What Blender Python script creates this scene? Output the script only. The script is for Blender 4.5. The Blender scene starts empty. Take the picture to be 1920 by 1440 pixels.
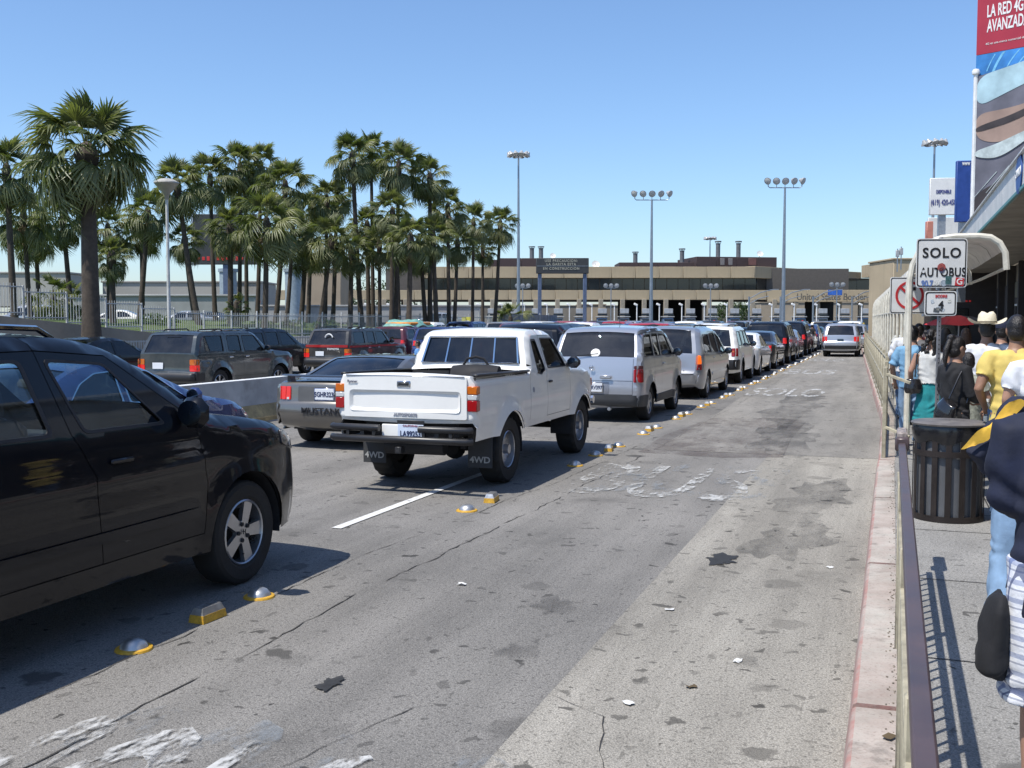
import bpy, bmesh, math, random
import numpy as np
from mathutils import Vector, Matrix, geometry

# ------------------------------------------------------------------ camera, sky, sun, exposure
SC = bpy.context.scene
COL = SC.collection
EYE = 1.92
cam_data = bpy.data.cameras.new('camera')
cam_data.sensor_width = 36.0
cam_data.lens = 36.0 * 1960 / 1920
cam_data.clip_end = 4000
cam_data.clip_start = 0.05
CAM = bpy.data.objects.new('camera', cam_data)
COL.objects.link(CAM)
CAM.location = (0, 0, EYE)
CAM.rotation_euler = (math.radians(90) - math.atan(120 / 1960), 0, 0)
SC.camera = CAM

SHX, SHY = 0.42, 0.31                       # shadow offset on the ground per metre of height
SUN_EL = math.atan2(1, math.hypot(SHX, SHY))
w = bpy.data.worlds.new('World'); SC.world = w; w.use_nodes = True
wn = w.node_tree; bg = wn.nodes['Background']
sky = wn.nodes.new('ShaderNodeTexSky'); sky.sky_type = 'NISHITA'; sky.sun_disc = False
sky.sun_elevation = SUN_EL
sky.sun_rotation = math.atan2(-SHX, -SHY)
sky.altitude = 0; sky.air_density = 1.0; sky.dust_density = 0.65; sky.ozone_density = 7.5
wn.links.new(sky.outputs[0], bg.inputs[0]); bg.inputs[1].default_value = 0.15
sun = bpy.data.lights.new('sun', 'SUN'); sun.energy = 4.4; sun.angle = math.radians(0.53); sun.color = (1, .955, .88)
so = bpy.data.objects.new('sun', sun); COL.objects.link(so)
so.rotation_euler = Vector((SHX, SHY, -1)).to_track_quat('-Z', 'Y').to_euler()
SC.view_settings.view_transform = 'Standard'; SC.view_settings.look = 'None'
SC.view_settings.exposure = 0.30; SC.view_settings.gamma = 1.0
SC.cycles.max_bounces = 6; SC.cycles.diffuse_bounces = 2; SC.cycles.glossy_bounces = 3; SC.cycles.transparent_max_bounces = 16
SC.cycles.sample_clamp_indirect = 6

# ------------------------------------------------------------------ helpers
PSI = math.radians(20)
SN, CS = math.sin(PSI), math.cos(PSI)
def R(s, t, z=0.0):                         # road frame (along, right, up) -> world
    return Vector((s * SN + t * CS, s * CS - t * SN, z))
def bend(s):                                # kerb and canopy drift left further on
    return -0.034 * max(0.0, s - 20)
HEAD = -PSI                                 # rotation of things that face down the road
rng = random.Random(7)

def tag(o, label, cat, group=None):
    o['label'] = label; o['category'] = cat
    if group: o['group'] = group
    return o
def struct(o): o['kind'] = 'structure'; return o
def link(name, data, parent=None, loc=None, rot=None, mat=None):
    o = bpy.data.objects.new(name, data); COL.objects.link(o)
    if parent is not None: o.parent = parent
    if loc is not None: o.location = loc
    if rot is not None: o.rotation_euler = rot
    if mat is not None and data is not None:
        if not data.materials: data.materials.append(mat)
        elif data.materials[0] != mat:
            o.material_slots[0].link = 'OBJECT'; o.material_slots[0].material = mat
    return o
def empty(name, loc=(0, 0, 0), rz=0.0):
    o = link(name, None, None, loc, (0, 0, rz)); o.empty_display_size = .2
    return o

class MB:
    def __init__(self): self.v = []; self.f = []
    def add(self, vs, fs):
        b = len(self.v); self.v += [tuple(p) for p in vs]; self.f += [tuple(i + b for i in f) for f in fs]; return self
    def box(self, c, s, rot=None, bev=0.0):
        hx, hy, hz = s[0] / 2, s[1] / 2, s[2] / 2; c = Vector(c); vs = []; fs = []
        if bev <= 0:
            for x in (-hx, hx):
                for y in (-hy, hy):
                    for z in (-hz, hz): vs.append(Vector((x, y, z)))
            fs = [(0, 1, 3, 2), (4, 6, 7, 5), (0, 4, 5, 1), (2, 3, 7, 6), (0, 2, 6, 4), (1, 5, 7, 3)]
        else:
            b = min(bev, hx * .95, hy * .95, hz * .95); idx = {}
            for x in (-1, 1):
                for y in (-1, 1):
                    for z in (-1, 1):
                        for a in range(3):
                            p = [x * (hx - b), y * (hy - b), z * (hz - b)]; p[a] = (x, y, z)[a] * (hx, hy, hz)[a]
                            idx[x, y, z, a] = len(vs); vs.append(Vector(p))
            for a in range(3):
                for sg in (-1, 1):
                    o1, o2 = [k for k in range(3) if k != a]; q = []
                    for e1, e2 in ((-1, -1), (1, -1), (1, 1), (-1, 1)):
                        k = [0, 0, 0]; k[a] = sg; k[o1] = e1; k[o2] = e2; q.append(idx[(*k, a)])
                    fs.append(q)
            for a in range(3):
                o1, o2 = [k for k in range(3) if k != a]
                for e1 in (-1, 1):
                    for e2 in (-1, 1):
                        k = [0, 0, 0]; k[o1] = e1; k[o2] = e2; k[a] = -1; k2 = list(k); k2[a] = 1
                        fs.append([idx[(*k, o1)], idx[(*k2, o1)], idx[(*k2, o2)], idx[(*k, o2)]])
            for x in (-1, 1):
                for y in (-1, 1):
                    for z in (-1, 1): fs.append([idx[x, y, z, a] for a in range(3)])
        if rot is not None: vs = [rot @ p for p in vs]
        return self.add([p + c for p in vs], fs)
    def tube(self, pts, r, n=8, caps=True, sq=1.0):
        pts = [Vector(p) for p in pts]; m = len(pts)
        rs = r if isinstance(r, (list, tuple)) else [r] * m
        vs = []; fs = []; up = None
        for i, p in enumerate(pts):
            d = (pts[min(i + 1, m - 1)] - pts[max(i - 1, 0)]).normalized()
            if up is None:
                up = Vector((0, 0, 1)) if abs(d.z) < .9 else Vector((0, 1, 0))
            sd = d.cross(up).normalized(); up = sd.cross(d).normalized()
            for k in range(n):
                a = 2 * math.pi * (k + .5) / n
                vs.append(p + sd * (math.cos(a) * rs[i]) + up * (math.sin(a) * rs[i] * sq))
        for i in range(m - 1):
            for k in range(n):
                fs.append((i * n + k, i * n + (k + 1) % n, (i + 1) * n + (k + 1) % n, (i + 1) * n + k))
        if caps: fs.append(tuple(range(n - 1, -1, -1))); fs.append(tuple((m - 1) * n + k for k in range(n)))
        return self.add(vs, fs)
    def lathe(self, prof, n=24, M=None, a0=0.0, a1=2 * math.pi):
        full = abs(a1 - a0 - 2 * math.pi) < 1e-6; vs = []; fs = []; m = len(prof); nn = n if full else n + 1
        for k in range(nn):
            a = a0 + (a1 - a0) * k / n
            for (r, z) in prof:
                p = Vector((r * math.cos(a), r * math.sin(a), z)); vs.append(M @ p if M is not None else p)
        for k in range(n):
            k2 = (k + 1) % nn
            for i in range(m - 1): fs.append((k * m + i, k2 * m + i, k2 * m + i + 1, k * m + i + 1))
        return self.add(vs, fs)
    def prism(self, poly, h, M=None, z0=0.0):
        n = len(poly)
        vs = [Vector((p[0], p[1], z0)) for p in poly] + [Vector((p[0], p[1], z0 + h)) for p in poly]
        if M is not None: vs = [M @ p for p in vs]
        fs = [tuple(range(n - 1, -1, -1)), tuple(range(n, 2 * n))] + [(i, (i + 1) % n, n + (i + 1) % n, n + i) for i in range(n)]
        return self.add(vs, fs)
    def grid(self, P):
        nu, nv = len(P), len(P[0])
        return self.add([p for row in P for p in row], [(i * nv + j, i * nv + j + 1, (i + 1) * nv + j + 1, (i + 1) * nv + j) for i in range(nu - 1) for j in range(nv - 1)])
    def mesh(self, name, mat=None, ang=38, recalc=True):
        me = bpy.data.meshes.new(name); me.from_pydata(self.v, [], self.f)
        if recalc:
            b = bmesh.new(); b.from_mesh(me); bmesh.ops.remove_doubles(b, verts=b.verts, dist=1e-5)
            bmesh.ops.delete(b, geom=[q for q in b.verts if not q.link_faces], context='VERTS')
            bmesh.ops.recalc_face_normals(b, faces=b.faces); b.to_mesh(me); b.free()
        me.shade_smooth(); me.set_sharp_from_angle(angle=math.radians(ang))
        if mat is not None: me.materials.append(mat)
        return me
    def build(self, name, mat, parent=None, loc=None, rot=None, ang=38, recalc=True):
        return link(name, self.mesh(name, mat, ang, recalc), parent, loc, rot)

def boxobj(name, mat, parent, c, s, bev=.01, rot=None):
    return MB().box(c, s, rot, bev).build(name, mat, parent)
def RX(a): return Matrix.Rotation(a, 4, 'X')
def RY(a): return Matrix.Rotation(a, 4, 'Y')
def RZ(a): return Matrix.Rotation(a, 4, 'Z')
def T(x, y, z): return Matrix.Translation((x, y, z))

TMP = bpy.data.scenes.new('workbench')
def evaluated(o):
    """mesh of an object with its modifiers applied, worked out in a scratch scene"""
    TMP.collection.objects.link(o); vl = TMP.view_layers[0]; vl.update()
    me = bpy.data.meshes.new_from_object(o.evaluated_get(vl.depsgraph)); bpy.data.objects.remove(o); return me
def text_mesh(body, size, mat, depth=.002, bold=0.0, sx=1.0, sy=None, space=1.0):
    """lettering in the XZ plane, centred, facing -Y"""
    cu = bpy.data.curves.new('lettering', 'FONT'); cu.body = body; cu.size = size
    cu.align_x = 'CENTER'; cu.align_y = 'CENTER'; cu.extrude = depth / 2; cu.offset = bold; cu.space_character = space
    cu.resolution_u = 4
    me = evaluated(bpy.data.objects.new('lettering', cu)); bpy.data.curves.remove(cu)
    me.transform(Matrix.Diagonal((sx, sy or 1, 1, 1))); me.transform(RX(math.pi / 2))
    me.materials.clear(); me.materials.append(mat); me.name = 'lettering'
    return me

# ------------------------------------------------------------------ materials
def nd(nt, t, ins=None, **kw):
    n = nt.nodes.new(t)
    for k, v in kw.items(): setattr(n, k, v)
    for k, v in (ins or {}).items():
        if isinstance(v, bpy.types.NodeSocket): nt.links.new(v, n.inputs[k])
        else: n.inputs[k].default_value = v
    return n
def c4(c): return (c[0], c[1], c[2], 1)
def mix(nt, f, a, b, mode='MIX'):
    n = nd(nt, 'ShaderNodeMix', data_type='RGBA', blend_type=mode, clamp_result=False)
    for i, v in ((0, f), (6, a), (7, b)):
        if isinstance(v, bpy.types.NodeSocket): nt.links.new(v, n.inputs[i])
        else: n.inputs[i].default_value = v if i == 0 else c4(v)
    return n.outputs[2]
def mth(nt, op, a, b=0.0, c=0.0):
    n = nd(nt, 'ShaderNodeMath', operation=op)
    for i, v in enumerate((a, b, c)):
        if isinstance(v, bpy.types.NodeSocket): nt.links.new(v, n.inputs[i])
        else: n.inputs[i].default_value = v
    return n.outputs[0]
def rng_map(nt, v, a, b, c=0.0, d=1.0):
    return nd(nt, 'ShaderNodeMapRange', {0: v, 1: a, 2: b, 3: c, 4: d}).outputs[0]
def noise(nt, vec, scale, detail=4.0, rough=.55, dist=0.0, dim='3D'):
    return nd(nt, 'ShaderNodeTexNoise', noise_dimensions=dim, ins={'Vector': vec, 'Scale': scale, 'Detail': detail, 'Roughness': rough, 'Distortion': dist}).outputs[0]
def coords(nt, scale=None, kind='Object'):
    o = nd(nt, 'ShaderNodeTexCoord').outputs[kind]
    if scale: o = nd(nt, 'ShaderNodeMapping', {'Vector': o, 'Scale': scale}).outputs[0]
    return o
def bump(nt, h, strength=.3, dist=.01):
    return nd(nt, 'ShaderNodeBump', {'Height': h, 'Strength': strength, 'Distance': dist}).outputs[0]
def newmat(name):
    m = bpy.data.materials.new(name); m.use_nodes = True
    nt = m.node_tree; return m, nt, nt.nodes['Principled BSDF']
MATS = {}
def mat(name, col=(.5, .5, .5), rough=.6, metal=0., coat=0., var=.15, vs=3., bmp=0., bs=40., spec=.5, emis=None, es=0., sub=0., trans=0., dirt=0.):
    if name in MATS: return MATS[name]
    m, nt, p = newmat(name); v = coords(nt)
    n = noise(nt, v, vs, 5)
    c = mix(nt, 1.0, col, mix(nt, rng_map(nt, n, .3, .7), (1 - var,) * 3, (1 + var,) * 3), 'MULTIPLY')
    if dirt: c = mix(nt, rng_map(nt, noise(nt, v, vs * 2.3, 6, .65), .5, .75, 0, dirt), c, (.09, .075, .06))
    nt.links.new(c, p.inputs['Base Color'])
    p.inputs['Metallic'].default_value = metal; p.inputs['Coat Weight'].default_value = coat; p.inputs['Coat Roughness'].default_value = .04
    nt.links.new(rng_map(nt, n, .3, .7, max(0, rough - .08), min(1, rough + .08)), p.inputs['Roughness'])
    p.inputs['Specular IOR Level'].default_value = spec
    if trans: p.inputs['Transmission Weight'].default_value = trans
    if bmp: nt.links.new(bump(nt, noise(nt, v, bs, 4), bmp, .01), p.inputs['Normal'])
    if emis: p.inputs['Emission Color'].default_value = c4(emis); p.inputs['Emission Strength'].default_value = es
    MATS[name] = m; return m
def paint(name, col, metal=0.0, rough=.32, dust=.25, coat=1.0):
    """car paint: clear coat, a film of road dust"""
    k = 'paint_' + name
    if k in MATS: return MATS[k]
    m, nt, p = newmat(k); v = coords(nt)
    geo = nd(nt, 'ShaderNodeNewGeometry')
    n = noise(nt, v, 2.2, 6, .62)
    d = mth(nt, 'MULTIPLY', rng_map(nt, n, .35, .8), dust)
    c = mix(nt, d, col, (.30, .27, .23))
    nt.links.new(c, p.inputs['Base Color'])
    p.inputs['Metallic'].default_value = metal; p.inputs['Roughness'].default_value = rough
    p.inputs['Coat Weight'].default_value = coat; p.inputs['Specular IOR Level'].default_value = .12 if metal == 0 else .5
    nt.links.new(rng_map(nt, n, .3, .8, .03, .03 + .22 * dust), p.inputs['Coat Roughness'])
    MATS[k] = m; return m
def glass(name, tint, refl=1.0, rough=.0):
    """thin pane: tinted see-through plus fresnel mirror"""
    k = 'glass_' + name
    if k in MATS: return MATS[k]
    m = bpy.data.materials.new(k); m.use_nodes = True; nt = m.node_tree; nt.nodes.clear()
    geo = nd(nt, 'ShaderNodeNewGeometry')
    dt = mth(nt, 'ABSOLUTE', nd(nt, 'ShaderNodeVectorMath', {0: geo.outputs['Incoming'], 1: geo.outputs['Normal']}, operation='DOT_PRODUCT').outputs['Value'])
    f = mth(nt, 'MULTIPLY', mth(nt, 'ADD', .065, mth(nt, 'MULTIPLY', .92, mth(nt, 'POWER', mth(nt, 'SUBTRACT', 1.0, dt), 5.0))), refl)
    tr = nd(nt, 'ShaderNodeBsdfTransparent', {'Color': c4(tint)})
    gl = nd(nt, 'ShaderNodeBsdfGlossy', {'Color': (.9, .95, 1, 1), 'Roughness': rough})
    mx = nd(nt, 'ShaderNodeMixShader', {0: f, 1: tr.outputs[0], 2: gl.outputs[0]})
    df = nd(nt, 'ShaderNodeBsdfDiffuse', {'Color': (.25, .24, .22, 1)})
    dn = rng_map(nt, noise(nt, coords(nt), 3, 5), .35, .8, .0, .10)
    mx2 = nd(nt, 'ShaderNodeMixShader', {0: dn, 1: mx.outputs[0], 2: df.outputs[0]})
    out = nd(nt, 'ShaderNodeOutputMaterial'); nt.links.new(mx2.outputs[0], out.inputs[0])
    MATS[k] = m; return m

BLACK = mat('black_plastic', (.018, .018, .02), .45, var=.1)
RUBBER = mat('tyre_rubber', (.022, .021, .02), .85, var=.35, vs=6, bmp=.3, bs=60)
DARKIN = mat('dark_interior', (.02, .02, .022), .8)
SEATM = mat('seat_fabric', (.035, .035, .04), .85)
CHROME = mat('chrome', (.75, .76, .78), .12, 1.0, var=.05)
ALLOY = mat('alloy_wheel', (.50, .51, .53), .32, .9, var=.08, dirt=.3)
STEEL = mat('galvanised_steel', (.42, .44, .46), .45, .8, var=.15, vs=8)
GL_DARK = glass('dark_tint', (.045, .05, .055))
GL_MID = glass('grey_tint', (.20, .23, .24))
GL_CLEAR = glass('clear', (.74, .86, .88), .9)
REDL = mat('red_lens', (.32, .008, .01), .18, coat=.5, var=.05)
REDLIT = mat('lit_red_lens', (.45, .01, .01), .2, coat=.3, var=.05, emis=(1, .03, .02), es=.28)
AMBER = mat('amber_lens', (.55, .13, .01), .2, coat=.5, var=.05)
AMBERLIT = mat('lit_amber_lens', (.6, .15, .01), .2, emis=(1, .16, .02), es=.7)
CLEARL = mat('clear_lens', (.55, .55, .55), .15, coat=.5, var=.05)
PLATE = mat('plate_white', (.72, .74, .76), .4, var=.06)
INK = mat('plate_ink', (.02, .03, .09), .5)
WHITEP = mat('white_paint', (.75, .75, .73), .45, var=.08, dirt=.15)
# ------------------------------------------------------------------ ground materials
def asphalt_mat(name, dark, light, spots=1.0, warm=(1, 1, 1), streak=.5, seed=0.0):
    m, nt, p = newmat(name)
    v = nd(nt, 'ShaderNodeMapping', {'Vector': coords(nt), 'Rotation': (0, 0, PSI), 'Location': (seed, seed * 1.7, 0)}).outputs[0]
    vs = nd(nt, 'ShaderNodeMapping', {'Vector': v, 'Scale': (1, .12, 1)}).outputs[0]
    big = noise(nt, v, .35, 6, .6, dim='2D'); st = noise(nt, vs, 1.6, 6, .65, dim='2D')
    f = rng_map(nt, mth(nt, 'ADD', mth(nt, 'MULTIPLY', big, 1 - streak), mth(nt, 'MULTIPLY', st, streak)), .36, .64)
    c = mix(nt, f, dark, light)
    fine = noise(nt, v, 95, 3, .7, dim='2D'); agg = nd(nt, 'ShaderNodeTexVoronoi', voronoi_dimensions='2D', ins={'Vector': v, 'Scale': 120.0})
    c = mix(nt, 1.0, c, mix(nt, rng_map(nt, fine, .3, .7), (.58,) * 3, (1.38,) * 3), 'MULTIPLY')
    c = mix(nt, rng_map(nt, agg.outputs['Color'], .80, .95, 0, .35), c, tuple(min(1, 1.7 * x) for x in light))
    c = mix(nt, rng_map(nt, noise(nt, v, 38, 2, .5, dim='2D'), .58, .74, 0, .6), c, tuple(.42 * x for x in dark))
    nv = nd(nt, 'ShaderNodeTexNoise', noise_dimensions='2D', ins={'Vector': v, 'Scale': 7.0, 'Detail': 3.0}).outputs[1]
    va = nd(nt, 'ShaderNodeVectorMath', {0: nv, 1: (-.5, -.5, -.5)}, operation='ADD').outputs[0]
    va = nd(nt, 'ShaderNodeVectorMath', {0: va, 'Scale': .19}, operation='SCALE').outputs[0]
    vw = nd(nt, 'ShaderNodeVectorMath', {0: v, 1: va}, operation='ADD').outputs[0]
    for sc, r0, dk, dens in ((2.6, .085, .27, .5), (5.5, .11, .3, .5), (1.1, .10, .5, .4)):
        vo = nd(nt, 'ShaderNodeTexVoronoi', voronoi_dimensions='2D', ins={'Vector': vw, 'Scale': sc, 'Randomness': 1.0})
        rr = nd(nt, 'ShaderNodeSeparateColor', {0: vo.outputs['Color']})
        on = mth(nt, 'LESS_THAN', rr.outputs[0], dens * spots)
        rad = mth(nt, 'MULTIPLY', rr.outputs[1], r0 * 1.8)
        mk = mth(nt, 'MULTIPLY', on, rng_map(nt, vo.outputs['Distance'], mth(nt, 'MULTIPLY', rad, .7), rad, 1, 0))
        mk = mth(nt, 'MULTIPLY', mk, rng_map(nt, rr.outputs[2], 0, 1, .45, 1.0))
        mk = mth(nt, 'MULTIPLY', mk, rng_map(nt, noise(nt, v, .55 + sc * .1, 3, .6, dim='2D'), .40, .56, .45, 1.0))
        c = mix(nt, mk, c, tuple(x * dk for x in dark))
    oil = rng_map(nt, noise(nt, v, .9, 5, .7, dim='2D'), .60, .78, 0, .5)
    c = mix(nt, oil, c, tuple(x * .55 for x in dark))
    nt.links.new(c, p.inputs['Base Color'])
    nt.links.new(rng_map(nt, big, .3, .7, .78, .95), p.inputs['Roughness']); p.inputs['Specular IOR Level'].default_value = .3
    h = mth(nt, 'ADD', mth(nt, 'MULTIPLY', fine, .6), mth(nt, 'MULTIPLY', agg.outputs['Distance'], .5))
    nt.links.new(bump(nt, h, .9, .007), p.inputs['Normal'])
    return m
ASPH = asphalt_mat('worn_asphalt', (.158, .151, .140), (.255, .243, .225), 1.2)
ASPH_FAR = asphalt_mat('far_asphalt', (.10, .10, .10), (.17, .168, .165), .6, seed=31.)
CONC = asphalt_mat('gutter_concrete', (.225, .210, .182), (.365, .342, .298), 1.6, streak=.75, seed=12.)
CONC2 = asphalt_mat('far_lane_concrete', (.185, .175, .158), (.285, .270, .244), 1.3, streak=.6, seed=19.)
WALK = asphalt_mat('sidewalk_concrete', (.20, .195, .185), (.34, .33, .31), .8, streak=.2, seed=55.)

def worn(name, col, lo=.44, hi=.56, scale=9., most=1.0):
    """flaked road paint: patches of the film are gone"""
    m, nt, p = newmat(name); v = coords(nt)
    vs = nd(nt, 'ShaderNodeMapping', {'Vector': nd(nt, 'ShaderNodeMapping', {'Vector': v, 'Rotation': (0, 0, PSI)}).outputs[0], 'Scale': (1, .45, 1)}).outputs[0]
    k = mth(nt, 'ADD', mth(nt, 'MULTIPLY', noise(nt, vs, scale, 8, .72), .6), mth(nt, 'MULTIPLY', noise(nt, vs, scale * .22, 3), .4))
    msk = rng_map(nt, k, lo, hi, 0, most)
    nt.links.new(mix(nt, rng_map(nt, noise(nt, v, 14, 5), .3, .7), tuple(.7 * c for c in col), col), p.inputs['Base Color'])
    p.inputs['Roughness'].default_value = .75
    tr = nd(nt, 'ShaderNodeBsdfTransparent'); mx = nd(nt, 'ShaderNodeMixShader', {0: msk, 1: tr.outputs[0], 2: p.outputs[0]})
    nt.links.new(mx.outputs[0], nt.nodes['Material Output'].inputs[0]); return m
WORN = worn('worn_white_paint', (.60, .60, .585), .46, .55, 15., .9)
WORN2 = worn('faint_blue_white_paint', (.30, .345, .39), .50, .62, 14., .35)
WORN_B = worn('broken_white_paint', (.60, .60, .58), .49, .60, 11., .85)
LINEP = worn('lane_line_paint', (.72, .72, .70), .36, .44)
PATCH = worn('reddish_patch', (.150, .120, .108), .42, .62, 2.6, .48)
STAIN = worn('oil_stain', (.06, .058, .055), .40, .66, 3.0, .5); TAR = worn('tar_blot', (.03, .03, .03), .36, .44, 9.0, .95)
YELLP = worn('worn_yellow_paint', (.55, .33, .05), .54, .60, 6.)

def strip(name, mt, s0, s1, ta, tb, z, parent=None, ds=3.0, bent=False):
    n = max(1, int((s1 - s0) / ds)); P = []
    for i in range(n + 1):
        s = s0 + (s1 - s0) * i / n; b = bend(s) if bent else 0
        P.append([R(s, ta + b, z), R(s, tb + b, z)])
    return MB().grid(P).build(name, mt, parent, recalc=False)

g = MB().grid([[(-1500, -300, -.03), (-1500, 2500, -.03)], [(1500, -300, -.03), (1500, 2500, -.03)]]).build('ground', ASPH_FAR, recalc=False)
struct(g)
road = strip('road', ASPH, -12, 190, -110, 0.1, 0.0, ds=4); struct(road)
gut = strip('bus_lane_concrete', CONC, -8, 15.2, -1.62, 0.05, 0.004, bent=True); struct(gut)
gut2 = strip('bus_lane_far_concrete', CONC2, 15.22, 82, -3.3, 0.05, 0.004, bent=True); struct(gut2)
pt = MB().grid([[R(14.8, -3.45, .0072), R(14.6, -2.2, .0072), R(14.9, -1.4, .0072)], [R(17.2, -3.55, .0072), R(17.6, -2.3, .0072), R(17.3, -1.5, .0072)], [R(20.5, -3.3, .0072), R(21, -2.1, .0072), R(20.4, -1.5, .0072)]]).build('reddish_road_patch', PATCH, recalc=False); struct(pt)

# cracks and joints: jagged dark slivers
CRK = mat('crack_shadow', (.035, .032, .03), .95, var=.3, vs=9)  # dark colour of the cracks and slab joints
def crack(pts, wmin, wmax, seed, z=.0045):
    r = random.Random(seed); P = []
    for i in range(len(pts) - 1):
        a, b = Vector(pts[i]), Vector(pts[i + 1]); n = max(2, int((b - a).length / .09))
        for k in range(n):
            P.append(a.lerp(b, k / n))
    L_ = []; off = 0
    for i, p in enumerate(P):
        off = off * .8 + r.uniform(-.018, .018)
        ww = r.uniform(wmin, wmax) * (1.6 if r.random() < .08 else 1)
        L_.append([R(p[0], p[1] + off - ww, z), R(p[0], p[1] + off + ww, z)])
    i = 0; o = None
    while i < len(L_) - 3:
        n = r.randint(6, 34); seg = L_[i:i + n]
        if len(seg) > 2:
            for e_ in (0, -1): c_ = (seg[e_][0] + seg[e_][1]) / 2; seg[e_] = [c_, c_ + Vector((.0005, 0, 0))]
            o = MB().grid(seg).build('crack', CRK, road, recalc=False)
        i += n + (r.randint(2, 9) if r.random() < .6 else 0)
    return o
crack([(2, -3.45), (6.7, -3.47), (14, -3.28), (24, -3.3), (40, -3.4)], 0.0012, 0.0066, 1)
crack([(4, -4.05), (7.8, -4.0), (11.5, -3.72), (17, -3.6)], 0.0008, 0.0050, 2)
0 and crack([(4.2, -1.60), (6, -1.64), (10.5, -1.78), (16, -1.95), (30, -2.1)], 0.0012, 0.0044, 3, .0085)
crack([(6.1, -3.45), (6.0, -3.0), (5.7, -2.55), (5.6, -2.1)], 0.0008, 0.0044, 4)
crack([(19.2, -5.2), (19.0, -4.2), (18.8, -3.3)], 0.0012, 0.0044, 5)
crack([(3.3, -2.6), (4.6, -2.2), (5.05, -1.62)], 0.0008, 0.0028, 6)
crack([(5.0, -1.6), (4.8, -1.25), (4.2, -1.1), (3.2, -1.15)], 0.0008, 0.0039, 7, .0085)
crack([(9.6, -3.6), (9.4, -3.2), (9.9, -2.6)], 0.0004, 0.0028, 8)
crack([(26.5, -4.0), (28, -2.6), (34, -2.2), (36, -2.5)], 0.0012, 0.0055, 9)
crack([(8.0, -1.7), (7.9, -1.2), (7.2, -.4)], 0.0004, 0.0022, 10, .0085)
crack([(30, -.9), (33, -2.5), (33.5, -3.6)], 0.0008, 0.0033, 11, .0085)

# painted letters and lines on the road
def road_text(body, s, t, wide, long_, mt, name, label):
    me = text_mesh(body, 1.0, mt, 0, .012)
    xs = [v.co.x for v in me.vertices]; zs = [v.co.z for v in me.vertices]
    sx = wide / (max(xs) - min(xs)); sz = long_ / (max(zs) - min(zs)); x0 = (max(xs) + min(xs)) / 2; z0 = (max(zs) + min(zs)) / 2
    for v in me.vertices: v.co = R(s + (v.co.z - z0) * sz, t + (v.co.x - x0) * sx, .0125)
    return tag(link(name, me), label, 'road marking')
road_text('BUS', 12.25, -2.5, 2.05, 2.5, WORN_B, 'painted_road_word', 'worn white BUS letters painted on the lane beside the white pickup')
road_text('BUS', 12.5, -2.25, 2.2, 2.6, WORN2, 'painted_road_word', 'faint bluish ghost lettering under the worn BUS word')
road_text('SOLO', 2.9, -2.75, 1.8, 2.2, WORN, 'painted_road_word', 'flaking white SOLO lettering at the lower left corner of the road')
road_text('SOLO', 3.2, -2.4, 2.2, 2.0, WORN2, 'painted_road_word', 'faint bluish remains of older SOLO lettering in the foreground')
road_text('SOLO', 28.5, -2.6, 1.9, 3.2, WORN, 'painted_road_word', 'worn white SOLO letters in mid lane beside the silver minivan')
road_text('BUS', 40, -2.8, 1.8, 3.4, WORN, 'painted_road_word', 'worn white BUS letters further up the bus lane')
road_text('SOLO', 52, -3.0, 1.7, 3.0, WORN, 'painted_road_word', 'worn white word just behind the silver SUV in the bus lane')
def line(s0, s1, t, ww, label):
    o = strip('lane_line', LINEP, s0, s1, t - ww, t + ww, .008, ds=.5)
    return tag(o, label, 'road marking')
line(8.4, 12.9, -4.78, .05, 'white dashed lane line running under the white pickup')
line(20.0, 23.5, -6.55, .05, 'white lane line between the silver SUV and the lane to its left')
line(31, 36, -6.6, .05, 'white lane line beside the white SUV further up')
def blot(s, t, rs, rt_, m_, seed, label):
    r = random.Random(seed); ph = [r.uniform(0, 6.28) for _ in range(4)]; v = [R(s, t, .0105)]
    for k in range(40):
        a = 2 * math.pi * k / 40; f = 1 + .28 * math.sin(2 * a + ph[0]) + .20 * math.sin(5 * a + ph[1]) + .12 * math.sin(9 * a + ph[2]) + .08 * math.sin(14 * a + ph[3]); v.append(R(s + rs * f * math.cos(a), t + rt_ * f * math.sin(a), .0105))
    tag(MB().add(v, [(0, k + 1, (k + 1) % 40 + 1) for k in range(40)]).build('road_stain', m_, recalc=False), label, 'stain', 'stains on the road')
blot(11.6, -.75, 1.1, .38, STAIN, 1, 'broad dark oil stain near the kerb beyond the pale strip'); blot(9.3, -.8, .8, .3, STAIN, 2, 'smaller oil stain near the kerb, nearer the camera'); blot(8.35, -1.25, .16, .13, TAR, 3, 'star-shaped dark splash on the pale strip'); blot(4.75, -2.75, .085, .06, TAR, 4, 'small black tar blot on the near asphalt')
blot(6.6, -2.1, .22, .12, STAIN, 5, 'brownish oval stain mid lane on the asphalt'); blot(5.6, -2.0, .16, .1, STAIN, 6, 'second oval stain closer to the camera on the asphalt'); blot(17.5, -1.6, 2.0, .6, STAIN, 7, 'long dark stain along the bus lane past the BUS letters'); blot(24, -2.0, 3.5, .6, STAIN, 8, 'long faint stain mid bus lane beside the silver cars'); blot(5.9, -.75, .12, .08, STAIN, 9, 'faint smear on the pale strip near the kerb')

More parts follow.
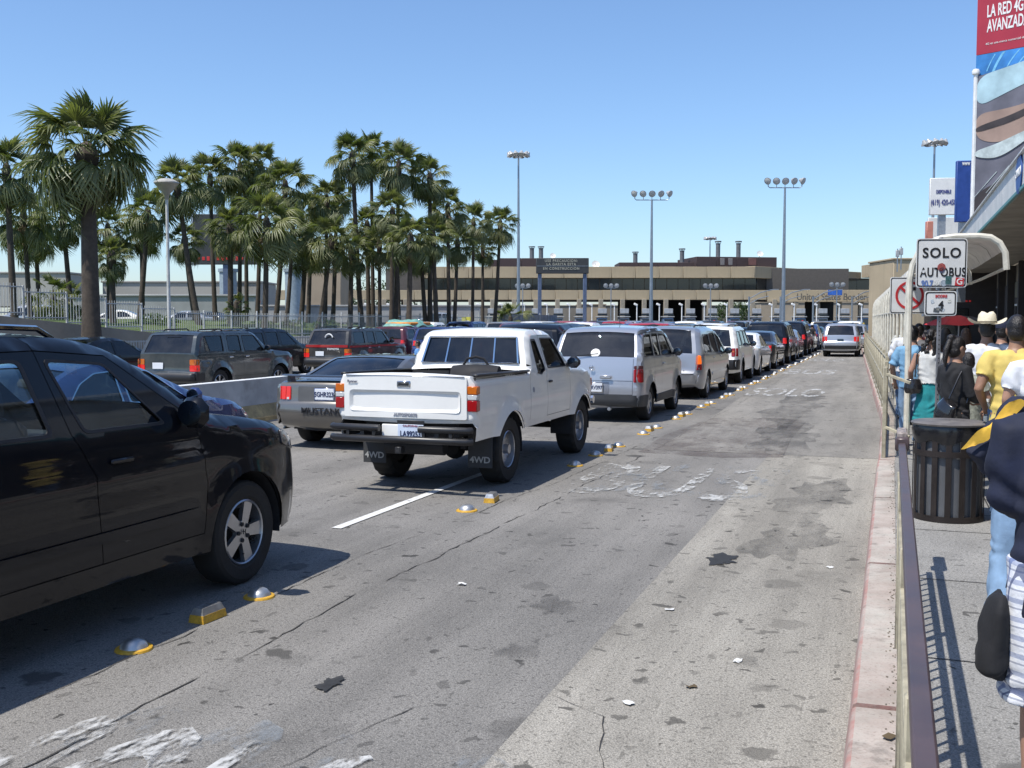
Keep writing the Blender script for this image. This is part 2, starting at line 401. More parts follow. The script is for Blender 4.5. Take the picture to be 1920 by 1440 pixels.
# kerb with faded red paint
def kerb_mat(name, red):
    m, nt, p = newmat(name); v = coords(nt)
    base = mix(nt, rng_map(nt, noise(nt, v, 2.5, 6, .65), .3, .7), (.27, .245, .21), (.47, .44, .39))
    base = mix(nt, rng_map(nt, noise(nt, v, 60, 3), .55, .75, 0, .5), base, (.12, .10, .085))
    mk = rng_map(nt, mth(nt, 'ADD', mth(nt, 'MULTIPLY', noise(nt, v, .8, 3), .5), mth(nt, 'MULTIPLY', noise(nt, v, 9, 7, .7), .5)), .40, .58, 0, red)
    c = mix(nt, mk, base, (.36, .15, .13))
    c = mix(nt, rng_map(nt, noise(nt, v, 3.7, 6, .7), .56, .7, 0, .7), c, (.13, .115, .10))
    nt.links.new(c, p.inputs['Base Color']); p.inputs['Roughness'].default_value = .9
    nt.links.new(bump(nt, noise(nt, v, 30, 5, .7), .5, .012), p.inputs['Normal']); return m
KERB = kerb_mat('faded_red_kerb', .75); KERBT = kerb_mat('kerb_top_concrete', .16)
kerb = struct(empty('kerb', R(0, 0, 0)))
KT = -.145
s = -4.0; i = 0
while s < 82:
    e = s + 2.95 - rng.uniform(0, .01); b0, b1 = bend(s), bend(e); j = rng.uniform(-.006, .006)
    prof = [(-.02, -.02), (0.0, .115), (.008, .142), (.024, .152), (.20, .155), (.20, -.02)]
    P = [[R(q, KT + b + x + j, z) for (x, z) in prof] for q, b in ((s, b0), (e, b1))]
    m_ = MB().grid(P); m_.add(P[0], [tuple(range(6))]); m_.add(P[1], [tuple(range(6))])
    o = m_.build('kerb_stone', KERB, kerb, ang=60); o.data.materials.append(KERBT)
    for pf in o.data.polygons: pf.material_index = 1 if pf.normal.z > .93 and pf.area > .2 else 0
    s += 3.0; i += 1
walk = MB()
P = []
for k in range(46):
    s = -6 + k * 2.2
    P.append([R(s, KT + .195 + bend(s), .15), R(s, KT + 1.5 + bend(s), .152), R(s, 12, .15)])
walk = walk.grid(P).build('sidewalk', WALK, recalc=False); struct(walk)
for k in range(14):
    s = 2.2 + k * 1.8
    crk = MB().grid([[R(s, KT + .3, .1545), R(s + .012, KT + .3, .1545)], [R(s, 5.5, .1545), R(s + .012, 5.5, .1545)]]).build('slab_joint', CRK, walk, recalc=False)
strip('slab_joint', CRK, 1.5, 30, .88, .893, .1545, walk)

# soil and litter along the railing foot
DIRT = mat('gritty_soil', (.22, .185, .15), .95, var=.4, vs=20, bmp=.8, bs=50)
rr = random.Random(5); mbd = MB()
for k in range(380):
    s = rr.uniform(1.5, 14); t = KT + .185 + rr.gauss(0, .02); sz = rr.uniform(.0015, .006)
    mbd.box(R(s, t, .156 + sz * .4), (sz * 2, sz * 1.6, sz), RZ(rr.uniform(0, 3)), sz * .3)
d_ = mbd.build('grit', DIRT); d_['kind'] = 'stuff'; d_['label'] = 'dark grit and dry soil along the railing foot'; d_['category'] = 'grit'
PAPER = mat('litter_paper', (.62, .62, .60), .8, var=.1)
LEAFD = mat('dry_leaf', (.10, .07, .035), .9, var=.3)
lit = [(gpx, lab, m_) for gpx, lab, m_ in (
    ((8.35, -.42), 'crumpled white paper scrap in the gutter by the kerb', PAPER), ((6.75, -1.35), 'small white paper scrap on the pale concrete strip', PAPER),
    ((5.85, -.78), 'pale flattened bottle cap on the concrete strip', PAPER), ((5.0, -1.2), 'tiny white paper chip near the asphalt joint', PAPER),
    ((4.6, .02), 'curled dry leaf on top of the kerb', LEAFD), ((5.35, -.95), 'brown paper bit on the concrete strip', LEAFD), ((6.9, -2.9), 'white flake of paper on the asphalt', PAPER))]
for (s, t), lab, m_ in lit:
    z = .158 if t > -.2 else .006; a = rr.uniform(0, 6); sz = .028
    P = [[Vector((x * sz + rr.uniform(-.006, .006), y * sz * .7 + rr.uniform(-.006, .006), rr.uniform(.001, .014))) for y in (-1, 0, 1)] for x in (-1, 0, 1)]
    o = MB().grid(P).build('litter_scrap', m_, None, R(s, t, z), (0, 0, a), recalc=False); tag(o, lab, 'litter', 'litter on the road')

# lane divider studs: domes and trapezoid blocks
YEL = mat('yellow_stud_paint', (.58, .33, .03), .5, var=.2, vs=30, dirt=.6)
SIL = mat('stud_steel', (.50, .50, .49), .38, .8, var=.12, vs=20)
mb = MB().lathe([(.11, .0), (.105, .012), (.078, .016)], 20); DOME_B = mb.mesh('base_plate', YEL)
mb = MB().lathe([(.082, .012), (.075, .034), (.055, .055), (.028, .067), (.0005, .07)], 20); DOME_T = mb.mesh('steel_dome', SIL)
def trap(l0, w0, l1, w1, z0, z1):
    return [(-w0, -l0, z0), (w0, -l0, z0), (w0, l0, z0), (-w0, l0, z0), (-w1, -l1, z1), (w1, -l1, z1), (w1, l1, z1), (-w1, l1, z1)], [(0, 1, 2, 3), (4, 5, 6, 7), (0, 1, 5, 4), (1, 2, 6, 5), (2, 3, 7, 6), (3, 0, 4, 7)]
mb = MB(); mb.add(*trap(.115, .06, .108, .053, 0, .05)); BLK_B = mb.mesh('yellow_base', YEL)
mb = MB(); mb.add(*trap(.106, .051, .09, .034, .049, .092)); BLK_T = mb.mesh('steel_cap', SIL)
studs = [(4.88, 0), (5.55, 1), (6.12, 0), (9.65, 0), (10.25, 1), (13.15, 0), (14.25, 0), (14.85, 1), (15.4, 0)]
q = 17.2
while q < 62: studs += [(q, 0), (q + .55, 1), (q + 1.1, 0)]; q += 2.9
ORD = ['first', 'second', 'third', 'fourth', 'fifth', 'sixth', 'seventh', 'eighth', 'ninth', 'tenth', 'eleventh', 'twelfth', 'thirteenth', 'fourteenth', 'fifteenth', 'sixteenth', 'seventeenth', 'eighteenth', 'nineteenth', 'twentieth']
def ordn(n):
    if n <= 20: return ORD[n - 1]
    if n < 30: return 'twenty-' + ORD[n - 21]
    return {3: 'thirt', 4: 'fort', 5: 'fift', 6: 'sixt', 7: 'sevent'}[n // 10] + ('ieth' if n % 10 == 0 else 'y-' + ORD[n % 10 - 1])
nd0 = nb0 = 0
for (s, kind) in studs:
    t = -4.14 + .24 * min(1, max(0, s - 5) / 8) + rng.uniform(-.03, .03)
    e = empty('lane_stud', R(s, t, .001), HEAD + rng.uniform(-.15, .15))
    if kind: nb0 += 1; link('yellow_base', BLK_B, e); link('steel_cap', BLK_T, e); lab = f'yellow steel-capped trapezoid stud, {ordn(nb0)} block from the camera along the bus lane'
    else: nd0 += 1; link('base_plate', DOME_B, e); link('steel_dome', DOME_T, e); lab = f'steel dome stud on yellow plate, {ordn(nd0)} dome from the camera along the bus lane'
    tag(e, lab, 'road stud', 'studs dividing the bus lane')

# concrete jersey barrier
BARR = mat('barrier_concrete', (.42, .40, .37), .9, var=.25, vs=1.3, bmp=.3, dirt=.35)
BARY = mat('barrier_yellow_band', (.36, .27, .13), .85, var=.4, vs=3, dirt=.6)
for k in range(9):
    s0 = -6 + k * 6.0; e = empty('concrete_barrier', R(s0 + 3, -11.35, 0), HEAD)
    pr = [(-.30, 0), (-.30, .10), (-.17, .34), (-.10, .80), (.10, .80), (.17, .34), (.30, .10), (.30, 0)]
    MB().prism(pr, 5.97, Matrix.Rotation(math.pi / 2, 4, 'X') @ T(0, 0, -2.985)).build('concrete_block', BARR, e, ang=20)
    pr2 = [(.305, .03), (.305, .10), (.178, .335), (.172, .335), (.295, .10), (.295, .03)]
    MB().prism(pr2, 5.9, Matrix.Rotation(math.pi / 2, 4, 'X') @ T(0, 0, -2.95)).build('yellow_band', BARY, e, ang=20)
    MB().box((0, 0, .805), (.2, 5.95, .012), None, .004).build('white_cap', WHITEP, e)
    tag(e, f'{ordn(k + 1)} length of grey concrete barrier with yellow foot between the lanes', 'barrier', 'concrete barriers between the lanes')
# ------------------------------------------------------------------ vehicles: a shell inflated from side view outlines
def subdiv(loop, g, closed=True):
    out = []; n = len(loop)
    for i in range(n if closed else n - 1):
        a, b = loop[i], loop[(i + 1) % n]; d = math.hypot(b[0] - a[0], b[1] - a[1]); m = max(1, int(math.ceil(d / g)))
        for k in range(m): out.append((a[0] + (b[0] - a[0]) * k / m, a[1] + (b[1] - a[1]) * k / m))
    if not closed: out.append(tuple(loop[-1][:2]))
    return out
def rounded(pts, r=.05, closed=False, seg=4):
    n = len(pts); out = []
    for i, p in enumerate(pts):
        if not closed and i in (0, n - 1): out.append((p[0], p[1])); continue
        a, b = pts[i - 1], pts[(i + 1) % n]; rr_ = p[2] if len(p) > 2 else r
        da = math.hypot(a[0] - p[0], a[1] - p[1]); db = math.hypot(b[0] - p[0], b[1] - p[1])
        d1 = min(rr_, da * .45); d2 = min(rr_, db * .45)
        A = (p[0] + (a[0] - p[0]) * d1 / da, p[1] + (a[1] - p[1]) * d1 / da); B = (p[0] + (b[0] - p[0]) * d2 / db, p[1] + (b[1] - p[1]) * d2 / db)
        for k in range(seg + 1):
            t = k / seg
            out.append(((1 - t) ** 2 * A[0] + 2 * t * (1 - t) * p[0] + t * t * B[0], (1 - t) ** 2 * A[1] + 2 * t * (1 - t) * p[1] + t * t * B[1]))
    return out
def inside(poly, X, Y):
    P = np.array(poly); r = np.zeros(len(X), bool); j = len(P) - 1
    for i in range(len(P)):
        c = ((P[i, 1] > Y) != (P[j, 1] > Y)); dy = P[j, 1] - P[i, 1]
        if abs(dy) > 1e-12: r ^= c & (X < (P[j, 0] - P[i, 0]) * (Y - P[i, 1]) / dy + P[i, 0])
        j = i
    return r
def segdist(poly, X, Y):
    P = np.array(poly); d = np.full(len(X), 9.0)
    for i in range(len(P) - 1):
        a, b = P[i], P[i + 1]; ab = b - a; L2 = max(ab @ ab, 1e-12)
        t = np.clip(((X - a[0]) * ab[0] + (Y - a[1]) * ab[1]) / L2, 0, 1)
        d = np.minimum(d, np.hypot(X - a[0] - t * ab[0], Y - a[1] - t * ab[1]))
    return d
def fill2d(outer, holes=(), g=.08, lines=()):
    V = []; E = []
    for lp in [outer] + list(holes):
        q = subdiv(lp, g); b = len(V); V += q; E += [(b + i, b + (i + 1) % len(q)) for i in range(len(q))]
    for ln in lines:
        q = subdiv(ln, g, False); b = len(V); V += q; E += [(b + i, b + i + 1) for i in range(len(q) - 1)]
    B = np.array(V); o = np.array(outer)
    gx = np.arange(o[:, 0].min() + g * .5, o[:, 0].max(), g); gy = np.arange(o[:, 1].min() + g * .5, o[:, 1].max(), g)
    if len(gx) and len(gy):
        X, Y = [a.ravel() for a in np.meshgrid(gx, gy)]
        k = inside(outer, X, Y)
        for h in holes: k &= ~inside(h, X, Y)
        X, Y = X[k], Y[k]
        if len(X):
            D = np.full(len(X), 9.)
            for i in range(0, len(B), 64):
                D = np.minimum(D, np.hypot(X[:, None] - B[None, i:i + 64, 0], Y[:, None] - B[None, i:i + 64, 1]).min(1))
            V += [(x, y) for x, y, d in zip(X, Y, D) if d > g * .45]
    r = geometry.delaunay_2d_cdt([Vector(p[:2]) for p in V], E, [], 0, 1e-5)
    vv = np.array([(p.x, p.y) for p in r[0]]); tr = np.array([f for f in r[2] if len(f) == 3])
    c = vv[tr].mean(1); k = inside(outer, c[:, 0], c[:, 1])
    for h in holes: k &= ~inside(h, c[:, 0], c[:, 1])
    return vv, tr[k]

WHEELS = {}
def wheel_meshes(Rr, wd, style):
    key = (Rr, wd, style)
    if key in WHEELS: return WHEELS[key]
    M = RY(math.pi / 2); hw = wd / 2; rim = Rr * (.56 if style == 'steel' else .64)
    prof = [(rim, -hw * .82), (rim + .02, -hw * .95), (Rr * .90, -hw), (Rr * .97, -hw * .88), (Rr, -hw * .7), (Rr, hw * .7), (Rr * .97, hw * .88), (Rr * .90, hw), (rim + .02, hw * .95), (rim, hw * .82), (rim * .96, hw * .5), (rim * .9, -hw * .6), (.001, -hw * .6)]
    mb = MB()
    if style == 'steel':                       # knobbly mud tyre
        n = 72; vs = []; fs = []; m = len(prof)
        for k in range(n):
            a = 2 * math.pi * k / n
            for j, (r, z) in enumerate(prof):
                if 3 <= j <= 6 and (k % 4 < 2) ^ (j > 4): r -= .017
                vs.append(M @ Vector((r * math.cos(a), r * math.sin(a), z)))
        for k in range(n):
            for j in range(m - 1): fs.append((k * m + j, ((k + 1) % n) * m + j, ((k + 1) % n) * m + j + 1, k * m + j + 1))
        mb.add(vs, fs)
    else: mb.lathe(prof, 32, M)
    tyre = mb.mesh('wheel', RUBBER, 30)
    rb = MB(); rb.lathe([(rim * .99, hw * .84), (rim * .95, hw * .9), (rim * .92, hw * .84), (rim * .90, hw * .3), (rim * .88, hw * .1)], 32, M)
    def pl(poly, h, a, z0): rb.prism(poly, h, M @ RZ(a), z0)
    if style == 'spoke5':
        for k in range(5):
            pl([(rim * .12, -.035), (rim * .93, -.052), (rim * .93, .052), (rim * .12, .035)], hw * .3, k * 2 * math.pi / 5 + .3, hw * .46)
        rb.lathe([(rim * .36, hw * .5), (rim * .35, hw * .74), (.001, hw * .78)], 24, M)
    elif style == 'steel':
        rb.lathe([(rim * .9, hw * .2), (rim * .72, hw * .42), (rim * .60, hw * .30)], 32, M)
        for k in range(12):
            pl([(rim * .42, -.028), (rim * .70, -.020), (rim * .70, .020), (rim * .42, .028)], .02, k * math.pi / 6, hw * .30)
        rb.lathe([(rim * .46, hw * .28), (rim * .44, hw * .45), (rim * .26, hw * .5), (rim * .24, hw * .95), (.001, hw * .98)], 24, M)
    else:
        ns = {'multi7': 7, 'multi9': 9}.get(style, 6)
        for k in range(ns):
            pl([(rim * .15, -.022), (rim * .93, -.030), (rim * .93, .030), (rim * .15, .022)], hw * .25, k * 2 * math.pi / ns, hw * .5)
        rb.lathe([(rim * .28, hw * .5), (rim * .26, hw * .8), (.001, hw * .82)], 20, M)
    rimm = rb.mesh('rim', ALLOY, 30)
    WHEELS[key] = (tyre, rimm); return WHEELS[key]

class Shell:
    def __init__(self, sp):
        self.sp = sp; self.L = sp['L']; self.W = sp['W'] / 2
        self.g = sp.get('g', .075)
        self.out = subdiv(rounded(sp['outline'], sp.get('or', .06)), self.g, False)
        self.belt = np.array(sp['belt']); self.tum = sp.get('tum', .30)
        (self.ur, self.uf, self.Rw) = sp['wheels']; self.aR = sp.get('aR', self.Rw + .07); self.zb = sp.get('zb', .28)
        self.rr = sp.get('rr', .07)
    def hw(self, U, Z):
        U = np.asarray(U, float); Z = np.asarray(Z, float); sp = self.sp; L = self.L
        zb = np.interp(U, self.belt[:, 0], self.belt[:, 1])
        y = np.full(U.shape, self.W)
        y -= np.maximum(0, Z - zb) * self.tum
        y -= sp.get('barrel', 0) * ((Z - .98) / .4) ** 2 * (Z < zb)
        y -= .05 * np.clip((.62 - Z) / .4, 0, 1) ** 2 + .018 * np.clip((Z - .75) / .4, 0, 1) ** 2
        r0, pr = sp.get('rear', (.35, .06)); f0, pf = sp.get('front', (.75, .14))
        y -= pr * np.clip((r0 - U) / r0, 0, 1) ** 2.4 + pf * np.clip((U - (L - f0)) / f0, 0, 1) ** 2.2
        fl = sp.get('flare', .0)
        if fl:
            for uc in (self.ur, self.uf):
                dd = np.hypot(U - uc, Z - self.Rw); y += fl * np.exp(-((dd - self.aR) / .09) ** 2)
        cr = sp.get('crease')
        if cr: y += .012 * np.exp(-((Z - cr) / .05) ** 2)
        d = segdist(self.out, U.ravel(), Z.ravel()).reshape(U.shape); q = np.clip(self.rr - d, 0, self.rr)
        return y - (self.rr - np.sqrt(self.rr ** 2 - q ** 2))
    def lower(self):
        """bottom edge with wheel arches, front to rear"""
        zb, Rw = self.zb, self.Rw; o = []
        o.append((self.out[-1][0] - .02, zb))
        for uc in (self.uf, self.ur):
            a0 = math.asin(max(-1, min(1, (zb - Rw) / self.aR)))
            for k in range(17):
                a = a0 + (math.pi - 2 * a0) * k / 16; o.append((uc + self.aR * math.cos(a), Rw + self.aR * math.sin(a)))
        o.append((self.out[0][0] + .02, zb)); return o
    def side_mesh(self, vv, tr, off=0.0, both=True):
        mb = MB(); Y = self.hw(vv[:, 0], vv[:, 1]) + off
        for sg in ((1, -1) if both is True else (both,)):
            mb.add([(sg * y, u - self.L / 2, z) for (u, z), y in zip(vv, Y)], [tuple(t) if sg > 0 else tuple(t[::-1]) for t in tr])
        return mb
    def side_patch(self, poly, th=.01, both=True, g=.06, holes=()):
        vv, tr = fill2d(poly, holes, g); mb = MB(); Y = self.hw(vv[:, 0], vv[:, 1])
        cnt = {}
        for t in tr:
            for a, b in ((t[0], t[1]), (t[1], t[2]), (t[2], t[0])): cnt.setdefault((min(a, b), max(a, b)), []).append((a, b))
        for sg in ((1, -1) if both is True else (both,)):
            n = len(vv)
            vs = [(sg * (y + th), u - self.L / 2, z) for (u, z), y in zip(vv, Y)] + [(sg * (y - .004), u - self.L / 2, z) for (u, z), y in zip(vv, Y)]
            fs = [tuple(t) for t in tr] + [(e[0][0], e[0][1], e[0][1] + n, e[0][0] + n) for e in cnt.values() if len(e) == 1]
            mb.add(vs, fs)
        return mb
    def end_u(self, z, rear=True):
        o = np.array(self.out); k = int(o[:, 1].argmax())
        s = o[:k + 1] if rear else o[k:][::-1]
        return np.interp(z, np.maximum.accumulate(s[:, 1]), s[:, 0])
    def end_patch(self, poly, th=.012, rear=True, g=.06, holes=()):
        """slab lying on the rear (or front) face; poly in (y,z)"""
        vv, tr = fill2d(poly, holes, g); sg = -1 if rear else 1
        u = self.end_u(vv[:, 1], rear); h = np.maximum(self.hw(u, vv[:, 1]), .2); v = np.clip(vv[:, 0] / h, -1, 1)
        bul = self.sp.get('rbul', .05) if rear else self.sp.get('fbul', .10)
        uu = u + sg * bul * (1 - v ** 2)
        over = np.maximum(0, np.abs(vv[:, 0]) - h)          # wraps round the corner
        uu = uu - sg * over * 1.5
        n = len(vv); cnt = {}
        for t in tr:
            for a, b in ((t[0], t[1]), (t[1], t[2]), (t[2], t[0])): cnt.setdefault((min(a, b), max(a, b)), []).append((a, b))
        vs = [(y, q + sg * th - self.L / 2, z) for (y, z), q in zip(vv, uu)] + [(y, q - sg * .01 - self.L / 2, z) for (y, z), q in zip(vv, uu)]
        return MB().add(vs, [tuple(t) for t in tr] + [(e[0][0], e[0][1], e[0][1] + n, e[0][0] + n) for e in cnt.values() if len(e) == 1])
    def parts(self):
        """list of (name, mesh, material key)"""
        if hasattr(self, '_parts'): return self._parts
        sp = self.sp; L = self.L; res = []; near = sp.get('near', False)
        outer = self.out + self.lower()
        wins = [rounded(w_, sp.get('wr', .04), True, 3) for w_ in sp['wins']]
        cuts = sp.get('cuts', []) if near else []; lines = []; GAP = .0032
        for ct in cuts:
            for e in (-GAP, GAP): lines.append([(u + e, z) for u, z in ct])
        sill = sp.get('sill', self.zb + .09); rail = sp.get('rail')
        if cuts:
            u0, u1 = min(q[0] for q in cuts[0]) - .6, max(q[0] for q in cuts[-1]) + .6
            for e in (-GAP, GAP): lines.append([(u0, sill + e), (u1, sill + e)])
            if rail:
                for e in (-GAP, GAP): lines.append([(u, z + e) for u, z in rail])
        vv, tr = fill2d(outer, wins, self.g, lines)
        c = vv[tr].mean(1); pan = np.zeros(len(tr), int); drop = np.zeros(len(tr), bool)
        for ct in cuts:
            zc = [p[1] for p in ct]; uc = np.interp(c[:, 1], zc, [p[0] for p in ct])
            pan += (c[:, 0] > uc); drop |= (np.abs(c[:, 0] - uc) < GAP) & (c[:, 1] > sill)
        names = sp.get('panels', ['body'] * (len(cuts) + 1)) if cuts else ['body']
        isdoor = np.array([names[k] == 'door' for k in pan])
        inz = c[:, 1] > sill
        if rail is not None and cuts:
            rz = np.interp(c[:, 0], [p[0] for p in rail], [p[1] for p in rail]); inz &= c[:, 1] < rz; drop |= isdoor & (np.abs(c[:, 1] - rz) < GAP)
        if cuts: drop |= isdoor & (np.abs(c[:, 1] - sill) < GAP)
        isdoor &= inz
        if cuts: res.append(('gap_backing', self.side_mesh(vv, tr, -.028).mesh('gap_backing', None, 40), 'under'))  # black inner shell added to keep daylight out of the door gaps
        mb = self.side_mesh(vv, tr[~drop & ~isdoor])
        for k in range(len(names)):
            if names[k] == 'door':
                for sg in (1, -1):
                    q = ~drop & isdoor & (pan == k)
                    res.append(('door', self.side_mesh(vv, tr[q], 0, sg).mesh('door', None, 40), 'paint'))
        # ribbon over the top, front and back
        o = np.array(self.out); tg = np.gradient(o, axis=0); tg /= np.linalg.norm(tg, axis=1)[:, None] + 1e-9
        nrm = np.stack([-tg[:, 1], tg[:, 0]], 1); H = self.hw(o[:, 0], o[:, 1]); K = len(o)
        vg = sp.get('vg', .87); vl = [-1, -.97, -vg] + list(np.linspace(-vg, vg, 9 if near else 5)[1:-1]) + [vg, .97, 1]
        kmax = int(o[:, 1].argmax()); P = []
        for k in range(K):
            nx, nz = nrm[k]; rear = k < kmax
            bul = abs(nx) * (sp.get('rbul', .05) if rear else sp.get('fbul', .10)) + abs(nz) * sp.get('crown', .025)
            P.append([(v * H[k], o[k, 0] + nx * bul * (1 - v * v) - L / 2, o[k, 1] + nz * bul * (1 - v * v)) for v in vl])
        P = np.array(P); gl = {}
        bf = []
        for k in range(K - 1):
            um, zm = (o[k] + o[k + 1]) / 2
            for j in range(len(vl) - 1):
                vm = (vl[j] + vl[j + 1]) / 2; q = 'body'
                if abs(vm) < vg:
                    for nm, (a, b, z0, z1) in sp.get('glz', {}).items():
                        if a < um < b and z0 < zm < z1: q = nm
                for (a, b, z0, z1) in sp.get('open', []):
                    if a < um < b and z0 < zm < z1: q = None
                f = ((k, j), (k, j + 1), (k + 1, j + 1), (k + 1, j))
                if q == 'body': bf.append(f)
                elif q: gl.setdefault(q, []).append((f, k, j))
        NV = len(vl); flat = [tuple(p) for p in P.reshape(-1, 3)]
        mb.add(flat, [tuple(a * NV + b for a, b in f) for f in bf])
        res.insert(0, ('body', mb.mesh('body', None, 40), 'paint'))
        for nm, fl in gl.items():
            m2 = MB(); pts = flat
            ins = []
            for k in range(K):
                nx, nz = nrm[k]
                for j in range(NV): p = P[k, j]; ins.append((p[0], p[1] - nx * .010, p[2] - nz * .010))
            used = sorted({a * NV + b for f, _, _ in fl for a, b in f}); mp = {a: i for i, a in enumerate(used)}
            m2.add([ins[a] for a in used], [tuple(mp[a * NV + b] for a, b in f) for f, _, _ in fl])
            res.append((nm, m2.mesh(nm, None, 60), 'glass_r' if nm == 'rear_window' else 'glass_f'))
            # black frit frame round the pane
            ks = [k for _, k, _ in fl]
        for i, w_ in enumerate(wins):
            v2, t2 = fill2d(w_, (), self.g * 1.6)
            if near or sp.get('mid'):
                for sg in (1, -1): res.append(('window', self.side_mesh(v2, t2, -.012, sg).mesh('window', None, 60), 'glass_s'))
                if sp.get('frames', True):
                    inner = rounded([(p[0] + (sum(q[0] for q in sp['wins'][i]) / len(sp['wins'][i]) - p[0]) * .07, p[1] + (sum(q[1] for q in sp['wins'][i]) / len(sp['wins'][i]) - p[1]) * .09) for p in sp['wins'][i]], .04, True, 3)
                    [res.append(('window_seal', self.side_patch(w_, .003, sg, .1, [inner]).mesh('window_seal', None, 40), sp.get('sealmat', 'black'))) for sg in (1, -1)]
            else: [gl.setdefault(f'_s{sg}', MB()).add(*(lambda m_: (m_.v, m_.f))(self.side_mesh(v2, t2, -.012, sg))) for sg in (1, -1)]
        for sg in (1, -1):
            if f'_s{sg}' in gl: res.append(('side_windows', gl[f'_s{sg}'].mesh('side_windows', None, 60), 'glass_s'))
        # underside, wheel wells, floor
        ub = MB(); ub.box((0, 0, self.zb + .10), (self.W * 1.35, L * .93, .16))
        ub.box((0, (L * .55) - L / 2, self.zb + .24), (self.W * 1.86, L * .55, .03))
        for uc in (self.ur, self.uf):
            for sg in (-1, 1):
                a = self.aR + .006; pr = [(a, -.30), (a, 0.0)]
                M = T(sg * (self.W - .03), uc - L / 2, self.Rw) @ (RY(math.pi / 2) if sg > 0 else RY(-math.pi / 2))
                aa = (math.radians(80), math.radians(280)) if sg > 0 else (math.radians(-100), math.radians(100)); ub.lathe(pr, 20, M, *aa); ub.lathe([(a, -.30), (.01, -.30)], 20, M, *aa)
        res.append(('underbody', ub.mesh('underbody', None, 40), 'under'))
        self._parts = res; return res

def seat_mesh():
    mb = MB(); mb.box((0, 0, .12), (.5, .5, .2), None, .06); mb.box((0, -.26, .48), (.5, .16, .62), RX(.2).to_3x3(), .06); mb.box((0, -.36, .88), (.27, .10, .2), RX(.15).to_3x3(), .04)
    return mb.mesh('seat', SEATM, 60)
SEAT = seat_mesh()

def car(shell, name, loc, rz, pm, label, cat='car', group=None, gs=GL_DARK, gr=None, gf=None, wheel='multi6', seats=True, extras=None, wheels=True, wd=.21, lit=True, mid=True):
    sp = shell.sp; L = shell.L
    e = empty(name, loc, rz); MK = {'paint': pm, 'glass_s': gs, 'glass_r': gr or gs, 'glass_f': gf or GL_MID, 'under': DARKIN, 'black': BLACK, 'chrome': CHROME}
    for nm, me, mk in shell.parts(): link(nm, me, e, mat=MK[mk])
    return finish_car(shell, e, pm, label, cat, group, wheel, seats, extras, wheels, wd)
def finish_car(shell, e, pm, label, cat, group, wheel, seats, extras, wheels, wd):
    sp = shell.sp; L = shell.L
    if wheels:
        ty, rm = wheel_meshes(shell.Rw, wd, wheel)
        for uc in (shell.ur, shell.uf):
            for sg in (1, -1):
                o = link('wheel', ty, e, (sg * (shell.W - wd / 2 - sp.get('inset', .02)), uc - L / 2, shell.Rw), (0, 0, 0 if sg > 0 else math.pi))
                link('rim', rm, o)
    if seats:
        us = sp.get('seats', (L * .52, L * .34))
        for u in us:
            for sg in (1, -1): link('seat', SEAT, e, (sg * .40, u - L / 2, sp.get('seatz', min(shell.zb + .22, max(p[1] for p in shell.out) - 1.12))))
    for ex in (sp.get('detail') or []): ex(shell, e, pm)
    for ex in (extras or []): ex(shell, e, pm)
    tag(e, label, cat, group); return e

PMESH = {}
def cached(shell, key, fn, m_):
    k = (id(shell), key)
    if k not in PMESH: PMESH[k] = fn().mesh(key.split(':')[0], m_, 40)
    return PMESH[k]
def rect(a, b, c, d): return [(a, c), (b, c), (b, d), (a, d)]
# detail makers (each returns a function(shell, root, paint))
def tail(y0, y1, z0, z1, m_=None, name='taillight', th=.015, side=None):
    def f(sh, e, pm):
        for sg in (1, -1):
            k = f'{name}:{y0}{y1}{z0}{z1}{sg}'
            link(name, cached(sh, k, lambda: sh.end_patch(rounded(rect(*sorted((sg * y0, sg * y1)), z0, z1), .025, True, 2), th), m_ or REDL), e, mat=m_ or REDL)
            if side: link(name, cached(sh, k + 's', lambda: sh.side_patch(rounded(rect(0.0 + .03, side, z0, z1), .02, True, 2), .012, sg), m_ or REDL), e, mat=m_ or REDL)
    return f
def endp(name, poly, m_, th=.012, rear=True, holes=()):
    def f(sh, e, pm):
        mm = pm if m_ == 'paint' else m_
        link(name, cached(sh, f'{name}:{poly}', lambda: sh.end_patch(poly, th, rear, .06, holes), mm), e, mat=mm)
    return f
def sidep(name, poly, m_, th=.01, both=True, holes=()):
    def f(sh, e, pm):
        mm = pm if m_ == 'paint' else m_
        for sg in ((1, -1) if both else (1,)): link(name, cached(sh, f'{name}:{poly}{sg}', lambda: sh.side_patch(poly, th, sg, .06, holes), mm), e, mat=mm)
    return f
def mirror(u, z, m_='paint', w_=.20, h_=.17):
    def f(sh, e, pm):
        for sg in (1, -1):
            y = float(sh.hw(np.array([u]), np.array([z]))[0])
            mb = MB().box((sg * (y + .11), u - sh.L / 2, z + .04), (w_, .12, h_), None, .055); mb.box((sg * (y + .02), u + .02 - sh.L / 2, z), (.08, .05, .05))
            o = mb.build('wing_mirror', pm if m_ == 'paint' else m_, e)
            MB().lathe([(1, 0), (.9, .02), (.001, .03)], 18, T(sg * (y + .11), u - .058 - sh.L / 2, z + .04) @ Matrix.Diagonal((w_ * .42, .1, h_ * .42, 1)) @ RX(math.pi / 2)).build('mirror_glass', mat('dark_mirror', (.12, .13, .15), .08, 1.0, var=.02), o)
    return f
def handles(pts, m_=BLACK, w_=.16):
    def f(sh, e, pm):
        for (u, z) in pts:
            for sg in (1, -1):
                y = float(sh.hw(np.array([u]), np.array([z]))[0])
                MB().box((sg * (y + .014), u - sh.L / 2, z), (.022, w_, .03), None, .009).build('door_handle', pm if m_ == 'paint' else m_, e)
    return f
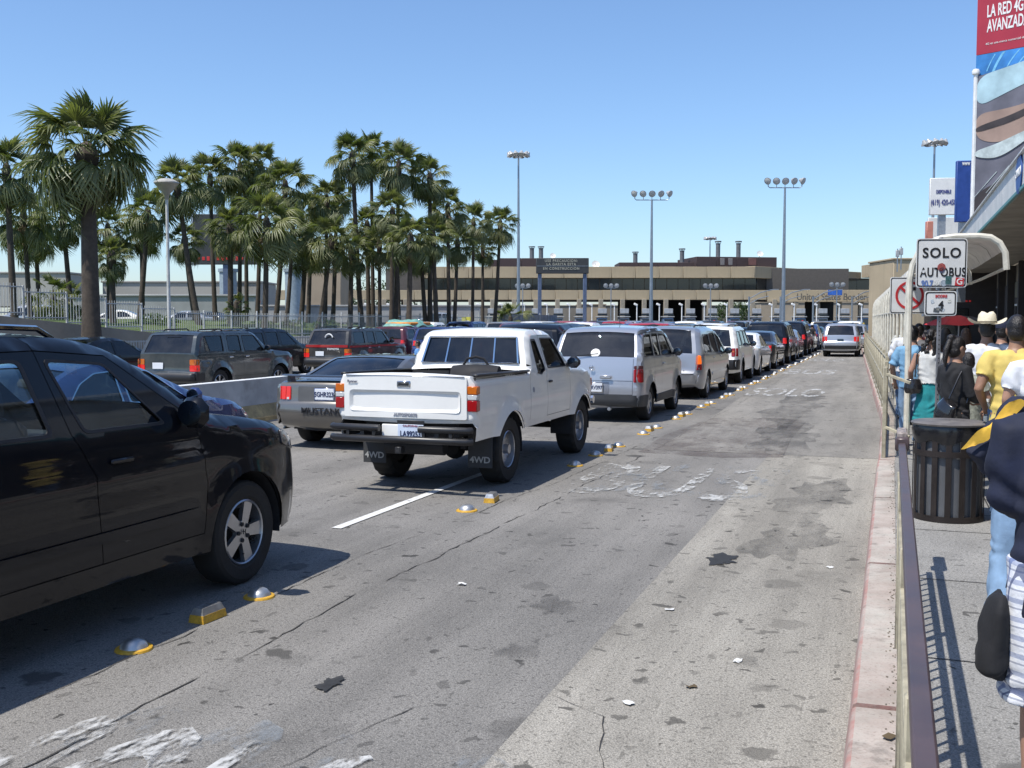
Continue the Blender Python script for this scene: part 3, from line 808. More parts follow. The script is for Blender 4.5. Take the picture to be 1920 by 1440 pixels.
def plate(z, txt=None, y=0.0, w_=.31, h_=.16, back=PLATE, ink=INK, frame=None, proud=.02):
    def f(sh, e, pm):
        u = float(sh.end_u(np.array([z]))[0]) - sh.sp.get('rbul', .05) - proud - sh.L / 2
        o = MB().box((0, 0, 0), (w_, .012, h_), None, .004).build('licence_plate', back, e, (y, u, z))
        if frame: MB().box((0, .004, 0), (w_ + .03, .008, h_ + .03), None, .004).build('plate_frame', frame, o)
        if txt: link('plate_number', text_mesh(txt, h_ * .62, ink, .003, .003, .80), o, (0, -.0085, -.004))
    return f
def script(txt, y, z, size, m_, sx=1.0, bold=.0, proud=.012, name='lettering'):
    def f(sh, e, pm):
        u = float(sh.end_u(np.array([z]))[0]); h = float(sh.hw(np.array([u]), np.array([z]))[0])
        u = u - sh.sp.get('rbul', .05) * (1 - (y / h) ** 2) - proud - sh.L / 2
        link(name, text_mesh(txt, size, m_, .006, bold, sx), e, (y, u, z))
    return f
def rails(u0, u1, m_=BLACK, h_=.05, yy=.55):
    def f(sh, e, pm):
        for sg in (1, -1):
            zt = [float(np.interp(u, *zip(*sorted((p[0], p[1]) for p in sh.out if p[1] > sh.belt[0, 1] + .25)))) for u in (u0, (u0 + u1) / 2, u1)]
            MB().tube([(sg * yy, u0 - sh.L / 2, zt[0]), (sg * yy, u0 + .10 - sh.L / 2, zt[0] + h_), (sg * yy, (u0 + u1) / 2 - sh.L / 2, zt[1] + h_), (sg * yy, u1 - .12 - sh.L / 2, zt[2] + h_), (sg * yy, u1 - sh.L / 2, zt[2])], .018, 6).build('roof_rail', m_, e)
    return f
def bumper(z0, z1, m_=BLACK, th=.05, yw=None, wrap=.35, rear=True):
    def f(sh, e, pm):
        mm = pm if m_ == 'paint' else m_; w_ = yw or sh.W - .02
        link('rear_bumper', cached(sh, f'rear_bumper:{z0}{z1}', lambda: sh.end_patch(rounded(rect(-w_, w_, z0, z1), .03, True, 2), th), mm), e, mat=mm)
        for sg in (1, -1): link('bumper_corner', cached(sh, f'bumper_corner:{z0}{z1}{sg}', lambda: sh.side_patch(rounded(rect(.03, wrap, z0, z1), .03, True, 2), th * .4, sg), mm), e, mat=mm)
    return f
def wiper(y0, y1, z):
    def f(sh, e, pm):
        u = float(sh.end_u(np.array([z]))[0]) - .06 - sh.L / 2
        MB().tube([(y0, u - .02, z), (y1, u - .015, z + .04)], .009, 5).build('rear_wiper', BLACK, e)
    return f
def highlight_strip(name, z, m_, y=.2, h_=.02):
    return endp(name, rect(-y, y, z - h_, z + h_), m_, .012)
# ------------------------------------------------------------------ vehicle shapes
P_WHITE = paint('white', (.84, .83, .79), 0, .35, .14); P_SILVER = paint('silver', (.38, .39, .41), .55, .3, .15); P_SILVER2 = paint('pale_silver', (.43, .45, .49), .5, .3, .12)
P_BLACK = paint('black', (.004, .005, .008), 0, .3, .006, .6); P_NAVY = paint('navy', (.02, .04, .14), .2, .25, .06); P_GREY = paint('charcoal', (.028, .040, .045), .4, .3, .2)
P_TAN = paint('mineral_grey', (.16, .15, .135), .55, .3, .2); P_RED = paint('red', (.32, .012, .015), 0, .3, .12); P_BLUE = paint('blue', (.03, .07, .20), .3, .3, .1)
P_DGREY = paint('dark_grey', (.03, .032, .036), .3, .3, .1); P_GREEN = paint('dark_green', (.015, .05, .035), .2, .3, .12); P_GOLD = paint('gold', (.34, .28, .19), .5, .3, .15); P_MAROON = paint('maroon', (.10, .012, .018), .2, .3, .12)
P_DULLBLACK = paint('faded_black', (.022, .023, .025), 0, .5, .22)

PILOT = Shell(dict(L=4.85, W=1.97, near=True, g=.06, outline=[(.06, .42), (0, .55), (0, .86), (.06, 1.02), (.10, 1.16), (.36, 1.70, .1), (.6, 1.80), (1.6, 1.84), (2.55, 1.815, .2), (2.95, 1.72, .25), (3.62, 1.27, .12), (4.2, 1.19, .2), (4.56, 1.11, .1), (4.72, .98), (4.80, .80), (4.85, .60), (4.80, .40), (4.70, .30)],
    belt=[(0, 1.22), (4.85, 1.12)], tum=.34, wheels=(1.145, 3.97, .378), aR=.45, zb=.33, rr=.09, flare=.02, crease=.98, front=(.62, .16), rear=(.4, .08),
    wins=[[(.45, 1.30), (1.10, 1.29), (1.12, 1.66), (.62, 1.66)], [(1.30, 1.27), (2.17, 1.26), (2.08, 1.70), (1.28, 1.70)], [(2.40, 1.255), (3.14, 1.245), (2.72, 1.66), (2.24, 1.70)]], wr=.05,
    glz={'rear_window': (.08, .40, 1.20, 1.68), 'windshield': (2.95, 3.60, 1.28, 1.72)}, cuts=[[(1.22, .3), (1.22, .85), (1.20, 1.85)], [(2.50, .3), (2.44, 1.0), (2.30, 1.26), (2.16, 1.9)], [(3.42, .3), (3.50, .8), (3.42, 1.2), (3.3, 1.9)]], panels=['quarter', 'door', 'door', 'fender'], sill=.47, rail=[(.9, 1.73), (2.2, 1.745), (2.75, 1.70), (3.35, 1.30)], seats=(2.55, 1.45),
    detail=[mirror(3.30, 1.27, 'paint', .22, .20), handles([(2.66, 1.07), (1.42, 1.08)], 'paint', .2), rails(.7, 2.5, CHROME, .06, .62), sidep('body_moulding', rounded(rect(1.62, 3.40, .60, .66), .02, True, 2), 'paint', .018),
            sidep('headlight', rounded([(4.42, .98), (4.70, .90), (4.66, 1.04), (4.45, 1.09)], .02, True, 2), mat('smoked_headlight', (.06, .06, .065), .15, coat=.5), .012), bumper(.5, .8, 'paint', .05), tail(.62, .95, .95, 1.3)]))
TRUCK = Shell(dict(L=4.86, W=1.70, near=True, g=.06, outline=[(.03, .80, .01), (0, .84, .02), (0, 1.31, .02), (1.80, 1.285, .01), (1.86, 1.30, .01), (1.90, 1.42, .05), (2.02, 1.74, .08), (2.25, 1.795, .2), (2.85, 1.785, .2), (3.08, 1.70, .1), (3.60, 1.29, .06), (4.1, 1.25), (4.60, 1.16, .1), (4.78, 1.05), (4.80, .78), (4.76, .62)],
    belt=[(0, 1.28), (4.9, 1.22)], tum=.25, wheels=(1.10, 4.08, .400), aR=.46, zb=.60, rr=.045, flare=.045, barrel=.035, crease=1.19, front=(.4, .10), rear=(.1, .01), rbul=.012, crown=.03,
    wins=[[(2.13, 1.25), (2.30, 1.22), (2.46, 1.28), (2.30, 1.68), (2.12, 1.68)], [(2.56, 1.29), (3.38, 1.285), (2.98, 1.685), (2.48, 1.69)]], wr=.03, vg=.90, sealmat='black',
    glz={'rear_window': (1.88, 2.02, 1.36, 1.71), 'windshield': (3.06, 3.60, 1.31, 1.70)}, open=[(.055, 1.80, 1.2, 1.4)],
    cuts=[[(1.83, .5), (1.83, 1.26), (1.90, 1.30)], [(2.52, .5), (2.50, 1.2), (2.42, 1.85)], [(3.52, .5), (3.52, 1.2), (3.44, 1.4)]], panels=['bed', 'cab', 'door', 'fender'], sill=.68, rail=[(2.2, 1.725), (2.95, 1.72), (3.48, 1.3)], seats=(2.42,), seatz=.62))
ELEMENT = Shell(dict(L=4.30, W=1.80, near=True, g=.065, outline=[(.10, .30), (0.02, .36), (0, .62), (.02, .80), (.05, 1.02), (.09, 1.22, .02), (.36, 1.68, .10), (.60, 1.76, .15), (1.6, 1.80, .3), (2.4, 1.76, .3), (2.75, 1.66, .15), (3.35, 1.24, .1), (4.0, 1.08, .1), (4.22, .92, .1), (4.30, .6), (4.22, .3)],
    belt=[(0, 1.20), (4.3, 1.16)], tum=.20, wheels=(.78, 3.36, .335), aR=.41, zb=.30, rr=.08, flare=.035, front=(.6, .14), rear=(.30, .05), rbul=.035,
    wins=[[(.28, 1.23), (1.12, 1.22), (1.12, 1.66), (.52, 1.64)], [(1.22, 1.22), (1.75, 1.21), (1.75, 1.66), (1.22, 1.66)], [(1.85, 1.21), (2.95, 1.20), (2.52, 1.62), (1.85, 1.66)]], wr=.04, vg=.94,
    glz={'rear_window': (.09, .37, 1.22, 1.69), 'windshield': (2.72, 3.34, 1.26, 1.67)}, cuts=[[(1.17, .4), (1.17, 1.8)], [(1.80, .4), (1.80, 1.8)], [(2.85, .4), (2.90, 1.2), (2.9, 1.5)]], panels=['quarter', 'door', 'door', 'fender'], sill=.46, rail=[(1.1, 1.70), (2.4, 1.70), (2.9, 1.35)], seats=(2.2, 1.2)))
VAN = Shell(dict(L=5.05, W=1.93, near=True, g=.07, outline=[(.12, .32), (.0, .40), (-.02, .62, .03), (.05, .70), (.10, 1.08), (.36, 1.64, .12), (.65, 1.735, .2), (2.0, 1.765, .3), (2.9, 1.70, .3), (3.3, 1.58, .2), (4.10, 1.10, .15), (4.7, .92, .15), (5.0, .72), (5.05, .45), (4.95, .25)],
    belt=[(0, 1.10), (5.05, .98)], tum=.28, wheels=(.95, 4.02, .33), aR=.395, zb=.26, rr=.10, front=(.9, .25), rear=(.45, .12), rbul=.06,
    wins=[[(.46, 1.14), (1.55, 1.10), (1.60, 1.57), (.72, 1.56)], [(1.66, 1.10), (2.62, 1.07), (2.60, 1.59), (1.70, 1.58)], [(2.72, 1.06), (3.75, 1.03), (3.15, 1.50), (2.70, 1.58)]], vg=.88,
    glz={'rear_window': (.11, .40, 1.10, 1.64), 'windshield': (3.25, 4.05, 1.12, 1.6)}, cuts=[[(1.62, .3), (1.62, 1.7)], [(2.68, .3), (2.66, 1.7)], [(3.8, .3), (3.75, 1.1), (3.6, 1.4)]], panels=['quarter', 'door', 'door', 'fender'], sill=.40, rail=[(1.5, 1.63), (2.7, 1.63), (3.2, 1.52), (3.8, 1.06)], seats=(3.0, 1.9)))
PATH = Shell(dict(L=4.53, W=1.80, mid=True, g=.09, outline=[(.12, .34), (0, .45), (0, .72), (.06, .80), (.08, 1.10), (.26, 1.62, .08), (.5, 1.71, .1), (2.2, 1.725, .3), (2.55, 1.66, .15), (3.15, 1.17, .08), (4.1, 1.08, .1), (4.4, .95), (4.5, .6), (4.42, .34)],
    belt=[(0, 1.12), (4.5, 1.1)], tum=.26, wheels=(.98, 3.68, .36), aR=.43, zb=.36, rr=.07, flare=.03, wins=[[(.36, 1.15), (1.15, 1.14), (1.15, 1.58), (.52, 1.58)], [(1.25, 1.14), (1.95, 1.13), (1.95, 1.60), (1.25, 1.60)], [(2.05, 1.13), (2.88, 1.12), (2.48, 1.58), (2.05, 1.6)]],
    glz={'rear_window': (.09, .27, 1.12, 1.60), 'windshield': (2.55, 3.1, 1.2, 1.66)}, seats=(2.2, 1.3)))
RUNNER = Shell(dict(L=4.48, W=1.70, near=True, g=.08, outline=[(.10, .40), (-.02, .50), (-.02, .66), (.06, .70), (.06, 1.17, .02), (.28, 1.62, .06), (.45, 1.72, .10), (2.4, 1.74, .2), (2.68, 1.66, .12), (3.20, 1.21, .06), (4.2, 1.11, .1), (4.42, 1.0), (4.46, .6), (4.4, .45)],
    belt=[(0, 1.17), (4.5, 1.15)], tum=.20, wheels=(1.02, 3.64, .37), aR=.44, zb=.44, rr=.045, flare=.04, front=(.4, .08), rear=(.15, .02), rbul=.02,
    wins=[[(.42, 1.21), (1.20, 1.20), (1.20, 1.63), (.46, 1.63)], [(1.38, 1.20), (1.95, 1.19), (1.93, 1.63), (1.38, 1.63)], [(2.05, 1.19), (2.98, 1.18), (2.60, 1.62), (2.03, 1.63)]], wr=.035,
    glz={'rear_window': (.07, .30, 1.19, 1.64), 'windshield': (2.64, 3.16, 1.23, 1.68)}, cuts=[[(1.30, .4), (1.30, 1.7)], [(2.0, .4), (1.98, 1.7)], [(3.08, .4), (3.08, 1.2), (3.0, 1.4)]], panels=['quarter', 'door', 'door', 'fender'], sill=.54, rail=[(1.2, 1.665), (2.5, 1.665), (3.1, 1.2)], seats=(2.3, 1.3),
    detail=[mirror(2.98, 1.22, BLACK, .18, .15), handles([(2.16, 1.05), (1.46, 1.05)], CHROME), bumper(.48, .68, BLACK, .06), tail(.66, .845, .89, 1.03, AMBER, side=.16), tail(.66, .845, .73, .885, REDLIT, side=.16), rails(.55, 1.6, BLACK, .06, .5), wiper(-.15, .25, 1.62), plate(.86, None, -.25)]))
MUST = Shell(dict(L=4.65, W=1.86, near=True, g=.065, outline=[(.22, .30), (.06, .36), (0, .52), (.02, .66, .04), (.06, .70), (.08, .96, .05), (.18, 1.00), (.62, 1.015, .1), (1.42, 1.30, .25), (1.85, 1.345, .3), (2.25, 1.33, .2), (3.05, .98, .15), (3.8, .90, .2), (4.45, .74, .12), (4.64, .55), (4.55, .28)],
    belt=[(0, .95), (4.65, .88)], tum=.42, wheels=(.98, 3.55, .325), aR=.385, zb=.26, rr=.08, front=(.6, .2), rear=(.35, .09), rbul=.07, flare=.02,
    wins=[[(1.28, 1.01), (1.68, .98), (1.66, 1.22), (1.48, 1.19)], [(1.74, .97), (2.84, .945), (2.25, 1.26), (1.78, 1.27)]], vg=.90,
    glz={'rear_window': (.66, 1.44, 1.02, 1.30), 'windshield': (2.25, 3.0, .99, 1.33)}, cuts=[[(1.55, .3), (1.70, .7), (1.70, 1.3)], [(3.0, .3), (2.98, .9), (2.8, 1.1)]], panels=['quarter', 'door', 'fender'], sill=.38, rail=[(1.6, 1.285), (2.2, 1.28), (2.95, .96)], seats=(2.2,)))
def sedan_shell(L=4.65, W=1.80, H=1.45, hatch=False, near=False, g=.11):
    k = H / 1.45
    return Shell(dict(L=L, W=W, near=near, mid=near, g=g, outline=[(.14, .30), (.02, .36), (0, .58), (.06, .70), (.08, .98 * k, .08), (.30, 1.02 * k, .1), (.66, 1.03 * k, .12), (1.32, 1.36 * k, .25), (1.85, H, .3), (2.35, H - .02, .3), (3.38, .99 * k, .2), (4.1, .86 * k, .2), (L - .15, .68 * k, .1), (L, .5), (L - .1, .26)],
        belt=[(0, .97 * k), (L, .88 * k)], tum=.38, wheels=(.98, L - .92, .32), aR=.385, zb=.24, rr=.08, front=(.8, .22), rear=(.4, .10), rbul=.07, frames=True, sealmat='chrome' if near else 'black',
        wins=[[(1.10, 1.02 * k), (1.95, .99 * k), (1.95, 1.36 * k), (1.62, 1.345 * k), (1.36, 1.24 * k)], [(2.03, .985 * k), (3.10, .95 * k), (2.5, 1.345 * k), (2.03, 1.365 * k)]], vg=.88,
        glz={'rear_window': (.68, 1.36, 1.03 * k, 1.38 * k), 'windshield': (2.40, 3.32, 1.01 * k, H - .02)}, seats=(2.3, 1.4),
        detail=[tail(.60, .86, .72, .92, REDLIT, side=.2), plate(.82), mirror(3.05, .98 * k), endp('high_brake_light', rect(-.12, .12, 1.0 * k, 1.02 * k), REDL, .01)] if near else None))
SED_N = sedan_shell(near=True, g=.08); SED = sedan_shell(); SED2 = sedan_shell(4.9, 1.86, 1.47)
def suv_shell(L, W, H, zb=.34, box=.0, g=.12, belt=1.10, near=False):
    return Shell(dict(L=L, W=W, mid=near, g=g, outline=[(.10, zb), (0, .45), (0, .75), (.07, .82), (.10, belt), (.34 - box, H - .14, .08), (.6 - box, H - .03, .12), (L * .42, H, .3), (L * .54, H - .04, .25), (L * .60, H - .11, .15), (L * .74, belt + .06, .1), (L * .93, belt - .06, .12), (L - .08, .9), (L, .6), (L - .1, zb)],
        belt=[(0, belt), (L, belt)], tum=.27, wheels=(L * .20, L * .80, .355), aR=.425, zb=zb, rr=.08, flare=.02, rear=(.35, .07), wins=[[(.42, belt + .04), (L * .26, belt + .03), (L * .26, H - .15), (.56, H - .15)], [(L * .285, belt + .03), (L * .44, belt + .02), (L * .44, H - .13), (L * .285, H - .13)], [(L * .46, belt + .02), (L * .67, belt + .01), (L * .57, H - .17), (L * .46, H - .13)]],
        glz={'rear_window': (.10, .36, belt + .02, H - .15), 'windshield': (L * .585, L * .735, belt + .08, H - .11)}, vg=.86))
SUV1 = suv_shell(4.55, 1.82, 1.74, near=True, g=.10); SUV2 = suv_shell(4.9, 1.95, 1.84, box=.08, belt=1.16, near=True); SUV3 = suv_shell(4.35, 1.78, 1.66, belt=1.04)
def pick_shell(L=5.3, W=1.9, H=1.80):
    return Shell(dict(L=L, W=W, g=.13, outline=[(.1, .45), (0, .5), (0, .72), (.04, .75), (.04, 1.16), (1.75, 1.15), (1.86, 1.72, .08), (2.1, H, .15), (3.1, H - .02, .2), (3.75, 1.22, .1), (4.9, 1.10, .1), (L - .05, .9), (L, .6), (L - .1, .42)],
        belt=[(0, 1.15), (L, 1.12)], tum=.24, wheels=(1.15, L - 1.0, .37), aR=.44, zb=.42, rr=.06, wins=[[(2.0, 1.2), (2.6, 1.2), (2.6, 1.66), (2.08, 1.66)], [(2.7, 1.2), (3.5, 1.19), (3.1, 1.65), (2.7, 1.66)]],
        glz={'rear_window': (1.75, 1.88, 1.25, 1.70), 'windshield': (3.1, 3.72, 1.25, H - .06)}))
PICK = pick_shell()
SUV1.sp['detail'] = [tail(.66, .86, .82, 1.06, REDLIT, side=.18), plate(.86, None, 0, back=mat('dark_plate', (.03, .06, .09), .5)), endp('high_brake_light', rect(-.14, .14, 1.60, 1.63), REDLIT, .01), bumper(.42, .60, BLACK, .03), mirror(3.0, 1.14), rails(.7, 2.3, BLACK, .05, .55)]

# ---- the near vehicles
def put(sh, s_rear, t): return R(s_rear + sh.L / 2, t, 0)
car(PILOT, 'black_suv', put(PILOT, 2.45, -5.36), HEAD, P_BLACK, 'glossy black SUV with silver five-spoke wheel filling the left foreground', 'SUV', None, GL_CLEAR, GL_DARK, GL_CLEAR, 'spoke5', wd=.235,
    extras=[lambda sh, e, pm: link('steering_wheel', MB().lathe([(.17 + .016 * math.cos(a), .016 * math.sin(a)) for a in [k * math.pi / 4 for k in range(9)]], 24).mesh('steering_wheel', BLACK), e, (-.40, 3.0 - 2.425, 1.08), (math.radians(65), 0, 0)),
            lambda sh, e, pm: MB().box((0, 3.28 - 2.425, 1.02), (1.5, .45, .22), None, .06).build('dashboard', DARKIN, e),
            lambda sh, e, pm: MB().box((.97, 3.92 - 2.425, .0), (.01, .01, .01)).build('valve_cap', BLACK, e, (0, 0, .23))])
def wheel_emblem(sh, e, pm):
    for o in [c for c in e.children if c.name.startswith('wheel') and c.location.x > 0]:
        r = o.children[0]
        m_ = text_mesh('H', .05, DARKIN, .003, .001); link('hub_emblem', m_, r, (.101, 0, 0), (0, 0, math.pi / 2))
        for k in range(5):
            a = k * 2 * math.pi / 5 + .3 + math.pi / 5
            MB().lathe([(.016, 0), (.016, .012), (.001, .012)], 10, RY(math.pi / 2)).build('lug_nut', DARKIN, r, (.088, .062 * math.sin(a), .062 * math.cos(a)))
wheel_emblem(PILOT, [o for o in COL.objects if o.name == 'black_suv'][0], None)

def truck_extra(sh, e, pm):
    L2 = sh.L / 2; W = sh.W
    LINER = mat('bed_liner', (.02, .02, .022), .7, var=.2, bmp=.3)
    mb = MB(); hw_ = W - .045; zf = .92
    mb.box((0, .93 - L2, zf), (hw_ * 2, 1.74, .02))
    for sg in (1, -1): mb.box((sg * (hw_ - .02), .93 - L2, (zf + 1.275) / 2), (.03, 1.72, 1.275 - zf))
    mb.box((0, .075 - L2, (zf + 1.30) / 2), (hw_ * 2, .03, 1.285 - zf)); mb.box((0, 1.79 - L2, (zf + 1.28) / 2), (hw_ * 2, .03, 1.275 - zf))
    mb.build('bed_liner', LINER, e)
    for sg in (1, -1): MB().box((sg * (W - .045), .93 - L2, 1.306), (.085, 1.72, .028), RX(-.0142).to_3x3(), .01).build('bed_rail_cap', BLACK, e)
    # tailgate: proud panel with a stamped recess
    zb, zt = .84, 1.30; yw = .745
    tg = rounded(rect(-yw, yw, zb, zt), .02, True, 2); rec = rounded(rect(-yw + .07, yw - .07, zb + .07, zt - .155), .05, True, 3); ins = rounded(rect(-yw + .105, yw - .105, zb + .105, zt - .19), .04, True, 3)
    o = MB(); o.add(*(lambda m_: (m_.v, m_.f))(sh.end_patch(tg, .022, True, .08, [rec])))
    u0 = -L2 - .034
    P = [[(y, u0, z) for y, z in rec], [(y, u0 + .028, z) for y, z in ins]]
    n = len(rec); o.add([p for r_ in P for p in r_], [(i, (i + 1) % n, n + (i + 1) % n, n + i) for i in range(n)] + [tuple(n + i for i in range(n))])
    tgo = o.build('tailgate', pm, e, ang=30)
    MB().box((0, -L2 - .034, 1.215), (.17, .02, .075), None, .02).build('tailgate_handle', CHROME, tgo); MB().box((0, -L2 - .046, 1.215), (.12, .012, .03), None, .005).build('handle_recess', BLACK, tgo)
    MB().box((0, -L2 - .02, 1.305), (1.44, .03, .012), None, .004).build('top_trim', CHROME, tgo)
    GREYI = mat('grey_decal', (.25, .26, .30), .5)
    link('winged_emblem', text_mesh('~ T Y ~', .07, GREYI, .002, .001, 1.3), tgo, (0, -L2 - .010, 1.085)); MB().lathe([(.036, 0), (.036, .004), (.001, .004)], 16, RX(math.pi / 2)).build('round_badge', GREYI, tgo, (0, -L2 - .006, 1.085))
    link('lettering', text_mesh('Runner', .042, INK, .003, .001, 1.0), tgo, (-.635, -L2 - .038, 1.235)); link('lettering', text_mesh('AUTOSPORTS', .045, GREYI, .003, .003), tgo, (.02, -L2 - .038, .875))
    for sg in (1, -1):                                   # corner lamps: amber, clear, red
        for nm, z0, z1, m_ in (('indicator_lamp', 1.115, 1.205, AMBER), ('reversing_lamp', 1.055, 1.113, CLEARL), ('tail_lamp', .93, 1.053, REDL)):
            MB().box((sg * .805, -L2 + .03, (z0 + z1) / 2), (.115, .10, z1 - z0), None, .008).build(nm, m_, e)
    # tube bumper, towing bracket, plate
    TUBE = mat('black_tube', (.03, .03, .032), .35, .3, var=.2)
    b = MB(); yb = -L2 - .16
    b.tube([(-.84, yb + .05, .735), (-.80, yb, .735), (-.24, yb, .735)], .038, 10); b.tube([(.24, yb, .735), (.80, yb, .735), (.84, yb + .05, .735)], .038, 10)
    b.tube([(-.84, yb + .05, .615), (-.80, yb, .615), (.80, yb, .615), (.84, yb + .05, .615)], .04, 10)
    for y in (-.62, -.30, .30, .62): b.box((y, yb, .675), (.035, .04, .1))
    for y in (-.45, .45): b.box((y, yb + .12, .66), (.05, .25, .08))
    bo = b.build('tube_bumper', TUBE, e); MB().box((-.01, yb + .07, .69), (.46, .02, .17), None, .01).build('centre_panel', pm, bo)
    MB().box((0.0, yb + .02, .50), (.075, .1, .075), None, .006).build('tow_receiver', BLACK, bo); MB().box((0.0, yb - .031, .50), (.045, .004, .045)).build('receiver_hole', DARKIN, bo)
    pl = MB().box((.12, yb + .045, .70), (.31, .012, .16), None, .004).build('licence_plate', mat('pale_blue_plate', (.55, .62, .74), .4), bo)
    link('plate_number', text_mesh('LA99253', .085, INK, .003, .002, .80), pl, (.12, yb + .036, .675)); link('plate_heading', text_mesh('CALIFORNIA', .032, mat('plate_red', (.3, .05, .08), .5), .003), pl, (.12, yb + .036, .765))
    MB().box((.12, yb + .05, .80), (.33, .01, .05), None, .004).build('plate_frame', BLACK, pl)
    FL = mat('mud_flap', (.035, .036, .038), .75, var=.3)
    for sg in (1, -1):
        fo = MB().box((sg * .67, .56 - L2, .46), (.30, .012, .44), None, .004).build('mud_flap', FL, e); link('lettering', text_mesh('4WD', .10, mat('faded_white', (.35, .35, .34), .7), .003, .002, 1.1), fo, (sg * .67, .550 - L2, .33))
        MB().tube([(sg * .845 + sg * .01, 1.10 + .455 * math.cos(a) - L2, .40 + .465 * math.sin(a)) for a in [math.radians(q) for q in range(28, 153, 8)]], .016, 5).build('arch_trim', CHROME, e)
        MB().tube([(sg * .845 + sg * .01, 4.08 + .455 * math.cos(a) - L2, .40 + .465 * math.sin(a)) for a in [math.radians(q) for q in range(28, 153, 8)]], .016, 5).build('arch_trim', CHROME, e)
    ax = MB(); ax.tube([(-.7, 1.10 - L2, .40), (.7, 1.10 - L2, .40)], .045, 8); ax.lathe([(.001, -.14), (.10, -.10), (.15, 0), (.10, .10), (.001, .14)], 14, T(.12, 1.10 - L2, .40) @ RX(math.pi / 2))
    ax.tube([(-.7, 4.08 - L2, .40), (.7, 4.08 - L2, .40)], .05, 8); ax.tube([(.12, 1.2 - L2, .42), (.0, 2.6 - L2, .52)], .035, 8)
    for sg in (1, -1): ax.box((sg * .48, 1.1 - L2, .48), (.06, 1.2, .05)); ax.box((sg * .42, 0, .63), (.07, 4.4, .10))
    ax.tube([(-.35, .25 - L2, .50), (.35, .3 - L2, .50)], .10, 10); ax.build('axle_and_chassis', DARKIN, e)
    # chrome rear window frame with sliding pane bars
    o = np.array(sh.out); zz = lambda z: float(sh.end_u2(z))
    def wp(y, z): return (y, zz(z) - L2 - .018, z)
    fr = MB(); c_ = [(-.66, 1.375), (.66, 1.375), (.60, 1.70), (-.60, 1.70)]
    for a, b_ in zip(c_, c_[1:] + c_[:1]): fr.tube([wp(*a), wp(*b_)], .013, 6)
    for y in (-.33, 0, .33): fr.tube([wp(y, 1.375), wp(y * .94, 1.70)], .011, 6)
    fr.build('rear_window_frame', CHROME, e)
    for (u, z) in ((2.62, 1.12),): handles([(u, z)], BLACK, .13)(sh, e, pm)
    mirror(3.40, 1.30, BLACK, .19, .16)(sh, e, pm)
    sidep('round_decal', [(1.95 + .035 * math.cos(a), 1.05 + .035 * math.sin(a)) for a in [k * math.pi / 6 for k in range(12)]], GREYI, .003)(sh, e, pm)
    sidep('front_side_lamp', rounded(rect(4.62, 4.74, .95, 1.06), .02, True, 2), AMBER, .012)(sh, e, pm); MB().tube([(-.8, 4.88 - L2, .72), (.8, 4.88 - L2, .72)], .06, 8).build('front_bumper', CHROME, e)
def _eu2(self, z):
    o = np.array(self.out); s = o[(o[:, 0] > 1.82) & (o[:, 0] < 2.4)]; return np.interp(z, s[:, 1], s[:, 0])
Shell.end_u2 = _eu2
def _eu(self, z, rear=True, _f=Shell.end_u):
    if self is TRUCK and rear: return np.zeros(np.shape(z))
    return _f(self, z, rear)
Shell.end_u = _eu
car(TRUCK, 'white_pickup', put(TRUCK, 10.42, -5.05), HEAD, P_WHITE, 'lifted white pickup truck with black tube bumper and mud flaps', 'pickup truck', None, GL_DARK, GL_DARK, GL_MID, 'steel', wd=.27, extras=[truck_extra])
# duffel bag in the bed
BAG = mat('bag_nylon', (.012, .012, .015), .8, var=.3, bmp=.4, bs=15); BAG2 = mat('bag_mauve_panel', (.11, .09, .13), .6)
e = empty('duffel_bag', R(11.85, -4.78, .93), HEAD + .1); e.scale = (.82, .82, .86)
MB().lathe([(.001, -.38), (.13, -.385), (.185, -.36), (.20, -.2), (.205, 0), (.20, .2), (.185, .36), (.13, .385), (.001, .38)], 18, T(0, 0, .27) @ RY(math.pi / 2) @ Matrix.Diagonal((1.25, 1, 1, 1))).build('bag_body', BAG, e, ang=60)
MB().lathe([(.16, -.392), (.001, -.392)], 18, T(0, 0, .27) @ RY(math.pi / 2) @ Matrix.Diagonal((1.2, 1, 1, 1))).build('end_panel', BAG2, e)
MB().tube([(-.2, 0, .50), (-.14, 0, .60), (0, 0, .63), (.12, 0, .60), (.2, 0, .50)], .018, 6).build('carry_handle', BAG, e)
MB().lathe([(.001, -.2), (.16, -.2), (.18, 0), (.16, .2), (.001, .2)], 14, T(.18, -.16, .26) @ RY(math.pi / 2)).build('side_pocket', BAG, e, ang=60)
tag(e, 'black duffel bag lying in the bed of the white pickup', 'bag')

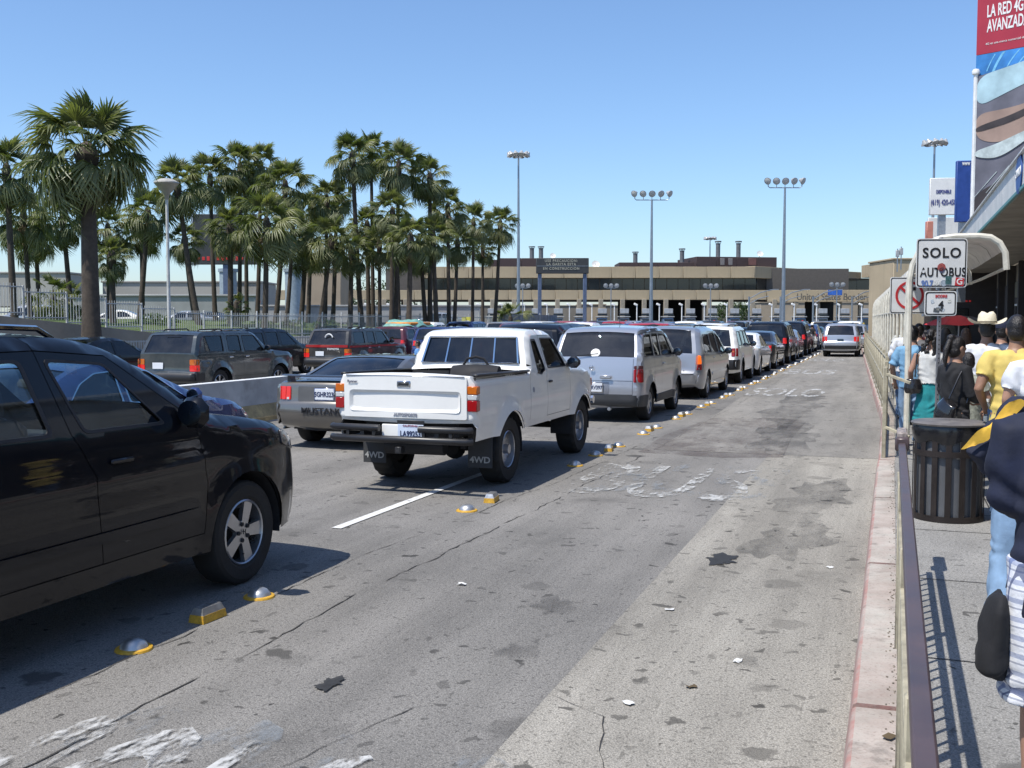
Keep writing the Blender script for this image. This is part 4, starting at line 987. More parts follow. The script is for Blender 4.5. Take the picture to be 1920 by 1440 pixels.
TAILD = mat('smoked_lens', (.10, .03, .03), .2, coat=.5)
def element_extra(sh, e, pm):
    CLAD = mat('grey_cladding', (.055, .058, .062), .6, var=.1); L2 = sh.L / 2
    bumper(.30, .52, CLAD, .03, wrap=.38)(sh, e, pm)
    endp('tailgate_seam', rect(-.72, .72, .783, .790), BLACK, .004)(sh, e, pm); endp('tailgate_edge', rect(-.72, .72, .52, .535), CLAD, .01)(sh, e, pm)
    for sg in (1, -1): endp('tailgate_seam', rect(*sorted((sg * .715, sg * .722)), .53, 1.20), BLACK, .003)(sh, e, pm)
    for (a, b, m_, nm) in ((.79, 1.035, REDL, 'taillight'), (1.037, 1.10, TAILD, 'smoked_lamp')): tail(.735, .885, a - .03, b - .03, m_, nm, .018, .14)(sh, e, pm)
    plate(.66, '6DRV397', 0, back=PLATE, frame=CHROME, proud=.03)(sh, e, pm)
    endp('plate_recess', rounded(rect(-.28, .28, .55, .765), .03, True, 3), mat('recess_silver', (.30, .31, .34), .4, .5), .006)(sh, e, pm)
    MB().box((.22, -L2 - .06, .86), (.22, .03, .07), None, .03).build('tailgate_handle', pm, e)
    MB().tube([(.035 * math.cos(a) - .06, -L2 - .045, 1.03 + .045 * math.sin(a)) for a in [math.radians(q) for q in range(120, 421, 20)]], .008, 5).build('rear_badge', CHROME, e); MB().box((-.06, -L2 - .045, 1.03), (.05, .01, .012)).build('badge_bar', CHROME, e)
    endp('high_brake_light', rect(-.06, .0, 1.605, 1.625), REDLIT, .0)(sh, e, pm); wiper(-.35, .05, 1.25)(sh, e, pm)
    mirror(2.98, 1.22, BLACK, .19, .18)(sh, e, pm); handles([(1.98, 1.05)], 'paint')(sh, e, pm)
    sidep('sill_cladding', rounded(rect(1.2, 2.94, .31, .46), .02, True, 2), CLAD, .02)(sh, e, pm)
    MB().tube([(.1, 1.5 - L2, 1.79), (.1, 1.42 - L2, 2.10)], .006, 5).build('antenna', BLACK, e); MB().box((.1, 1.5 - L2, 1.80), (.06, .1, .03), None, .01).build('antenna_foot', BLACK, e)
    MB().tube([(.28, .1 - L2, .26), (.28, -.02 - L2, .26)], .035, 8).build('exhaust_pipe', STEEL, e)
    o = sh.side_patch(rounded([(.22, 1.66), (1.9, 1.69), (1.9, 1.76), (.6, 1.74)], .03, True, 2), .004, True); o.build('dark_roof_side', CLAD, e)
    MB().lathe([(.10, -.005), (.085, .004), (.001, .004)], 20, RX(math.radians(60))).build('window_sticker', WHITEP, e, (-.02, .10 - L2, 1.30))
car(ELEMENT, 'silver_boxy_suv', put(ELEMENT, 18.95, -5.24), HEAD, P_SILVER2, 'boxy silver SUV with dark bumper right ahead of the white pickup', 'SUV', None, GL_DARK, GL_DARK, GL_MID, 'multi7', wd=.21, extras=[element_extra])
def van_extra(sh, e, pm):
    tail(.80, .95, .86, 1.07, AMBERLIT, 'tail_lamp', .015, .14)(sh, e, pm); tail(.80, .95, .72, .855, REDL, 'taillight', .015, .14)(sh, e, pm)
    bumper(.38, .60, 'paint', .05)(sh, e, pm); endp('bumper_step', rect(-.75, .75, .605, .635), BLACK, .02)(sh, e, pm)
    plate(.88, None, -.1, back=BLACK)(sh, e, pm); mirror(3.55, 1.06, BLACK, .2, .17)(sh, e, pm); handles([(2.85, .98), (1.75, .98)], 'paint')(sh, e, pm); wiper(-.1, .45, 1.12)(sh, e, pm); script('LX', .5, .70, .05, BLACK)(sh, e, pm)
    sidep('side_moulding', rounded(rect(1.45, 3.8, .55, .62), .02, True, 2), 'paint', .012)(sh, e, pm); rails(.8, 2.6, BLACK, .04, .6)(sh, e, pm)
car(VAN, 'silver_minivan', put(VAN, 25.0, -5.22), HEAD, P_SILVER, 'rounded silver minivan with lit amber tail lamp ahead of the boxy SUV', 'minivan', None, GL_DARK, GL_DARK, GL_MID, 'multi6', wd=.2, extras=[van_extra])
def path_extra(sh, e, pm):
    tail(.70, .86, .84, 1.08, REDL, 'taillight', .015, .14)(sh, e, pm); tail(.72, .84, .96, 1.0, AMBER, 'indicator_lamp', .018)(sh, e, pm); bumper(.44, .74, BLACK, .05)(sh, e, pm); plate(.9, None, -.2)(sh, e, pm); mirror(2.85, 1.13, BLACK)(sh, e, pm); rails(.6, 2.2, BLACK, .05, .5)(sh, e, pm); wiper(-.2, .3, 1.15)(sh, e, pm)
car(PATH, 'white_suv', put(PATH, 31.4, -5.2), HEAD, P_WHITE, 'white SUV with black rear bumper ahead of the silver minivan', 'SUV', None, GL_MID, GL_MID, GL_MID, 'multi6', extras=[path_extra])
def must_extra(sh, e, pm):
    L2 = sh.L / 2
    sp_ = MB(); P = []
    for k in range(13):
        y = -0.80 + 1.6 * k / 12; P.append([(y, .0 + .10 * (y / .8) ** 2 - L2, 1.085), (y, .03 + .10 * (y / .8) ** 2 - L2, 1.105), (y, .22 + .08 * (y / .8) ** 2 - L2, 1.10), (y, .22 + .08 * (y / .8) ** 2 - L2, 1.08), (y, .0 + .10 * (y / .8) ** 2 - L2, 1.078)])
    sp_.grid(P)
    for sg in (1, -1): sp_.box((sg * .70, .22 - L2, 1.04), (.05, .14, .09))
    sp_.build('spoiler', P_DGREY, e)
    for sg in (1, -1):
        for k in range(3):
            a, b = sorted((sg * (.60 + k * .088), sg * (.675 + k * .088)))
            link('taillight', cached(sh, f'taillight:m{k}{sg}', lambda: sh.end_patch(rounded(rect(a, b, .735, .93), .012, True, 2), .016), REDLIT), e)
        link('reversing_lamp', cached(sh, f'reversing_lamp:{sg}', lambda: sh.end_patch(rect(*sorted((sg * .62, sg * .66)), .737, .77), .02), CLEARL), e)
    endp('rear_panel', rounded(rect(-.46, .46, .715, .935), .02, True, 2), mat('panel_grey', (.085, .085, .085), .5), .008)(sh, e, pm)
    plate(.825, '5GHR323', 0, frame=CHROME, proud=.02)(sh, e, pm); script('MUSTANG', 0, .585, .115, BLACK, 1.3, .002, .030)(sh, e, pm)
    endp('bumper_vent', rect(-.62, .62, .44, .455), BLACK, .006)(sh, e, pm); bumper(.36, .66, 'paint', .02, wrap=.5)(sh, e, pm); mirror(2.75, .96, 'paint', .18, .13)(sh, e, pm); handles([(1.85, .86)], 'paint')(sh, e, pm)
    endp('high_brake_light', rect(-.30, .30, .955, .972), REDL, .01)(sh, e, pm)
car(MUST, 'grey_coupe', put(MUST, 13.5, -7.85), HEAD, P_TAN, 'grey coupe with rear spoiler and lit red tail lamps beside the white pickup', 'coupe', None, GL_DARK, GL_DARK, GL_MID, 'spoke5', wd=.24, extras=[must_extra])
car(SED_N, 'blue_sedan', put(SED_N, 7.5, -8.9), HEAD, P_NAVY, 'dark blue sedan with chrome window line seen behind the black SUV', 'sedan', None, GL_MID, GL_MID, GL_MID, 'multi7')
car(RUNNER, 'grey_wagon_suv', put(RUNNER, 20.8, -16.45), HEAD, P_GREY, 'dark grey four-door SUV with roof rack behind the concrete barrier', 'SUV', None, GL_MID, GL_DARK, GL_MID, 'multi6')
e2 = car(RUNNER, 'red_black_suv', put(RUNNER, 30.2, -17.5), HEAD, P_DULLBLACK, 'faded black SUV with a red stripe across its tailgate', 'SUV', None, GL_DARK, GL_DARK, GL_MID, 'multi6',
    extras=[endp('red_stripe', rect(-.78, .78, 1.08, 1.165), P_RED, .012), sidep('red_stripe', rect(.1, 4.2, 1.07, 1.14), P_RED, .006), script('TOYOTA', .25, 1.02, .09, WHITEP, 1.2, .003, .02),
            lambda sh, e, pm: MB().tube([(.14 * math.cos(a) + .05, .115 - sh.L / 2, 1.40 + .14 * math.sin(a)) for a in [math.radians(q) for q in range(10, 171, 16)]], .022, 5).build('arc_sticker', WHITEP, e)])
# ------------------------------------------------------------------ the rest of the queue
def tails(y0, y1, z0, z1, lit): return [tail(y0, y1, z0, z1, REDLIT if lit else REDL)]
GLASSC = {'dark': GL_DARK, 'mid': GL_MID}
KIND = {'sedan': (SED, 'sedan', .60, .84, .74, .92), 'large sedan': (SED2, 'sedan', .62, .88, .74, .93), 'SUV': (SUV2, 'SUV', .72, .92, .90, 1.14), 'small SUV': (SUV3, 'SUV', .66, .84, .84, 1.02), 'mid-size SUV': (PATH, 'SUV', .70, .86, .84, 1.06), 'minivan': (VAN, 'minivan', .80, .93, .78, 1.05), 'pickup': (PICK, 'pickup truck', .78, .90, .82, 1.08)}
COLS = {'white': P_WHITE, 'silver': P_SILVER, 'black': P_BLACK, 'dark grey': P_DGREY, 'navy': P_NAVY, 'red': P_RED, 'blue': P_BLUE, 'grey': P_GREY, 'dark green': P_GREEN, 'gold': P_GOLD, 'maroon': P_MAROON}
def queue_car(kind, col, s, t, label, dh=0.0, lit=True, wheels=True, extras=None, group=None):
    sh, cat, y0, y1, z0, z1 = KIND[kind]
    ex = tails(y0, y1, z0, z1, lit) if sh.sp.get('detail') is None or sh in (VAN, PATH) else []
    ex = ex + [plate((z0 + z1) / 2 if 'sedan' in kind else .8, None)] + (extras or [])
    return car(sh, col.replace(' ', '_') + '_' + cat.replace(' ', '_').lower(), put(sh, s, t), HEAD + dh, COLS[col], label, cat, group, GL_DARK, GL_DARK, GL_MID, 'multi6', seats=False, wheels=wheels, extras=ex)
QA = 'cars queuing in the lane beside the bus lane'
queue_car('large sedan', 'white', 36.1, -5.2, 'white sedan with lit tail lamps ahead of the white SUV', group=QA)
queue_car('large sedan', 'dark grey', 41.4, -5.2, 'dark grey sedan with lit tail lamps ahead of the white sedan', group=QA)
queue_car('SUV', 'black', 46.6, -5.2, 'black SUV with chrome roof rails ahead of the dark grey sedan', group=QA, extras=[rails(.7, 2.4, CHROME)])
queue_car('sedan', 'silver', 52.0, -5.2, 'silver sedan with lit tail lamps beside the first far black SUV', group=QA)
queue_car('SUV', 'black', 57.4, -5.25, 'second black SUV in the lane beside the bus lane', group=QA)
queue_car('sedan', 'dark grey', 63.2, -5.25, 'dark grey sedan just beyond the second black SUV', group=QA)
queue_car('small SUV', 'blue', 69.0, -5.3, 'small blue SUV ahead of the far dark grey sedan', group=QA)
queue_car('sedan', 'dark green', 75.0, -5.3, 'dark green sedan ahead of the small blue SUV', group=QA)
car(SUV1, 'silver_suv', put(SUV1, 56.8, -2.55), HEAD, P_SILVER2, 'silver SUV driving alone up the bus lane with tail lamps lit', 'SUV', None, GL_DARK, GL_DARK, GL_MID, 'multi6', seats=False)
queue_car('small SUV', 'silver', 69.5, -2.4, 'second silver SUV ahead in the bus lane, nearest the railing', group='vehicles in the bus lane')
queue_car('small SUV', 'maroon', 63.5, -3.0, 'small maroon SUV between the two silver SUVs in the bus lane', group='vehicles in the bus lane')
queue_car('SUV', 'white', 77, -2.9, 'white SUV farthest up the bus lane', group='vehicles in the bus lane')
# neighbours beyond the barrier and between
queue_car('SUV', 'black', 23.0, -8.1, 'black SUV hidden behind the cab of the white pickup, only its roof showing')
queue_car('SUV', 'navy', 41.5, -18.9, 'dark blue SUV with a cartoon-free pale decal seen past the pickup cab'.replace('cartoon-free ', ''), extras=[lambda sh, e, pm: MB().box((.25, .12 - sh.L / 2, 1.40), (.16, .01, .26), RX(-.45).to_3x3(), .004).build('window_decal', mat('decal_pale', (.55, .6, .62), .6, var=.4, vs=12), e)])
queue_car('sedan', 'black', 20.6, -20.3, 'black sedan left of the dark grey SUV, behind the near black roof')
queue_car('SUV', 'black', 29.0, -20.8, 'black SUV between the grey SUV and the palisade fence')
queue_car('sedan', 'silver', 25.2, -13.3, 'silver sedan in the first lane past the barrier') if False else None
r_ = random.Random(21)
kinds = ['sedan', 'sedan', 'large sedan', 'SUV', 'small SUV', 'mid-size SUV', 'minivan', 'pickup', 'SUV']
cols = ['white', 'silver', 'black', 'dark grey', 'navy', 'red', 'grey', 'white', 'silver', 'blue', 'gold', 'dark green', 'maroon', 'white', 'black', 'silver']
lanes = [(-8.3, 29, 82, 'second lane left of the bus lane'), (-13.4, 36, 132, 'first lane left of the concrete barrier'), (-17.0, 48, 132, 'second lane left of the concrete barrier'), (-20.6, 46, 132, 'third lane left of the concrete barrier'), (-24.2, 50, 132, 'fourth lane left of the concrete barrier'),
         (-28.0, 86, 130, 'lane just past the end of the palm island'), (-31.6, 90, 130, 'second lane past the palm island'), (-35.2, 94, 128, 'third lane past the palm island'), (-39, 98, 128, 'fourth lane past the palm island'), (-43, 102, 126, 'fifth lane past the palm island'), (-47, 106, 126, 'sixth lane past the palm island'), (-5.4, 82, 128, 'far end of the lane beside the bus lane'), (-9.0, 84, 128, 'far end of the lane right of the barrier')]
NCAR = 0
for (t, s0, s1, lname) in lanes:
    s = s0; n = 0; last = None
    while s < s1:
        k = r_.choice(kinds); cl = r_.choice(cols)
        while (k, cl) == last: k = r_.choice(kinds); cl = r_.choice(cols)
        last = (k, cl)
        n += 1; far = s > 70
        queue_car(k, cl, s, t + r_.uniform(-.35, .35), f'{cl} {k}, {ordn(n)} in the {lname}', r_.uniform(-.03, .03), r_.random() < .6, wheels=not far, group='cars queuing for the border')
        s += KIND[k][0].L + r_.uniform(1.0, 2.6); NCAR += 1
# a big red SUV and a bundle on a roof stand out
queue_car('SUV', 'red', 72, -22.5, 'large bright red SUV standing out above the far queue', group='cars queuing for the border')
e = empty('roof_bundle', R(45.0, -21.6, 1.60), HEAD)
TARP = mat('green_tarp', (.16, .34, .29), .6, var=.35, vs=4, bmp=.5, bs=6)
P = [[(x, y, .30 + .08 * math.sin(x * 3.1) * math.cos(y * 4) - .28 * max(abs(x) / .75, abs(y) / 1.3) ** 6) for y in np.linspace(-1.3, 1.3, 15)] for x in np.linspace(-.75, .75, 9)]
MB().grid(P).build('tarpaulin', TARP, e, ang=80, recalc=False)
MB().box((0, 0, .12), (1.3, 2.3, .2), None, .05).build('wrapped_load', mat('orange_cloth', (.6, .22, .03), .7, var=.4), e)
tag(e, 'pale green tarpaulin over a load on a car roof near the fence', 'bundle')
queue_car('SUV', 'maroon', 42.6, -21.6, 'maroon SUV carrying the green tarpaulin bundle')
for o in list(COL.objects):                 # these stand lower: shallower bodies than the shared shell
    f = {'grey_wagon_suv': .945, 'red_black_suv': .945}.get(o.name)
    lb = o.get('label', '')
    if lb.startswith('black SUV between the grey SUV') or lb.startswith('dark blue SUV with a') or lb.startswith('maroon SUV carrying'): f = .89
    if f: o.scale = (1, 1, f)
# ------------------------------------------------------------------ palm island, fence
def grass_mat():
    m, nt, p = newmat('lawn'); v = coords(nt)
    c = mix(nt, rng_map(nt, noise(nt, v, 1.2, 6, .7), .3, .7), (.055, .10, .02), (.13, .17, .045)); c = mix(nt, rng_map(nt, noise(nt, v, 40, 3), .5, .8, 0, .6), c, (.03, .055, .012))
    nt.links.new(c, p.inputs['Base Color']); p.inputs['Roughness'].default_value = .9; nt.links.new(bump(nt, noise(nt, v, 60, 4, .8), 1.0, .05), p.inputs['Normal']); return m
LAWN = grass_mat()
WALLM = mat('retaining_wall', (.30, .26, .21), .9, var=.15, vs=.8, bmp=.2, dirt=.2)
FT = -28.0
def walltop(s): return 1.12 + max(0.0, (38 - s)) * .085
def moundz(s, t):
    d = (FT - t); return walltop(s) * 1.0 - .05 + .95 * (1 - math.exp(-d / 4)) * math.exp(-((s - 48) / 26) ** 2) if d < 60 else 1.0
P = [[R(s, t, moundz(s, t)) for t in (FT - .1, FT - 1.5, FT - 3, FT - 5, FT - 8, FT - 12, FT - 18, FT - 26, FT - 40, FT - 60)] for s in range(14, 87, 4)]
lawn = struct(MB().grid(P).build('island_lawn', LAWN, recalc=False, ang=80))
m_ = MB()
for k in range(18):
    s0, s1 = 14 + 4 * k, 18 + 4 * k
    vs = [R(s0, FT - .12, -.02), R(s0, FT + .12, -.02), R(s0, FT + .12, walltop(s0)), R(s0, FT - .12, walltop(s0)), R(s1, FT - .12, -.02), R(s1, FT + .12, -.02), R(s1, FT + .12, walltop(s1)), R(s1, FT - .12, walltop(s1))]
    m_.add(vs, [(0, 1, 5, 4), (1, 2, 6, 5), (2, 3, 7, 6), (3, 0, 4, 7)] + ([(0, 1, 2, 3)] if k == 0 else []) + ([(4, 5, 6, 7)] if k == 17 else []))
tag(m_.build('retaining_wall', WALLM, ang=30), 'low brown retaining wall sloping down along the palm island', 'wall')
FEN = mat('pale_fence_steel', (.50, .50, .48), .55, .2, var=.15, dirt=.2)
fen = empty('palisade_fence', R(14, FT, 0))
for k in range(30):
    s0 = 14 + 2.0 * k; z0 = walltop(s0 + 1); panel = MB()
    for j in range(14): q = R(s0 + .06 + j * .14, FT, 0) - R(14, FT, 0); panel.box((q.x, q.y, z0 + .58), (.016, .016, 1.08), RZ(HEAD).to_3x3())
    for zz in (.12, 1.0): q = R(s0 + 1, FT, 0) - R(14, FT, 0); panel.box((q.x, q.y, z0 + zz), (.03, 1.94, .04), RZ(HEAD).to_3x3())
    panel.build('fence_panel', FEN, fen, recalc=False); q = R(s0, FT, 0) - R(14, FT, 0); MB().box((q.x, q.y, z0 + .6), (.06, .06, 1.24), RZ(HEAD).to_3x3(), .006).build('fence_post', FEN, fen)
tag(fen, 'long pale steel palisade fence on the wall in front of the palms', 'fence')
MESHM = worn('dusty_screen', (.22, .22, .21), .36, .52, 3.)
scr = empty('screened_fence', R(74, FT, 0))
for k in range(6):
    s0 = 74.2 + 2.4 * k; a = R(s0, FT, 0) - R(74, FT, 0)
    MB().box((a.x, a.y, 1.75), (.05, .05, 1.5), RZ(HEAD).to_3x3()).build('fence_post', FEN, scr)
    c_ = R(s0 + 1.2, FT, 0) - R(74, FT, 0); MB().box((c_.x, c_.y, 1.72), (.015, 2.34, 1.25), RZ(HEAD).to_3x3()).build('screen_panel', mat('screen_grey', (.20, .20, .20), .9, var=.3, vs=2), scr)
tag(scr, 'grey screened stretch of fence at the far end of the palm island', 'fence')
# lower fence on the road side
lf = empty('low_railing_fence', R(30, FT + 1.6, 0))
for k in range(10):
    panel = MB()
    for j in range(14): q = R(26 + 2 * k + j * .145, FT + 1.6, 0) - R(30, FT + 1.6, 0); panel.box((q.x, q.y, .62), (.025, .025, 1.1), RZ(HEAD).to_3x3())
    q = R(27 + 2 * k, FT + 1.6, 0) - R(30, FT + 1.6, 0); panel.box((q.x, q.y, 1.12), (.03, 1.96, .04), RZ(HEAD).to_3x3()); panel.box((q.x, q.y, .2), (.03, 1.96, .04), RZ(HEAD).to_3x3())
    panel.build('fence_panel', FEN, lf, recalc=False)
tag(lf, 'low pale railing in front of the sloping brown wall', 'fence')

def leaf_mat(name, a, b, seed=0.):
    m, nt, p = newmat(name); v = coords(nt); oi = nd(nt, 'ShaderNodeObjectInfo').outputs['Random']
    c = mix(nt, oi, a, b); c = mix(nt, rng_map(nt, noise(nt, v, 9, 3), .35, .75, 0, .5), c, tuple(x * .55 for x in a))
    nt.links.new(c, p.inputs['Base Color']); p.inputs['Roughness'].default_value = .42; p.inputs['Specular IOR Level'].default_value = .5
    tl = nd(nt, 'ShaderNodeBsdfTranslucent', {'Color': mix(nt, 1.0, c, (1.5, 1.7, .7), 'MULTIPLY')})
    mx = nd(nt, 'ShaderNodeMixShader', {0: .30, 1: p.outputs[0], 2: tl.outputs[0]}); nt.links.new(mx.outputs[0], nt.nodes['Material Output'].inputs[0]); return m
LEAF = leaf_mat('palm_leaf', (.095, .122, .042), (.235, .24, .105)); LEAFD2 = leaf_mat('dry_palm_leaf', (.20, .145, .08), (.30, .22, .13))
def frond_mesh(seed, droop, nseg=25, spread=118, pet=.85, rad=.85, fold=.25):
    r = random.Random(seed); mb = MB(); h = pet
    mb.add([(-.018, 0, 0), (.018, 0, 0), (.014, h * .5, .05), (-.014, h * .5, .05), (-.01, h, .02), (.01, h, .02), (0, 0, .02), (0, h * .5, .07)], [(0, 1, 2, 3), (3, 2, 5, 4)])
    for k in range(nseg):
        a = math.radians(-spread + 2 * spread * (k + .5 + r.uniform(-.2, .2)) / nseg); L_ = rad * (1 - .28 * abs(a) / math.radians(spread)) * r.uniform(.85, 1.1)
        d = Vector((math.sin(a), math.cos(a), 0)); sd = Vector((math.cos(a), -math.sin(a), 0)); wv = .5 * L_ * math.radians(2 * spread / nseg) * .62
        b0 = Vector((0, h, .02)); cup = fold * (1 - math.cos(a)) * .3
        def pt(f): return b0 + d * (L_ * f) + Vector((0, 0, cup * f - droop * (f ** 2.2) * (1 + r.uniform(-.25, .25))))
        m1, m2 = pt(.42), pt(.74); tp = pt(1.0) + Vector((r.uniform(-.05, .05), r.uniform(-.05, .05), -droop * .35))
        up = Vector((0, 0, .022))
        mb.add([b0, m1 - sd * wv + up, m1 - up, m1 + sd * wv + up, m2 - sd * wv * .8 + up * .6, m2 - up * .6, m2 + sd * wv * .8 + up * .6, tp],
               [(0, 1, 2), (0, 2, 3), (1, 4, 5, 2), (2, 5, 6, 3), (4, 7, 5), (5, 7, 6)])
    me = mb.mesh('frond', LEAF, 180, recalc=False); return me
FR_UP = [frond_mesh(i, .12, 24, 105, .80, .70) for i in (1, 2, 3)]; FR_MID = [frond_mesh(i, .38, 24, 118, .95, .70) for i in (4, 5, 6)]; FR_LOW = [frond_mesh(i, .62, 22, 112, .85, .72) for i in (7, 8, 9)]; FR_DRY = [frond_mesh(i, .6, 14, 80, .6, .75) for i in (10, 11)]
for me in FR_DRY: me.materials[0] = LEAFD2
TRUNK = mat('palm_trunk', (.070, .055, .042), .95, var=.35, vs=5, bmp=.8, bs=14)
def palm(x, y, z0, h, lean, rt, crown, label, seed, nf=34, dry=5, short=False):
    r = random.Random(seed); e = empty('palm_tree', (x, y, z0)); lx, ly = lean; pts = []; rs = []
    for k in range(11):
        f = k / 10; pts.append((lx * (f ** .7 if f > 0 else 0), ly * f, -.4 + (h + .4) * f)); rs.append(rt * (1.25 if k == 0 else 1.08 if k == 1 else 1 - .32 * f))
    MB().tube(pts, rs, 10).build('trunk', TRUNK, e, ang=60)
    top = Vector(pts[-1])
    shag = MB(); shag.lathe([(rt * .6, -.9), (rt * 1.1, -.55), (rt * 1.3, -.2), (rt * .9, .15), (.01, .3)], 9, T(*top)); shag.build('leaf_bases', TRUNK, e, ang=20)
    ga = 2.399963
    for k in range(nf):
        f = (k + .5) / nf; el = math.radians(84 - 140 * f ** .9 + r.uniform(-13, 13)); az = k * ga + r.uniform(-.25, .25)
        ms = FR_UP if f < .3 else FR_MID if f < .62 else FR_LOW; sc = crown * (.92 + .14 * min(1, f * 2.2)) * r.uniform(.72, 1.15)
        o = link('frond', r.choice(ms), e, top + Vector((0, 0, .12 - .6 * f)), (el, r.uniform(-.6, .6), az)); o.scale = (sc,) * 3
    for k in range(dry):
        o = link('dry_frond', r.choice(FR_DRY), e, top + Vector((0, 0, -.4)), (math.radians(r.uniform(-78, -48)), r.uniform(-.4, .4), r.uniform(0, 6.28))); o.scale = (crown * r.uniform(.65, .9),) * 3
    tag(e, label, 'palm tree', 'palms on the island' if nf < 60 else None); return e
def at(px, py, d):
    u = (px - 960) / 1960; v = (720 - py) / 1960; th = math.atan(120 / 1960)
    ry = math.cos(th) + v * math.sin(th); return Vector((u * d / ry, d, EYE + (v * math.cos(th) - math.sin(th)) * d / ry))
# tall near palm
b = at(172, 640, 37); c_ = at(163, 280, 37)
palm(b.x, b.y, .9, c_.z - .9, (c_.x - b.x, 0), .33, 1.36, 'big near palm with thick dark trunk and wide shaggy crown', 3, 66, 10)
PL = [(8, 315, 30, 46, 1.25, 'left edge palm with shaggy crown cut by the picture edge'), (42, 400, 60, 52, 1.2, 'drooping palm beside the one at the left edge'), (118, 405, 140, 58, 1.15, 'palm behind the big near palm, to its left'), (200, 425, 205, 60, 1.1, 'low palm right of the big trunk'), (208, 478, 212, 50, .75, 'short young palm right of the big trunk'), (275, 395, 255, 57, 1.1, 'slim palm left of the saucer street lamp'), (262, 430, 268, 60, 1.0, 'slim low palm just left of the saucer street lamp'), (70, 440, 75, 60, 1.1, 'dark low palm near the left edge'),
 (335, 345, 380, 52, 1.12, 'palm leaning left behind the saucer street lamp'), (392, 330, 405, 62, 1.25, 'palm at the left shoulder of the dense grove'), (347, 450, 372, 58, .85, 'small low palm with a curved trunk behind the street lamp'), (452, 312, 447, 64, 1.3, 'tall palm in the middle of the dense grove'), (488, 308, 480, 66, 1.3, 'topmost palm of the dense grove'), (535, 345, 512, 60, 1.35, 'palm at the right shoulder of the dense grove'), (430, 425, 432, 55, 1.0, 'low green palm in front of the electronic board'), (500, 415, 495, 53, 1.45, 'low broad palm with pale hanging fronds in the grove'), (548, 430, 533, 58, 1.15, 'dark low palm right of the broad one'), (462, 350, 462, 70, 1.2, 'rear palm in the dense grove'), (612, 372, 608, 62, 1.1, 'slim palm between the two groves'), (630, 365, 622, 68, .95, 'twin palm just right of the slim one'), (622, 448, 592, 58, 1.15, 'low palm with a strongly curved trunk'), (575, 465, 560, 62, 1.0, 'low dark palm with leaning trunk'), (585, 395, 575, 70, 1.1, 'rear palm between the groves'),
 (661, 292, 680, 62, 1.2, 'leftmost of the tall slim palms'), (697, 285, 700, 66, 1.1, 'tallest slim palm, second of the tall row'), (748, 308, 740, 62, 1.25, 'third tall slim palm with pale hanging fronds'), (806, 330, 806, 64, 1.15, 'rightmost of the tall slim palms'), (735, 395, 733, 60, 1.05, 'mid-height palm below the tall row'), (688, 420, 692, 66, 1.0, 'mid-height slim palm between tall trunks'), (770, 445, 765, 58, 1.1, 'low dense palm below the third tall one'), (712, 455, 712, 62, 1.0, 'low palm left of the dense one'), (840, 388, 842, 68, 1.15, 'round-headed palm right of the tall row'), (812, 440, 820, 62, 1.05, 'low palm under the rightmost tall one'), (858, 452, 850, 70, 1.0, 'small low palm under the round-headed one'), (888, 415, 885, 72, 1.15, 'palm second from the right end of the row'), (938, 418, 925, 74, 1.1, 'last palm at the right end beside the light mast'), (905, 462, 905, 74, .8, 'small pale palm near the light mast'), (660, 470, 655, 60, .9, 'low palm beneath the leftmost tall one'), (745, 470, 750, 66, .9, 'low dark palm deep in the right grove'), (790, 475, 800, 64, .8, 'small dark palm deep in the right grove')]
for i, (px, py, bx, d, cr, lab) in enumerate(PL):
    c_ = at(px, py, d); b = at(bx, 595, d); z0 = 1.5
    palm(b.x, b.y, z0, c_.z - z0, (c_.x - b.x, rng.uniform(-.3, .3)), rng.uniform(.125, .17), cr * .83, lab, 100 + i, 46, rng.choice((4, 7, 11)))
# young stemless palms and shrubs
for i, (px, py, d, cr, lab) in enumerate([(100, 553, 56, .95, 'bushy young palm behind the fence at the left'), (130, 560, 60, .8, 'second bushy young palm behind the fence, beside the big trunk'), (443, 572, 55, .5, 'small bright young palm at the foot of the grove')]):
    c_ = at(px, py, d); palm(c_.x, c_.y, 1.3, max(.3, c_.z - 1.3), (0, 0), .12, cr, lab, 300 + i, 22, 0)
def shrub(loc, rx, ry, rz, n, label, seed, name='shrub', col=None, leaf=.07):
    r = random.Random(seed); mb = MB()
    for k in range(n):
        u, v, q = r.gauss(0, 1), r.gauss(0, 1), r.gauss(0, 1); l = math.sqrt(u * u + v * v + q * q) + 1e-6; f = r.uniform(.55, 1.0) ** .5
        p = Vector((u / l * rx * f, v / l * ry * f, abs(q / l) * rz * f)); M = Matrix.Rotation(r.uniform(0, 6), 3, 'Z') @ Matrix.Rotation(r.uniform(-1.2, 1.2), 3, 'X'); s_ = leaf * r.uniform(.6, 1.4)
        mb.add([p + M @ Vector(c) for c in ((-s_ * .5, 0, 0), (0, -s_, .01), (s_ * .5, 0, 0), (0, s_, .01))], [(0, 1, 2, 3)])
    e = empty(name, loc); mb.build('crown' if name == 'tree' else 'foliage', col or LEAF, e, recalc=False); MB().tube([(0, 0, -.2), (0, 0, rz * .6)], .05 if name == 'shrub' else .22, 6).build('stem' if name == 'shrub' else 'trunk', TRUNK, e)
    return tag(e, label, 'shrub' if name == 'shrub' else 'tree')
SHR = leaf_mat('shrub_leaf', (.05, .09, .02), (.10, .15, .035))
p = at(290, 612, 50); shrub((p.x, p.y, 1.5), 1.1, .8, .75, 900, 'rounded green shrub on the lawn near the street lamp', 1, col=SHR)
p = at(320, 610, 53); shrub((p.x, p.y, 1.5), .6, .6, .55, 500, 'smaller clipped shrub beside the rounded one', 2, col=SHR)
